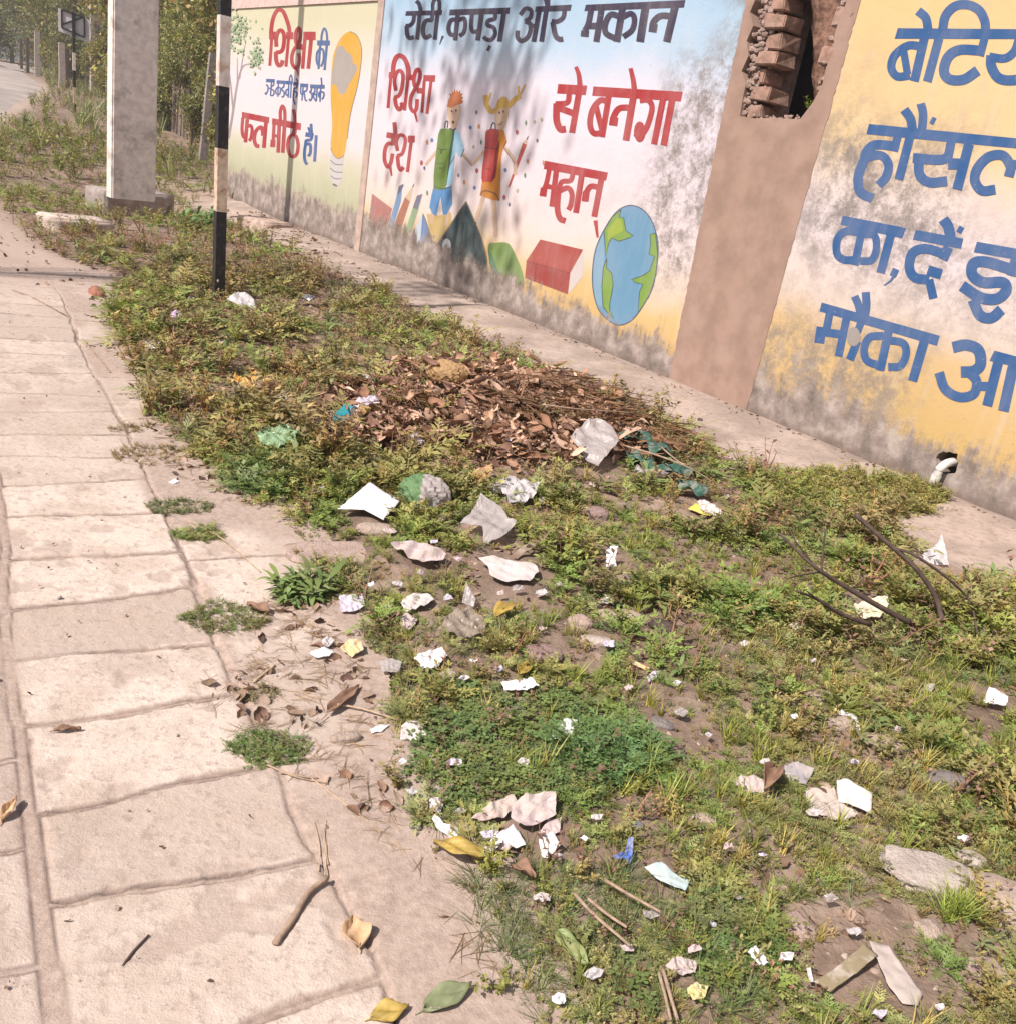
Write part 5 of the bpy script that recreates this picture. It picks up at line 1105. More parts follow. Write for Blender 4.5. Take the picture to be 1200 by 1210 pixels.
# folded card strip, two legs of a V
o = sc_('card_strip', 'flattened brown patterned card strip, left leg of a V on bare soil', 'card', [(962, 1160), (992, 1140), (1022, 1114), (1036, 1130), (1012, 1150), (980, 1172)], paper_mat('patterned_card', (0.25, 0.20, 0.12), 0.7), 0.02, 0.006, 8, 68)
sc_('card_strip', 'flattened pale grey card strip, right leg of a V on bare soil', 'card', [(1026, 1114), (1048, 1116), (1066, 1142), (1090, 1174), (1084, 1188), (1066, 1186), (1050, 1166), (1038, 1140)], paper_mat('pale_card', (0.42, 0.35, 0.32), 0.5), 0.025, 0.008, 8, 69)
# teal and grey packet: two leaning panels
P, W, N, vh = frame_at([(347, 503), (390, 505)], 0.05, 0)
pk = empty('packet', tuple(map(float, P)), 'teal and grey open packet propped on the leaf pile', 'packet'); kk = depth(P)/F; rt = np.array([vh[1], -vh[0], 0]); up = np.array([0, 0, 1.0])
def pan(px, py, dp_): return tuple(rt*((px-347)*kk)+up*((503-py)*kk*1.02)+vh*dp_)
mesh('flap', [pan(347, 503, 0), pan(362, 508, -.02), pan(372, 478, .05), pan(362, 476, .05), pan(352, 486, .02)], [(0, 1, 2, 3, 4)], TEA, pk).modifiers.new('thickness', 'SOLIDIFY').thickness = 0.004
mesh('packet_body', [pan(362, 508, -.02), pan(390, 504, 0.06), pan(383, 494, .11), pan(372, 480, .06), pan(370, 478, .045)], [(0, 1, 2, 3, 4)], GRY, pk).modifiers.new('thickness', 'SOLIDIFY').thickness = 0.004
LITTER.append(([(347, 503), (390, 505), (372, 478)], P, 0.12))
# lumpy bags
def lump(name, label, cat, cx, cy, wpx, hr, mats, seed, lift=0.0, split=None, ydep=0.8):
    P = G(cx, cy, lift); a = wpx/2/F*depth(P); bm = bmesh.new(); bmesh.ops.create_icosphere(bm, subdivisions=4, radius=1)
    for v in bm.verts:
        p = v.co; k = 0.95+0.34*float(folds(p.x+p.z*.6, p.y-p.z*.4, seed, 6, 0.9, 3.4))+0.12*float(folds(p.y-p.z, p.x+p.z, seed+9, 5, 3, 7))
        v.co = Vector((p.x*a*k, p.y*a*ydep*k, max(-0.02, (p.z*k*0.75+0.35)*a*hr)))
    if split is not None:
        for f in bm.faces: f.material_index = 0 if f.calc_center_median().x < split*a else 1
    o = from_bm(name, bm, mats, None, False); o.location = tuple(map(float, P)); LITTER.append(([], P, a*0.8)); return tag(o, label, cat)
lump('plastic_bag', 'half green half white rounded plastic bag right of the flat white sheet', 'bag', 501, 593, 64, 0.95, [mat_film('green_plastic', (0.17, 0.30, 0.13), 0.0, 0.6), mat_film('white_film', (0.58, 0.50, 0.49), 0.12, 0.5)], 3, 0.035, -0.12)
lump('crumpled_bag', 'crumpled tan plastic bag on top of the brown leaf pile', 'bag', 528, 447, 50, 0.8, TAN, 5, 0.09, None, 0.7)
# dark green rags
def strip(name, label, cat, pts, w, mat, lift=0.05, th=0.003, wav=0.02, seed=1):
    """a crumpled strip of cloth or bark along photo points"""
    L = np.array([G(x, y, lift) for x, y in pts]); L = np.array(smooth_line(L, 6)); P = L[0].copy(); n = len(L)
    tg = np.gradient(L, axis=0); nm = np.stack([-tg[:, 1], tg[:, 0], 0*tg[:, 0]], -1); nm /= np.linalg.norm(nm, axis=1)[:, None]
    V = []
    for i in range(n):
        for k in range(5):
            t = k/4-0.5; V.append(L[i]-P+nm[i]*w*t*(0.75+0.5*vnoise(i*0.5, 3, seed))+np.array([0, 0, wav*math.sin(i*0.9+k*1.7+seed)+wav*(0.25-t*t)*3]))
    Fc = [(i*5+k, i*5+k+1, i*5+k+6, i*5+k+5) for i in range(n-1) for k in range(4)]
    o = mesh(name, V, Fc, mat, None, True); o.location = tuple(map(float, P)); o.modifiers.new('thickness', 'SOLIDIFY').thickness = th
    return tag(o, label, cat)
strip('cloth_rag', 'dark green rag, upper one on the right of the leaf pile', 'rag', [(738, 518), (752, 514), (768, 522), (784, 536)], 0.13, DGR, 0.09, seed=1)
strip('cloth_rag', 'dark green rag looped in the middle of the three', 'rag', [(745, 535), (760, 545), (776, 556), (800, 555), (818, 562)], 0.10, DGR, 0.06, seed=2)
strip('cloth_rag', 'dark green rag lying lowest next to the yellow wrapper', 'rag', [(800, 572), (815, 576), (836, 582)], 0.11, DGR, 0.05, seed=3)
strip('plastic_strip', 'dull clear plastic strip under the dark green rags', 'plastic', [(750, 556), (766, 562), (790, 560)], 0.05, CLR, 0.05, seed=4)

# ------------------------------------------------------------------ stones
def stone_mat(name, a, b):
    t = NT(name); n1 = t.noise(12, 6, 0.65); n2 = t.noise(55, 5, 0.7)
    c = t.mix(t.map(n1, 0.35, 0.65), a, b); c = t.mix(t.math('MULTIPLY', t.map(n2, 0.52, 0.7), 0.5), c, tuple(x*0.55 for x in a))
    n3 = t.noise(150, 4, 0.7); c = t.mix(t.math('MULTIPLY', t.map(n3, 0.56, 0.70), 0.55), c, tuple(x*0.45 for x in a)); c = t.mix(t.math('MULTIPLY', t.map(t.noise(5, 6, 0.7), 0.52, 0.68), 0.35), c, (0.27, 0.20, 0.16))
    t.bump(t.math('ADD', t.math('ADD', n1, n2), t.math('MULTIPLY', n3, 0.5)), 0.85, 0.014); return t.fin(c, 0.92, 0.12)
STN = {'tan': stone_mat('tan_stone', (0.42, 0.32, 0.26), (0.53, 0.42, 0.35)), 'pale': stone_mat('pale_rock', (0.46, 0.38, 0.335), (0.62, 0.53, 0.475)), 'grey': stone_mat('grey_stone', (0.21, 0.18, 0.17), (0.29, 0.25, 0.235)),
       'pink': stone_mat('pink_stone', (0.43, 0.31, 0.265), (0.55, 0.41, 0.35)), 'red': stone_mat('reddish_stone', (0.30, 0.20, 0.18), (0.42, 0.30, 0.27)), 'dark': stone_mat('dark_stone', (0.08, 0.06, 0.055), (0.14, 0.10, 0.09)), 'blue': stone_mat('bluish_stone', (0.24, 0.23, 0.26), (0.34, 0.32, 0.34))}
def stone(label, cx, cy, wpx, ratio, ht, kind, seed, rot=0.0, rough=0.17, ang=0.15, name='stone'):
    P = G(cx, cy); a = wpx/2/F*depth(P); bm = bmesh.new(); bmesh.ops.create_icosphere(bm, subdivisions=4, radius=1)
    for v in bm.verts:
        p = v.co.copy()
        if ang: p = Vector([math.copysign(abs(q)**(1-ang), q) for q in p])
        k = 1+rough*(2*float(fbm(p.x*1.3+seed, p.y*1.3+p.z*1.7, 4, seed))-1)+rough*0.7*(float(fbm(p.x*4+seed, p.y*4+p.z*3, 4, seed+5))-.5)
        v.co = Vector((p.x*a*k, p.y*a*ratio*k, p.z*a*ht*k))
    o = from_bm(name, bm, STN[kind], None, True); o.location = (float(P[0]), float(P[1]), float(gz(P[0], P[1]))+a*ht*0.42); o.rotation_euler = (0, 0, rot)
    LITTER.append(([], P, a*0.85)); return tag(o, label, 'stone', None)
stone('smooth oblong tan stone on the dirt left of the clover', 408, 876, 38, 0.5, 0.5, 'tan', 1, 0.5)
stone('largest pale rough rock at the lower right', 1092, 1036, 106, 0.72, 0.26, 'pale', 2, -0.1, 0.3, 0.25)
stone('smooth rounded rock at the right edge below the largest pale rock', 1192, 1082, 104, 0.7, 0.42, 'tan', 3, -0.45, 0.14)
stone('small pale stone touching the right end of the largest rock', 1146, 1020, 34, 0.7, 0.4, 'pale', 4)
stone('reddish porous rough stone in the middle of the weeds', 641, 778, 44, 0.9, 0.5, 'red', 5, 0.6, 0.3, 0.2)
stone('round pinkish stone on the stony patch', 684, 738, 30, 0.8, 0.6, 'pink', 6)
stone('long tan stone right of the grey flat stone in the right weeds', 964, 829, 48, 0.5, 0.35, 'tan', 7, 0.1)
stone('tan oval stone next to the narrow bent paper', 990, 862, 38, 0.6, 0.45, 'tan', 8, 0.2)
stone('pinkish stone half buried right of the tan oval stone', 1044, 884, 44, 0.6, 0.4, 'pink', 9, -0.2)
stone('long grey brown stone at the right in green weeds', 1118, 934, 52, 0.45, 0.45, 'grey', 10, -0.15)
stone('pinkish grey square stone in weeds below the big plastic sheet', 702, 610, 34, 0.7, 0.55, 'red', 11, 0.3, 0.2, 0.3)
stone('flat bluish grey stone left of the blue ribbon', 746, 976, 30, 0.6, 0.35, 'blue', 12, 0.1, 0.1, 0.3)
stone('pale triangular stone in bare soil above the card strips', 942, 1092, 38, 1.1, 0.3, 'pink', 13, 0.5, 0.25, 0.2)
stone('small round grey pebble at the edge of the paving', 491, 980, 16, 0.9, 0.7, 'grey', 14)
stone('reddish dark stone on stony ground right of the clover', 790, 888, 36, 0.6, 0.45, 'red', 15, -0.3, 0.25)
stone('flat grey stone above the reddish dark one', 782, 856, 30, 0.6, 0.35, 'grey', 16, -0.4, 0.2)
stone('upright grey stone among clover leaves', 611, 846, 22, 0.9, 0.8, 'grey', 17, 0.2, 0.2)
stone('dark brown lump on the stony patch', 783, 742, 34, 0.6, 0.5, 'dark', 18, -0.2, 0.3, name='dark_lump')
stone('grey flat stone slanting in the right weeds', 924, 832, 36, 0.5, 0.3, 'grey', 19, -0.6, 0.2)
stone('tan pebble row stone, left one on the stony patch', 722, 732, 40, 0.5, 0.3, 'pink', 20, -0.5, 0.2)
stone('tan flat stone right of the round pinkish stone', 745, 728, 30, 0.5, 0.3, 'tan', 21, -0.3, 0.2)
stone('long flat pale stone below the round pinkish stone', 704, 762, 40, 0.4, 0.3, 'pale', 22, 0.0, 0.2)
stone('whitish flat stone in front of the drain pipe', 1117, 603, 26, 0.6, 0.4, 'tan', 23, 0.2, 0.2)
stone('pale flat stone beside the rumpled pinkish paper', 446, 629, 50, 0.5, 0.3, 'tan', 24, 0.15, 0.12)
stone('pink pebble below the pinkish card piece', 516, 936, 20, 0.7, 0.5, 'pale', 25)
stone('rough pale clod on the bare soil at the lower right corner', 1096, 1100, 36, 0.8, 0.5, 'tan', 26, 0.2, 0.35)
stone('pale buried stone right of the folded card strips', 1160, 1152, 46, 0.7, 0.35, 'pink', 27, 0.2, 0.3)
stone('grey pebble just above the foot of the flattened card', 832, 972, 26, 0.7, 0.4, 'tan', 28, 0.2, 0.3)
stone('brown rounded stone in dry weeds near the far wall', 305, 278, 22, 0.8, 0.7, 'tan', 29, 0.2, 0.2)
stone('small tan stone left of the flat pale slab by leafy weed', 331, 593, 14, 0.8, 0.8, 'tan', 30)
stone('dark small stone lying on the concrete strip under the brown pier', 826, 498, 7, 0.9, 0.8, 'dark', 31)
stone('flat pinkish slab lying at the path edge among weeds', 396, 654, 112, 0.52, 0.06, 'pink', 33, 0.45, 0.12, 0.5, name='loose_slab')

# ------------------------------------------------------------------ single fallen leaves, sticks and branches
MLF = {'yellow': mat_simple('yellow_leaf', (0.36, 0.25, 0.06), 0.55, 0.25, 25, 0.2, 0.4, dirt=(0.22, 0.13, 0.05), dirt_amt=0.6), 'green': mat_simple('green_leaf', (0.20, 0.24, 0.09), 0.5, 0.2, 25, 0.2, 0.4, dirt=(0.3, 0.26, 0.12), dirt_amt=0.6), 'tan': mat_simple('tan_leaf', (0.52, 0.34, 0.20), 0.7, 0.2, 25, 0.2, 0.3), 'brown': mat_simple('brown_leaf', (0.24, 0.14, 0.095), 0.75, 0.25, 25, 0.3, 0.3), 'grey': mat_simple('grey_green_leaf', (0.19, 0.21, 0.11), 0.55, 0.2, 25, 0.2, 0.4)}
def leaf(label, x0, y0, x1, y1, wr, kind, lift, curl, seed, twist=0.0):
    """one fallen leaf, from stalk end to tip in photo pixels"""
    a = G(x0, y0, lift); b = G(x1, y1, lift); ax = b-a; L = float(np.linalg.norm(ax)); ax = ax/L; sd = np.cross([0, 0, 1], ax); V = []; n = 14
    for i in range(n+1):
        t = i/n; w = wr*L*math.sin(math.pi*t**0.85)**0.8*(1-0.25*t)+0.0012
        for k in range(7):
            s = k/3-1; V.append(ax*L*t+sd*w*s*math.cos(curl*1.2)+np.array([0, 0, 1])*(curl*w*s*s*1.1+0.05*L*math.sin(3*t+seed)*(1+twist*s)+0.006*math.sin(9*t+5*s+seed))+np.array([0, 0, -0.05*L*math.sin(seed)]))
    zmin = min(v[2] for v in V)
    for v in V: v[2] -= zmin*0.8
    Fc = [(i*7+k, i*7+k+1, i*7+k+8, i*7+k+7) for i in range(n) for k in range(6)]
    o = mesh('fallen_leaf', V, Fc, MLF[kind], None, True); o.location = tuple(map(float, a)); o.modifiers.new('thickness', 'SOLIDIFY').thickness = 0.0012
    P2, F2 = tube([(0, 0, 0.004), tuple(-ax*L*0.16+np.array([0, 0, 0.002]))], [0.0016, 0.0012], 5); mesh('stalk', P2, F2, MLF[kind], o)
    LITTER.append(([], (a+b)/2, L*0.4)); return tag(o, label, 'leaf')
leaf('large yellow green leaf below the long torn paper strip', 572, 1018, 512, 996, 0.24, 'yellow', 0.035, 0.25, 1)
leaf('yellowish green pointed leaf lying on the short grass', 656, 1104, 694, 1140, 0.26, 'green', 0.04, 0.3, 2)
leaf('pale tan curled leaf alone on the near slab', 424, 1122, 416, 1086, 0.50, 'tan', 0.006, 0.5, 3)
leaf('grey green leaf at the bottom edge on the paving', 500, 1196, 556, 1168, 0.28, 'grey', 0.008, 0.35, 4)
leaf('yellow tan leaf at the very bottom left of the green one', 438, 1206, 482, 1194, 0.34, 'yellow', 0.006, 0.25, 5)
leaf('curled brown leaf under the paper heap', 604, 1026, 632, 1040, 0.42, 'brown', 0.03, 0.7, 6)
leaf('brown leaf standing right of the pinkish folded paper', 903, 938, 914, 908, 0.36, 'brown', 0.03, 0.8, 7)
leaf('orange brown leaf beside the reddish porous stone', 612, 800, 628, 786, 0.34, 'yellow', 0.02, 0.5, 8)
leaf('long curled brown leaf in the straw left of the tan stone', 386, 846, 424, 812, 0.15, 'brown', 0.012, 0.5, 9)
leaf('brown leaf on the leaf litter beside the leafy weed', 318, 726, 292, 716, 0.34, 'brown', 0.015, 0.6, 10)
leaf('orange leaf among weeds near the pointed grey shard', 585, 730, 606, 718, 0.34, 'yellow', 0.03, 0.5, 11)
leaf('dry curled leaf at the left edge of the paving', 2, 972, 20, 946, 0.22, 'tan', 0.008, 0.6, 12)
leaf('small brown leaf under the narrow white paper slip', 64, 865, 96, 863, 0.14, 'brown', 0.006, 0.5, 13)
MST = mat_simple('dry_stalk', (0.33, 0.235, 0.17), 0.85, 0.25, 40, 0.4, 0.15); MTW = mat_simple('dark_twig', (0.095, 0.065, 0.055), 0.9, 0.25, 30, 0.3, 0.15); MSTR = mat_simple('straw', (0.42, 0.31, 0.21), 0.8, 0.2, 40, 0.2, 0.2)
def stick(name, label, cat, segs, mat, seg=7):
    """segs: list of (radius0, radius1, [(px, py, height)]); the first is the stem, the rest its side twigs"""
    P = G(segs[0][2][0][0], segs[0][2][0][1]); root = None
    for i, (r0, r1, pts) in enumerate(segs):
        if name == 'bare_branch': pts = [(x, y, h*1.25+0.05) for x, y, h in pts]
        L = [tuple(G(x, y, h)-P) for x, y, h in pts]; L = smooth_line(L, 5); n = len(L)
        V, Fc = tube(L, [r0+(r1-r0)*k/(n-1)+0.0*k for k in range(n)], seg)
        o = mesh(name if i == 0 else 'twig', V, Fc, mat, root, True)
        if i == 0: root = o; o.location = tuple(map(float, P))
    return tag(root, label, cat)
stick('dry_stalk', 'thick dry stalk with a hooked end lying on the near slab', 'stick', [(0.0072, 0.0058, [(325, 1115, .012), (345, 1088, .012), (364, 1056, .012), (387, 1037, .016)])], MST, 9)
stick('twig', 'thin dark twig on the near slab left of the thick stalk', 'stick', [(0.003, 0.002, [(145, 1142, .006), (158, 1124, .006), (176, 1105, .008)])], MTW)
stick('straw_stem', 'flat bundle of straw above the hooked stalk', 'straw', [(0.0018, 0.001, [(384, 1034, .008), (386, 1000, .008), (380, 968, .008)]), (0.0015, 0.001, [(377, 1030, .006), (378, 1000, .01), (372, 972, .01)]), (0.0016, 0.001, [(388, 1022, .006), (384, 990, .01), (386, 970, .01)])], MSTR)
stick('straw_stem', 'long thin straw crossing the paving towards the pebble', 'straw', [(0.0019, 0.0014, [(366, 918, .012), (400, 944, .01), (432, 968, .01), (450, 984, .01)])], MSTR)
stick('dry_stalk', 'long dry stalks along the slab edge below the green mat', 'stick', [(0.0026, 0.002, [(316, 904, .01), (350, 918, .012), (388, 926, .012)]), (0.003, 0.002, [(330, 912, .01), (360, 918, .014), (376, 920, .01)])], MST)
stick('dry_stalk', 'grey dry stalk laid across the short grass', 'stick', [(0.0042, 0.003, [(678, 1056, .05), (700, 1080, .05), (730, 1106, .05), (744, 1118, .05)]), (0.004, 0.003, [(694, 1062, .06), (716, 1080, .05), (740, 1096, .05)])], MST)
stick('dry_stalk', 'pair of dry stalks pointing to the bottom edge', 'stick', [(0.0045, 0.0035, [(782, 1144, .03), (790, 1172, .03), (800, 1206, .03)]), (0.004, 0.003, [(778, 1150, .04), (786, 1180, .03), (792, 1206, .03)])], MST)
stick('dry_stalk', 'brown dry stalk right of the grey one in short grass', 'stick', [(0.004, 0.003, [(714, 1040, .05), (744, 1058, .05), (780, 1078, .05)])], MST)
stick('bare_branch', 'dark bare forked branch, left one over the right weeds', 'branch', [(0.012, 0.005, [(1078, 738, .03), (1030, 712, .10), (985, 685, .16), (960, 668, .2), (920, 630, .26)]), (0.005, 0.003, [(970, 676, .18), (972, 650, .24), (975, 626, .3)]), (0.004, 0.002, [(958, 664, .2), (940, 640, .25), (926, 612, .3)]), (0.004, 0.002, [(968, 676, .18), (944, 680, .2), (930, 684, .22)])], MTW)
stick('bare_branch', 'thickest dark bare branch arching in the right weeds', 'branch', [(0.011, 0.009, [(1113, 734, .02), (1104, 704, .08), (1080, 670, .16), (1044, 638, .22), (1010, 608, .28)]), (0.007, 0.004, [(1056, 648, .2), (1080, 656, .2), (1120, 684, .14), (1146, 712, .07), (1154, 748, .02)])], MTW)
stick('bare_branch', 'low dark bare branch under the forked one', 'branch', [(0.010, 0.004, [(1028, 738, .04), (990, 724, .08), (965, 708, .14), (940, 698, .18)]), (0.004, 0.002, [(975, 716, .12), (962, 706, .16), (952, 698, .2)])], MTW)
stick('dry_stalk', 'long reddish dry stalk over the dark green rags', 'stick', [(0.006, 0.003, [(735, 526, .10), (776, 538, .13), (812, 552, .12), (836, 566, .08), (858, 582, .04)]), (0.005, 0.003, [(640, 478, .14), (690, 484, .16), (752, 488, .12)]), (0.005, 0.003, [(780, 528, .12), (806, 548, .1), (826, 546, .1)])], MST)
stick('dry_stalk', 'dry reed leaning at the left path edge by dry leaves', 'stick', [(0.006, 0.003, [(130, 440, .01), (112, 418, .015), (98, 400, .02)]), (0.004, 0.003, [(78, 372, .02), (40, 352, .01), (14, 342, .01)])], MST)
stick('straw_stem', 'yellow straw lying over dirt above the oblong tan stone', 'straw', [(0.0035, 0.002, [(396, 832, .015), (430, 838, .02), (474, 852, .02)])], MSTR)
stick('straw_stem', 'pale straw stub on the slab beside the green mats', 'straw', [(0.004, 0.003, [(300, 806, .01), (312, 796, .012), (325, 786, .012)])], MSTR)
stick('straw_stem', 'bent straw across the joint right of the small mat weed', 'straw', [(0.0028, 0.002, [(222, 616, .008), (262, 636, .012), (308, 676, .01)])], MSTR)

for q_ in ((1102, 655, .30), (722, 660, .16), (600, 674, .22), (1030, 716, .2), (835, 604, .22), (1176, 826, .12)):
    LITTER.append(([], G(q_[0], q_[1]), q_[2]))
    vv_ = LITTER[-1][1]; LITTER.append(([], vv_*np.array([.95, .95, 1]), q_[2]*.8))
# many tiny torn scraps nobody could tell apart
TS = [(432, 560), (455, 552), (512, 640), (540, 660), (498, 676), (470, 690), (438, 690), (455, 716), (530, 706), (590, 700), (612, 694), (640, 700), (560, 780), (548, 800), (590, 790), (640, 742), (660, 690), (690, 664), (672, 640), (540, 606), (522, 612), (480, 610), (420, 560), (352, 556), (400, 536), (440, 520), (466, 478), (520, 500), (552, 476), (398, 470), (600, 520), (640, 590), (664, 576), (700, 572), (760, 566), (858, 586), (870, 612), (905, 600), (720, 760), (742, 812), (806, 842), (836, 868), (938, 846), (902, 900), (1010, 900), (1060, 862), (1098, 812), (660, 1012), (690, 990), (704, 966), (580, 985), (596, 1000), (545, 958), (488, 936), (476, 900), (640, 1060), (842, 1092), (740, 1120), (872, 1060), (336, 470), (360, 420), (312, 430), (236, 392), (262, 404), (226, 352), (330, 382), (408, 452), (186, 440), (1130, 760), (1066, 780), (1150, 880), (1186, 940), (1140, 990), (960, 960), (900, 1010), (860, 1000), (980, 1060), (1010, 1100), (930, 1130), (1110, 1190), (1040, 1196), (820, 1120), (770, 1080), (700, 1150), (660, 1180), (880, 760), (960, 780), (1020, 660), (940, 640), (1080, 720), (700, 880), (620, 900), (540, 900)]
rt_ = random.Random(8)
TM = [WHT, WH2, LIL, PNK, CLR, MLK]
for i, (x, y) in enumerate(TS):
    k = (0.35+0.65*(y-330)/800)*rt_.uniform(0.55, 1.15); a0 = rt_.uniform(0, 6.28); n = rt_.choice((4, 5, 6))
    pts = [(x+k*13*rt_.uniform(.5, 1.1)*math.cos(a0+6.28*j/n), y+k*7*rt_.uniform(.5, 1.1)*math.sin(a0+6.28*j/n)) for j in range(n)]
    scrap('paper_scrap', 'tiny torn scrap of pale paper or film tangled in the weeds', 'paper', pts, TM[i % 6], 0.05, 0.014, rt_.uniform(5, 40), 200+i, group='tiny torn scraps in the weeds', K=4, Mx=16)
LITTER.append(([], np.array([BLOCK_AT[0], BLOCK_AT[1]-0.3, 0]), 0.8))
copy_tree(t2, at(-7.4, 21.8), 0.6, 0.42, 'low yellow green bush right behind the leaning fence post')
copy_tree(t1, at(-9.9, 25.6), 2.6, 0.42, 'low bush behind the stakes nearest the wall end')
copy_tree(t1, at(-12.0, 29.6), 4.6, 0.5, 'low bush among the stakes just right of the concrete pole')
copy_tree(t2, at(-20.5, 43.0), 1.6, 0.45, 'low bush at the foot of the tall slim grey pole')
copy_tree(t3, at(-25.0, 49.0), 3.6, 0.5, 'dark low bush behind the broad pale fence post')
# ------------------------------------------------------------------ ground cover: weeds, grass, clover, dry leaves, straw
rng = np.random.default_rng(2024)
class Bulk:
    def __init__(s): s.v = []; s.q = []; s.t = []; s.n = 0
    def add(s, V, Q, T):
        s.v.append(V.astype(np.float32)); s.q.append(Q+s.n); s.t.append(T.astype(np.float32)); s.n += len(V)
    def scatter(s, protos, P, size, tint, tilt=0.18, flat=None):
        """protos: list of (V, Q, T); P (n,3); size (n,), tint (n,3)"""
        which = rng.integers(0, len(protos), len(P))
        for i, (V, Q, T) in enumerate(protos):
            k = np.nonzero(which == i)[0]
            if not len(k): continue
            a = rng.uniform(0, 2*np.pi, len(k)); c, sn = np.cos(a), np.sin(a)
            tx, ty = rng.normal(0, tilt, len(k)), rng.normal(0, tilt, len(k))
            X = V[None, :, 0]*c[:, None]-V[None, :, 1]*sn[:, None]; Y = V[None, :, 0]*sn[:, None]+V[None, :, 1]*c[:, None]; Z = np.repeat(V[None, :, 2], len(k), 0)
            X = X+Z*tx[:, None]; Y = Y+Z*ty[:, None]; Z = Z-V[None, :, 0]*0
            W = np.stack([X, Y, Z], -1)*size[k][:, None, None]+P[k][:, None, :]
            q = (Q[None]+(np.arange(len(k))*len(V))[:, None, None]).reshape(-1, 4)
            tt = np.clip(T[None]*tint[k][:, None, :], 0, 1).reshape(-1, 3)
            s.add(W.reshape(-1, 3), q, tt)
    def build(s, name, mat, label):
        o = mesh(name, np.concatenate(s.v), np.concatenate(s.q), mat, None, False, np.concatenate(s.t))
        o['kind'] = 'stuff'; o['label'] = label; return o
def rhomb(V, Q, T, p, d, side, L, w, col, fold=0.12):
    o = len(V); d = d/np.linalg.norm(d); u = np.cross(d, side); u /= max(1e-6, np.linalg.norm(u))
    V += [p, p+d*L*0.5+side*w/2+u*fold*w, p+d*L, p+d*L*0.5-side*w/2+u*fold*w]; Q.append((o, o+1, o+2, o+3)); T += [col]*4
def ribbon(V, Q, T, pts, ws, side, col):
    o = len(V)
    for p, w in zip(pts, ws): V += [p+side*w/2, p-side*w/2]; T += [col]*2
    for i in range(len(pts)-1): Q.append((o+2*i, o+2*i+1, o+2*i+3, o+2*i+2))
def arr(V, Q, T): return np.array(V, float), np.array(Q, int), np.array(T, float)
r_ = random.Random(77)
def ferny(nleaf, pairs, el0, el1, width=0.34, lobes=True):
    """rosette of divided leaves, radius about 1"""
    V, Q, T = [], [], []
    for i in range(nleaf):
        a = 2*math.pi*i/nleaf+r_.uniform(-.5, .5); el = math.radians(r_.uniform(el0, el1)); L = r_.uniform(0.65, 1.15)
        h = np.array([math.cos(a), math.sin(a), 0]); side = np.array([-math.sin(a), math.cos(a), 0]); p = np.array([0., 0., 0.02]); pts = [p]; dirs = []
        n = pairs+2
        for k in range(n):
            e = el-(k/n)*math.radians(r_.uniform(35, 70)); d = h*math.cos(e)+np.array([0, 0, math.sin(e)]); p = p+d*L/n; pts.append(p); dirs.append(d)
        g = r_.uniform(0.8, 1.2); col = np.array([0.115*g, 0.165*g, 0.038*g])
        ribbon(V, Q, T, pts, [0.035-0.025*k/n for k in range(n+1)], side, col*1.1)
        for k in range(2, n+1):
            t = k/n; ll = width*L*(1.15-0.75*t)*r_.uniform(.8, 1.2); d = dirs[min(k, n-1)]
            for sg in (1, -1):
                dd = side*sg*0.8+d*0.6+np.array([0, 0, r_.uniform(-.15, .25)])
                c = col*r_.uniform(.85, 1.2)
                rhomb(V, Q, T, pts[k], dd, d, ll, ll*0.42, c)
                if lobes and k < n-1:
                    rhomb(V, Q, T, pts[k]+dd*ll*0.35, dd+d*0.9, d, ll*0.6, ll*0.28, c); rhomb(V, Q, T, pts[k]+dd*ll*0.35, dd-d*0.7, d, ll*0.5, ll*0.26, c)
        rhomb(V, Q, T, pts[-1], dirs[-1], side, 0.22*L, 0.1*L, col*1.1)
    return arr(V, Q, T)
def broad(nleaf, el0, el1, w=0.26, L0=0.7):
    V, Q, T = [], [], []
    for i in range(nleaf):
        a = 2.4*i+r_.uniform(-.4, .4); el = math.radians(r_.uniform(el0, el1)); L = L0*r_.uniform(.6, 1.2)
        h = np.array([math.cos(a), math.sin(a), 0]); side = np.array([-math.sin(a), math.cos(a), 0]); p = np.array([0, 0, 0.55*i/nleaf*(1 if el1 < 70 else .2)])
        g = r_.uniform(.8, 1.2); col = np.array([0.095*g, 0.135*g, 0.042*g]); pts = [p]; ws = [0.03]
        for k in range(4):
            e = el-k*math.radians(18); p = p+(h*math.cos(e)+np.array([0, 0, math.sin(e)]))*L/4; pts.append(p); ws.append([w*.8, w, w*.62, 0.02][k]*L)
        ribbon(V, Q, T, pts, ws, side+np.array([0, 0, .12]), col)
    rb = [np.array([0, 0, -.05]), np.array([.02, 0, .3]), np.array([0, .02, .6])]
    ribbon(V, Q, T, rb, [.04, .035, .02], np.array([.7, .7, 0]), np.array([.13, .15, .05])); return arr(V, Q, T)
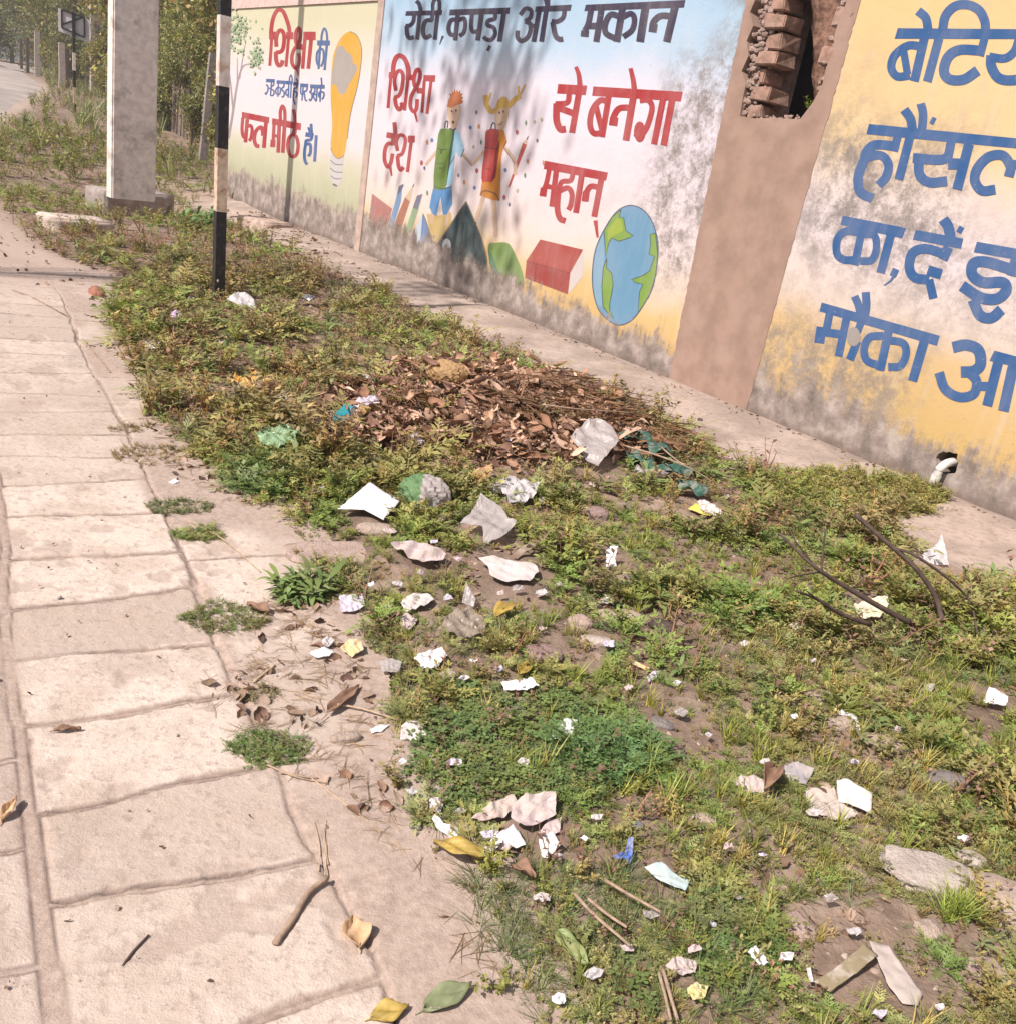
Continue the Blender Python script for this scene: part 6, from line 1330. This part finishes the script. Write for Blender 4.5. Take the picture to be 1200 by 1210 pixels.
def sprig(nst, leaves, lw=0.16, ll=0.22, hgt=1.0, col=(0.12, 0.15, 0.04), spread=0.6):
    """branching stems set with many small leaves"""
    V, Q, T = [], [], []
    for i in range(nst):
        a = r_.uniform(0, 6.28); sp = r_.uniform(0.2, spread); p = np.array([0., 0., 0.]); pts = [p]; n = 6; H = hgt*r_.uniform(.55, 1.1)
        for k in range(n):
            p = p+np.array([math.cos(a)*sp/n+r_.uniform(-.04, .04), math.sin(a)*sp/n+r_.uniform(-.04, .04), H/n*(1-.07*k)]); pts.append(p)
        c0 = np.array(col); ribbon(V, Q, T, pts, [.03-.003*k for k in range(n+1)], np.array([math.sin(a), -math.cos(a), 0]), c0*0.8+np.array([.04, .02, .0]))
        for j in range(leaves):
            t = r_.uniform(0.15, 1); k = min(n-1, int(t*n)); q = pts[k]+(pts[k+1]-pts[k])*(t*n-k); b = r_.uniform(0, 6.28)
            d = np.array([math.cos(b), math.sin(b), r_.uniform(-.1, .9)]); s_d = np.array([-math.sin(b), math.cos(b), 0])
            rhomb(V, Q, T, q, d, s_d, ll*r_.uniform(.6, 1.2), lw*r_.uniform(.6, 1.1), c0*r_.uniform(.7, 1.35))
    return arr(V, Q, T)
def tuft(nb, lean=0.6, w=0.035, col=(0.13, 0.17, 0.045)):
    V, Q, T = [], [], []
    for i in range(nb):
        a = r_.uniform(0, 6.28); h = np.array([math.cos(a), math.sin(a), 0]); side = np.array([-math.sin(a), math.cos(a), 0]); L = r_.uniform(.5, 1.1); ln_ = r_.uniform(.1, lean)
        b = np.array([r_.uniform(-.12, .12), r_.uniform(-.12, .12), 0]); pts = []
        for k in range(5):
            t = k/4; pts.append(b+h*(ln_*t+0.5*ln_*t*t)*L+np.array([0, 0, L*(t-0.35*ln_*t*t)]))
        c = np.array(col)*r_.uniform(.7, 1.35); ribbon(V, Q, T, pts, [w, w*1.0, w*.85, w*.55, w*.1], side, c)
    return arr(V, Q, T)
def trefoil(n):
    V, Q, T = [], [], []
    for i in range(n):
        x, y = r_.gauss(0, .45), r_.gauss(0, .45); h = r_.uniform(.2, .55)*(1.1-min(.8, math.hypot(x, y)*.6)); p = np.array([x, y, h]); g = r_.uniform(.75, 1.3); b = r_.uniform(0, 6.28)
        col = np.array([.078*g, .115*g, .033*g]); ribbon(V, Q, T, [np.array([x*.7, y*.7, 0]), p], [.02, .012], np.array([1, 0, 0]), col)
        for k in range(3):
            c = b+k*2.094; d = np.array([math.cos(c), math.sin(c), r_.uniform(-.1, .35)]); sd = np.array([-math.sin(c), math.cos(c), 0])
            o = len(V); L = .16*r_.uniform(.8, 1.2); w = L*.75
            V += [p, p+d*L*.55+sd*w*.5, p+d*L+sd*w*.3, p+d*L*.95, p+d*L-sd*w*.3, p+d*L*.55-sd*w*.5]; T += [col]*6; Q += [(o, o+1, o+2, o+3), (o, o+3, o+4, o+5)]
    return arr(V, Q, T)
def curled(n_seg=4):
    """one dry leaf, length about 1"""
    V, Q, T = [], [], []; cu = r_.uniform(.3, 1.6); tw = r_.uniform(-.8, .8); w = r_.uniform(.22, .36); ben = r_.uniform(-.3, .5)
    for i in range(n_seg+1):
        t = i/n_seg; ww = w*math.sin(math.pi*(0.06+.9*t))**.8
        for s in (-1, -.4, .4, 1):
            V.append(np.array([t-.5, s*ww*math.cos(cu*.6), abs(s)*ww*math.sin(cu*.6)*1.2+ben*t*t+tw*s*t*.2+.05])); T.append(np.array([1, 1, 1])*r_.uniform(.85, 1.15))
    for i in range(n_seg):
        for k in range(3): Q.append((i*4+k, i*4+k+1, i*4+k+5, i*4+k+4))
    return arr(V, Q, T)
def turned(p):
    V, Q, T = p; a, b = r_.uniform(-1.3, 1.3), r_.uniform(-1.0, 1.0); ca, sa, cb, sb = math.cos(a), math.sin(a), math.cos(b), math.sin(b)
    V = V @ np.array([[1, 0, 0], [0, ca, sa], [0, -sa, ca]]) @ np.array([[cb, 0, sb], [0, 1, 0], [-sb, 0, cb]]); return V, Q, T
def crisp():
    """crumpled dry leaf with a drawn-in, uneven edge"""
    V, Q, T = [], [], []; n, m = 6, 5; cu = r_.uniform(.6, 1.9); w = r_.uniform(.32, .52); ben = r_.uniform(-.5, .9); ph = r_.uniform(0, 6)
    for i in range(n+1):
        t = i/n; ww = w*(math.sin(math.pi*(.04+.93*t))**.9)*(1+.22*math.sin(9*t+ph))
        for k in range(m):
            s = k/(m-1)*2-1; an = s*cu*.7*(1+.3*math.sin(4*t+ph))
            V.append(np.array([t-.5+.03*math.sin(7*s+ph), ww*math.sin(an)/max(.4, cu*.6), ww*(1-math.cos(an))*1.2+ben*(t-.5)**2+.04*math.sin(11*t+3*s+ph)])); T.append(np.array([1, 1, 1])*r_.uniform(.8, 1.15)*(1.1-.25*abs(s)))
    for i in range(n):
        for k in range(m-1): Q.append((i*m+k, i*m+k+1, i*m+m+k+1, i*m+m+k))
    return turned(arr(V, Q, T))
def stalkp(n=3, br=0):
    V, Q, T = [], [], []
    for _ in range(n):
        a = r_.uniform(0, 6.28); b = np.array([r_.gauss(0, .12), r_.gauss(0, .12), .03]); d = np.array([math.cos(a), math.sin(a), r_.uniform(-.02, .12)]); bend = r_.uniform(-.3, .3); sd = np.array([-math.sin(a), math.cos(a), 0]); L = r_.uniform(.5, 1)
        pts = [b+d*L*(k/4-.5)+sd*bend*(k/4-.5)**2 for k in range(5)]; g = r_.uniform(.8, 1.2)
        for s2 in (sd, np.array([0, 0, 1.])): ribbon(V, Q, T, pts, [.014, .018, .018, .016, .008], s2, np.array([1, 1, 1])*g)
    return arr(V, Q, T)
FERN = [ferny(r_.randint(8, 12), r_.randint(4, 5), 25, 75) for _ in range(5)]; FERN_L = [ferny(8, 5, 25, 75, .36, False) for _ in range(4)]
BROAD = [broad(r_.randint(7, 12), 15, 65) for _ in range(4)]; SPRIG = [sprig(r_.randint(5, 8), 15, .085, .17) for _ in range(5)]; SPRIG_L = [sprig(5, 13, .10, .155) for _ in range(5)]
DRYS = [sprig(5, 4, .10, .16, 1, (.125, .095, .055), .7) for _ in range(4)]; TUFT = [tuft(r_.randint(14, 24)) for _ in range(4)]; FINE = [tuft(r_.randint(16, 26), 1.3, .030, (.085, .125, .035)) for _ in range(4)]
TREF = [trefoil(34) for _ in range(4)]; CURL = [curled() for _ in range(5)]+[crisp() for _ in range(6)]; CRISP = [crisp() for _ in range(22)]; STALK = [stalkp(3) for _ in range(6)]

def scatter_pts(n, x0, x1, y0, y1):
    return rng.uniform(x0, x1, n), rng.uniform(y0, y1, n)
def along(x, y): return -((x-WALL_O[0])*WALL_D[0]+(y-WALL_O[1])*WALL_D[1])
def veg_mask(x, y, lo=-0.02, wl=1.06):
    s, w = sw(x, y); dw = dwall(x, y); n = fbm(x*2.3, y*2.3, 3, 301)-.5
    return (w-edge_w(s)+0.28*n > lo) & ((dw > wl+0.25*n) | (along(x, y) < -13.3))
BARE = [[(640, 690), (700, 690), (850, 720), (870, 770), (830, 800), (850, 860), (840, 905), (770, 900), (760, 840), (720, 800), (650, 790)],
        [(920, 1070), (1020, 1060), (1060, 1080), (1200, 1090), (1200, 1170), (1100, 1190), (960, 1170), (920, 1120)],
        [(720, 940), (790, 950), (800, 1010), (730, 1000)], [(640, 990), (720, 990), (740, 1030), (640, 1030)], [(380, 740), (470, 860), (480, 960), (520, 1050), (600, 1150), (560, 1160), (460, 1000), (380, 850)]]
PILEP = [(345, 505), (405, 462), (490, 438), (560, 430), (640, 445), (705, 473), (755, 506), (775, 536), (730, 550), (680, 552), (600, 558), (520, 537), (430, 537), (370, 525)]
LC = [(np.array(c[1][:2], float), c[2]) for c in LITTER]
def clear_litter(x, y, k=0.75):
    m = np.ones(len(x), bool)
    for c, r in LC: m &= ((x-c[0])**2+(y-c[1])**2) > (r*k)**2
    return m
def place(n, y0, y1, dens_fn, seedmask=None, lo=-0.02, wl=1.06, xpad=1.1, litter_k=0.8):
    """n tries over the visible wedge between depths y0..y1; dens_fn(px, py, x, y) -> probability"""
    # sample the wedge evenly by ground area
    y = np.sqrt(rng.uniform(y0*y0, y1*y1, n)); x = y*rng.uniform(-0.78, 0.92, n)
    if y0 < 1.5: x = x+rng.uniform(-.3, .3, n)
    k = veg_mask(x, y, lo, wl); x, y = x[k], y[k]
    z = gz(x, y); px, py = pix(x, y, z)
    p = dens_fn(px, py, x, y); k = rng.uniform(0, 1, len(x)) < p; x, y, z = x[k], y[k], z[k]
    if litter_k: k = clear_litter(x, y, litter_k); x, y, z = x[k], y[k], z[k]
    return np.stack([x, y, z-0.004], -1)
def inany(px, py, polys):
    m = np.zeros(np.shape(px), bool)
    for q in polys: m |= inpoly(px, py, q)
    return m
def patchy(x, y, f, seed, a, b): return sstep(a, b, fbm(x*f, y*f, 3, seed))
VEG = np.array([1.84, 1.66, 2.1])
def tints(P, base, var=0.22, dry=0.0, dryc=(1.28, 1.02, 1.45)):
    n = len(P); t = np.ones((n, 3))*np.asarray(base)*VEG; t *= rng.uniform(1-var, 1+var, (n, 1))
    hue = rng.uniform(-1, 1, (n, 1)); t = t*np.concatenate([1+0.12*hue, 1+0*hue, 1-0.1*hue], 1)
    if dry:
        d = (fbm(P[:, 0]*1.7, P[:, 1]*1.7, 3, 500)+rng.normal(0, .14, n) > 1-dry-.22)[:, None]; t = np.where(d, t*np.asarray(dryc), t)
    return t
CLOV = [(490, 870), (500, 830), (560, 812), (680, 830), (720, 860), (780, 890), (770, 930), (700, 935), (600, 945), (500, 950)]
GRASSY = [(730, 930), (860, 880), (1010, 880), (1100, 950), (1040, 1020), (960, 1050), (840, 990), (740, 985)]
FINEP = [(540, 1020), (640, 1000), (760, 1040), (880, 1090), (900, 1210), (640, 1210), (570, 1110)]
YELL = [(790, 800), (960, 790), (1000, 900), (860, 940), (800, 900)]

weeds = Bulk(); grass = Bulk(); clover = Bulk()
def d_weed(px, py, x, y):
    p = 0.80*patchy(x, y, 1.6, 71, 0.28, 0.46)*(.12+.88*patchy(x, y, 5, 74, .40, .54))+0.10
    p = np.where(inany(px, py, BARE), p*0.22, p); p = np.where(inpoly(px, py, PILEP), p*0.13, p); p = np.where(inpoly(px, py, CLOV), p*0.25, p)
    p = np.where(inpoly(px, py, FINEP), p*0.22, p); p = np.where(inpoly(px, py, GRASSY), p*0.4, p)
    p = np.where((px < 640) & (py > 680) & (px > 350) & (py < 830), p*0.75, p)
    return p
def clump(P): return .5+1.15*sstep(.3, .7, fbm(P[:, 0]*3.1, P[:, 1]*3.1, 3, 404))
def near(P): return clump(P)* np.clip(np.hypot(P[:, 0], P[:, 1])/3.6, .42, 1)
def size(n, a, b): return rng.uniform(a, b, n)
# near, 1.2 - 4 m
P = place(9000, 1.2, 4.2, d_weed); weeds.scatter(FERN, P, near(P)*(.030+.085*rng.uniform(0, 1, len(P))**1.8), tints(P, (1.15, 1.1, .95), .25, .22))
P = place(6400, 1.2, 4.2, d_weed); weeds.scatter(SPRIG, P, near(P)*(.04+.11*rng.uniform(0, 1, len(P))**1.8), tints(P, (1.15, 1.1, .9), .25, .25))
P = place(1500, 1.3, 4.2, d_weed); weeds.scatter(BROAD, P, near(P)*size(len(P), .04, .09), tints(P, (1.1, 1.1, .9), .2, .1))
# middle, 4 - 9 m
P = place(6000, 4.0, 9.5, d_weed); weeds.scatter(FERN_L, P, .9*clump(P)*(.06+.15*rng.uniform(0, 1, len(P))**1.7), tints(P, (1.25, 1.12, 1.0), .28, .36))
P = place(5400, 4.0, 9.5, d_weed); weeds.scatter(SPRIG_L, P, .9*clump(P)*(.07+.17*rng.uniform(0, 1, len(P))**1.7), tints(P, (1.2, 1.02, 1.0), .32, .52))
P = place(3200, 4.0, 9.5, d_weed); weeds.scatter(BROAD, P, size(len(P), .06, .16), tints(P, (1.1, 1.1, .9), .2, .1))
# far, 9 - 22 m
P = place(9000, 9.0, 24, lambda px, py, x, y: 0.25+.75*patchy(x, y, .9, 72, .3, .55)); weeds.scatter(SPRIG_L, P, size(len(P), .10, .26), tints(P, (1.1, 1.08, .95), .3, .30))
P = place(3000, 9.0, 24, d_weed); weeds.scatter(FERN_L, P, size(len(P), .10, .22), tints(P, (1.1, 1.1, .9), .25, .15))
P = place(5200, 15, 62, lambda px, py, x, y: np.where(px < 262, .3+.7*patchy(x, y, .4, 73, .35, .55), .1)*np.where(px < 140, 1, .5)); weeds.scatter(SPRIG_L, P, size(len(P), .25, .6), tints(P, (1.05, 1.06, .95), .3, .28))
# seedlings and dry stems everywhere
P = place(15000, 1.2, 5, lambda px, py, x, y: np.where(inany(px, py, BARE), .25, .5)); weeds.scatter(SPRIG_L, P, size(len(P), .015, .04), tints(P, (1.2, 1.05, .85), .3, .35))
P = place(3200, 1.2, 5, lambda px, py, x, y: np.where(inpoly(px, py, YELL), 1, .25)); weeds.scatter(SPRIG_L, P, size(len(P), .02, .05), tints(P, (1.35, 1.18, 1.3), .25, .2))
P = place(7000, 1.3, 10, lambda px, py, x, y: np.full(len(x), .7)); weeds.scatter(DRYS, P, near(P)*size(len(P), .06, .16), tints(P, (1.15, 1, 1), .35))
P = place(1500, 8, 26, lambda px, py, x, y: np.full(len(x), .8)); weeds.scatter(DRYS, P, size(len(P), .12, .32), tints(P, (1.1, .95, .9), .3))
# strip of green under the drain pipe and along the foot of the concrete
HP = [(880, 570), (960, 560), (1010, 562), (1080, 572), (1120, 590), (1080, 612), (1000, 610), (900, 600)]
def in_hp(px, py, x, y): return np.where(inpoly(px, py, HP), 1.0, 0)
P = place(30000, 4.0, 6.6, in_hp, lo=-.5, wl=.05); weeds.scatter(FERN_L+SPRIG_L, P, size(len(P), .05, .12), tints(P, (1.2, 1.1, .9), .25, .3))
P = place(2200, 3.5, 14, lambda px, py, x, y: .5*patchy(x, y, 2.0, 90, .5, .65), lo=-.1, wl=.75); weeds.scatter(SPRIG_L, P, size(len(P), .03, .09), tints(P, (1.2, 1.05, .9), .3, .5))

# grass
def gr(px, py, x, y):
    p = .10+.25*patchy(x, y, 2.1, 81, .45, .65); p = np.where(inpoly(px, py, GRASSY), .9, p); p = np.where(inany(px, py, BARE), .05, p); p = np.where(inpoly(px, py, PILEP), .01, p)
    p = np.where((px > 1050) & (py > 780) & (py < 960), .55, p); return p
P = place(6000, 1.2, 4.5, gr); grass.scatter(TUFT, P, size(len(P), .035, .10), tints(P, (1.35, 1.2, .8), .25, .15))
P = place(2600, 4, 10, gr); grass.scatter(TUFT, P, size(len(P), .06, .13), tints(P, (1.4, 1.2, .85), .25, .3))
def fi(px, py, x, y):
    p = np.where(inpoly(px, py, FINEP), 1.0, .14); return np.where(inany(px, py, BARE), .04, p)
P = place(8500, 1.15, 3.2, fi); grass.scatter(FINE, P, .022+.055*rng.uniform(0, 1, len(P))**1.5, tints(P, (.92, .98, .9), .3, .3), .4)
P = place(2400, 1.3, 5, lambda px, py, x, y: np.where(inany(px, py, BARE), .12, .5)); grass.scatter(FINE, P, size(len(P), .02, .045), tints(P, (1.75, 1.25, 2.0), .3), .5)
P = place(2600, 14, 60, lambda px, py, x, y: np.where(px < 140, .7, .2)); grass.scatter(TUFT, P, size(len(P), .3, .7), tints(P, (1.12, 1.05, 1.3), .3, .2))
def lowr(px, py, x, y): return np.where((px > 640) & (py > 900), .8, np.where(px > 780, .35, .1))*np.where(inany(px, py, BARE), .15, 1)
P = place(9000, 1.2, 3.4, lowr); weeds.scatter(FERN_L+SPRIG_L, P, .018+.045*rng.uniform(0, 1, len(P))**1.5, tints(P, (1.05, 1.05, .95), .3, .3))
P = place(2500, 1.2, 3.4, lowr); grass.scatter(TUFT, P, size(len(P), .025, .06), tints(P, (1.2, 1.1, .9), .25, .25))
# clover
def cl(px, py, x, y): return np.where(inpoly(px, py, CLOV), .85, .03*patchy(x, y, 1.9, 82, .55, .7))
P = place(7500, 1.3, 4.5, cl); clover.scatter(TREF, P, size(len(P), .045, .085), tints(P, (1.1, 1.1, 1), .25))
# low mats and small plants rooted in the joints of the paving
def mat_at(B, protos, px, py, wpx, hpx, n, s0, s1, tb, dry=.1):
    a = rng.uniform(0, 6.28, n); r = np.sqrt(rng.uniform(0, 1, n)); g = G(px+wpx/2*r*np.cos(a), py+hpx/2*r*np.sin(a)); g[:, 2] = gz(g[:, 0], g[:, 1])-.003
    B.scatter(protos, g, size(n, s0, s1), tints(g, tb, .25, dry), .4)

PLANT = mat_leaf('weed_leaves', 0.24)
def plant(name, label, protos, px, py, wpx, hpx, n, s0, s1, tb, dry=.1, cat='weed'):
    B = Bulk(); mat_at(B, protos, px, py, wpx, hpx, n, s0, s1, tb, dry)
    V = np.concatenate(B.v); P0 = G(px, py); V = V-P0[None, :].astype(np.float32)
    o = mesh(name, V, np.concatenate(B.q), PLANT, None, False, np.concatenate(B.t)); o.location = tuple(map(float, P0)); return tag(o, label, cat)
plant('weed_plant', 'bright leafy weed standing at the edge of the paving', BROAD, 358, 706, 54, 24, 44, .06, .13, (1.0, 1.08, .9), .05)
plant('weed_mat', 'dark green low mat of weed on the slabs left of the tan stone', FERN_L+SPRIG_L, 318, 886, 92, 40, 150, .018, .036, (.75, .85, .8), .25)
plant('weed_mat', 'spreading dusty green mat of weed below the bright leafy weed', FERN_L+SPRIG_L, 268, 732, 104, 34, 190, .018, .040, (.85, .88, .85), .3)
plant('weed_mat', 'dark leafy mat of weed in the joint at the path edge', SPRIG_L, 214, 602, 84, 18, 120, .02, .042, (.75, .85, .8), .1)
plant('weed_mat', 'small green mat of weed just below the dark leafy mat', FERN_L+SPRIG_L, 234, 632, 56, 16, 70, .02, .045, (1.0, 1.05, .9), .1)
plant('weed_mat', 'small dry green mat between the dusty mat and the low dark one', SPRIG_L, 306, 822, 56, 20, 60, .014, .03, (.9, .9, .85), .5)
plant('weed_mat', 'thin brown mat of weed on the far slabs', SPRIG_L, 150, 507, 50, 10, 40, .02, .04, (1.1, .9, .9), .6)
plant('weed_mat', 'brownish green mat over the slabs left of the near weeds', SPRIG_L, 180, 540, 100, 26, 130, .02, .045, (1.15, .95, .9), .6)
plant('weed_plant', 'green feathery weed on the joint mats left of the leaf pile', FERN, 312, 570, 70, 40, 60, .08, .14, (.9, .98, .95), .1)
plant('weed_plant', 'bluish dark ferny weed right of the white folded paper', FERN, 715, 890, 110, 60, 90, .05, .09, (.72, .86, 1.0), .05)
plant('weed_plant', 'bright green feathery weed on the right of the stony patch', FERN, 862, 722, 80, 30, 46, .07, .13, (1.0, 1.08, .9), .05)
plant('weed_plant', 'grey green ferny weed on the bare stony patch', FERN, 768, 702, 26, 10, 18, .05, .09, (1.0, 1.1, 1.3), 0)
plant('weed_plant', 'round low green weed around the black and white scrap', FERN_L, 880, 1120, 90, 46, 120, .02, .04, (.75, .95, .9), 0)
plant('grass_tuft', 'single grass tuft in front of the largest pale rock', TUFT, 1122, 1084, 30, 10, 12, .05, .10, (1.3, 1.25, .8), 0, 'grass tuft')
plant('weed_plant', 'dark leafy bush beside the block of the concrete pole', BROAD, 236, 268, 40, 9, 40, .18, .32, (.8, 1.0, .85), 0)
q = WP(948, 130); hp_ = np.array([WALL_O[0]-WALL_D[0]*q[0]-WALL_N[0]*.12, WALL_O[1]-WALL_D[1]*q[0]-WALL_N[1]*.12, float(q[1])-.03])
B = Bulk(); n = 5; B.scatter(SPRIG, np.zeros((n, 3))+rng.normal(0, .015, (n, 3)), size(n, .12, .17), tints(np.zeros((n, 3)), (1.0, 1.2, .8), .2), .1)
o = mesh('seedling', np.concatenate(B.v), np.concatenate(B.q), PLANT, None, False, np.concatenate(B.t)); o.location = tuple(map(float, hp_)); tag(o, 'tiny green seedling growing inside the broken pier', 'plant')

wo = weeds.build('weeds', PLANT, 'low green and drying weeds covering the verge')
grass.build('grass', PLANT, 'grass blades and short turf between the weeds')
clover.build('clover_weeds', PLANT, 'patch of three leaved clover weeds')

# dry leaves, straw, grit
TWG = [(600, 455), (690, 460), (760, 490), (830, 540), (760, 560), (680, 500), (620, 520), (590, 490)]
DRYM = mat_leaf('dry_leaf_litter', 0.12, 0.75, 0.15)
leaves = Bulk(); straw = Bulk()
def browns(n): 
    b = np.array([(.31, .20, .14), (.38, .26, .19), (.22, .135, .10), (.44, .32, .25), (.16, .095, .075), (.26, .15, .10)]); return b[rng.integers(0, 6, n)]*rng.uniform(.6, 1.15, (n, 1))
def lift_pile(P):
    P[:, 2] += np.abs(rng.normal(0, .035, len(P)))*(1+fbm(P[:, 0]*5, P[:, 1]*5, 2, 44)); return P
P = lift_pile(place(60000, 4.2, 8.0, lambda px, py, x, y: np.where(inpoly(px, py, PILEP), np.where(inpoly(px, py, TWG), .4, .8), 0), litter_k=.4)); leaves.scatter(CRISP, P, (.022+.075*rng.uniform(0, 1, len(P))**1.8), browns(len(P))*np.array([1.62, 1.5, 1.42]), 1.0)
P = place(60000, 1.2, 9, lambda px, py, x, y: .18+.50*patchy(x, y, 1.9, 83, .5, .68), litter_k=.6); leaves.scatter(CURL, P, size(len(P), .012, .05), browns(len(P)), .6)
P = place(9000, 6, 16, lambda px, py, x, y: .25*patchy(x, y, 1.0, 84, .45, .6), lo=-.1, wl=.5); leaves.scatter(CURL, P, size(len(P), .03, .07), browns(len(P)), .5)
P = place(7000, 7, 17, lambda px, py, x, y: np.where(px < 130, .5, 0), lo=-1.3, litter_k=0); P[:, 2] += .012; leaves.scatter(CURL, P, size(len(P), .02, .06), browns(len(P)), .5)
P = place(60000, 3.5, 15, lambda px, py, x, y: .75*sstep(.28, .02, dwall(x, y))*(dwall(x, y) > .02), lo=-.3, wl=-.1, litter_k=0); P[:, 2] += .012; leaves.scatter(CURL, P, size(len(P), .012, .04), browns(len(P)), .5)
LP = [[(262, 250), (330, 252), (400, 300), (470, 345), (560, 400), (520, 400), (430, 350), (350, 310), (262, 310)], [(90, 335), (170, 345), (190, 380), (150, 400), (100, 372)]]
P = place(40000, 5, 16, lambda px, py, x, y: np.where(inany(px, py, LP), .5, 0), lo=-.6, wl=.1); leaves.scatter(CURL, P, size(len(P), .04, .09), browns(len(P)), .5)
P = place(1500, 4, 15, lambda px, py, x, y: .3*patchy(x, y, 2.5, 89, .5, .7), lo=-.3, wl=.02); leaves.scatter(CURL, P, size(len(P), .015, .05), browns(len(P)), .5)
TWG = [(600, 455), (690, 460), (760, 490), (830, 540), (760, 560), (680, 500), (620, 520), (590, 490)]
def strawc(n): return np.array([.47, .34, .22])*rng.uniform(.5, 1.15, (n, 1))*np.array([1, .97, .93])
P = lift_pile(place(26000, 4.2, 8, lambda px, py, x, y: np.where(inpoly(px, py, TWG), .75, np.where(inpoly(px, py, PILEP), .12, 0)))); straw.scatter(STALK, P, size(len(P), .12, .34), strawc(len(P))*np.array([.62, .5, .45]), 1.2)
P = place(16000, 1.2, 5, lambda px, py, x, y: .12+.4*patchy(x, y, 2.2, 85, .48, .65), litter_k=.6); straw.scatter(STALK, P, size(len(P), .03, .11), strawc(len(P)), .5)
P = place(12000, 4.5, 12, lambda px, py, x, y: .2+.5*patchy(x, y, 1.5, 86, .45, .62)); P[:, 2] += .03; straw.scatter(STALK, P, size(len(P), .08, .22), strawc(len(P)), .6)
# strewn along the right side of the paving
SP = [[(300, 700), (380, 690), (440, 800), (480, 880), (470, 990), (530, 1060), (600, 1150), (560, 1170), (470, 1010), (400, 950), (330, 910), (230, 820), (300, 770)], [(200, 520), (300, 540), (330, 600), (290, 600), (200, 560)], [(60, 340), (170, 340), (190, 400), (150, 440), (100, 390)], [(160, 440), (230, 470), (260, 520), (190, 520)]]
def sp_(px, py, x, y): return np.where(inany(px, py, SP), .8, 0)
P = place(16000, 1.2, 4.8, sp_, lo=-.75); P[:, 2] += .012; straw.scatter(STALK, P, size(len(P), .025, .10), strawc(len(P)), .3)
P = place(5000, 1.2, 4.8, sp_, lo=-.75); P[:, 2] += .012; leaves.scatter(CURL, P, size(len(P), .015, .05), browns(len(P)), .3)
# crumbs on the slabs
def slabc(px, py, x, y): return np.full(len(x), .35)
P = place(1500, 1.1, 7, slabc, lo=-1.6, litter_k=0); P[:, 2] += .014; leaves.scatter(CURL, P, size(len(P), .004, .014), browns(len(P))*.8, .3)
leaves.build('dry_leaves', DRYM, 'brown dry fallen leaves heaped in a pile and strewn through the weeds')
straw.build('straw_litter', DRYM, 'broken straw and dry stalks strewn over the verge')
# pebbles and clods
bm = bmesh.new(); bmesh.ops.create_icosphere(bm, subdivisions=1, radius=1); ico_v = np.array([v.co[:] for v in bm.verts]); ico_f = np.array([[v.index for v in f.verts] for f in bm.faces]); bm.free()
PB = []
for _ in range(5):
    v = ico_v*(1+.25*rng.normal(size=(len(ico_v), 1)))*np.array([1, rng.uniform(.6, .9), rng.uniform(.4, .7)]); q = np.concatenate([ico_f, ico_f[:, 2:3]], 1); PB.append((v, q, np.ones((len(v), 3))))
class Tri(Bulk): pass
peb = Bulk()
P = place(14000, 1.15, 6, lambda px, py, x, y: np.where(inany(px, py, BARE), .6, .12), lo=-.2, litter_k=0)
sz = .0025+.011*rng.uniform(0, 1, len(P))**4
pc = np.array([(.46, .36, .29), (.34, .26, .21), (.40, .33, .29), (.54, .44, .37)])[rng.integers(0, 4, len(P))]*rng.uniform(.7, 1.1, (len(P), 1))
peb.scatter(PB, P, sz, pc, .1)
P = place(420, 1.3, 5, lambda px, py, x, y: np.where(inany(px, py, BARE), .9, .2), lo=-.1, litter_k=.5); peb.scatter(PB, P, .008+.02*rng.uniform(0, 1, len(P))**2, np.array([(.40, .31, .25), (.30, .23, .19), (.36, .27, .23)])[rng.integers(0, 3, len(P))], .2)
P = place(900, 1.1, 6, lambda px, py, x, y: np.full(len(x), .3), lo=-1.5, litter_k=0); P[:, 2] += .014; peb.scatter(PB, P, .002+.006*rng.uniform(0, 1, len(P))**3, np.full((len(P), 3), .33)*np.array([1.1, .9, .8]), .1)
vv = np.concatenate(peb.v); qq = np.concatenate(peb.q)[:, :3]
t = NT('pebble_grit'); pm = t.fin(t.attr('tint'), .95, .1)
o = mesh('pebbles', vv, qq, pm, None, True, np.concatenate(peb.t)); o['kind'] = 'stuff'; o['label'] = 'small pebbles and clods on the bare soil'

# ------------------------------------------------------------------ thin dusty air that pales the far trees
bm = bmesh.new(); bm_box(bm, (0, 0, 11.0), (660, 660, 25.0))
hm = bpy.data.materials.new('pale_air'); hm.use_nodes = True; nt_ = hm.node_tree; nt_.nodes.remove(nt_.nodes['Principled BSDF'])
pv = nt_.nodes.new('ShaderNodeVolumePrincipled'); pv.inputs['Color'].default_value = (0.92, 0.90, 0.90, 1)
pv.inputs['Density'].default_value = 0.0024; pv.inputs['Anisotropy'].default_value = 0.3
nt_.links.new(pv.outputs[0], nt_.nodes['Material Output'].inputs['Volume'])
hz = from_bm('haze', bm, hm); hz['kind'] = 'stuff'; hz['label'] = 'thin pale haze over the far road bend'
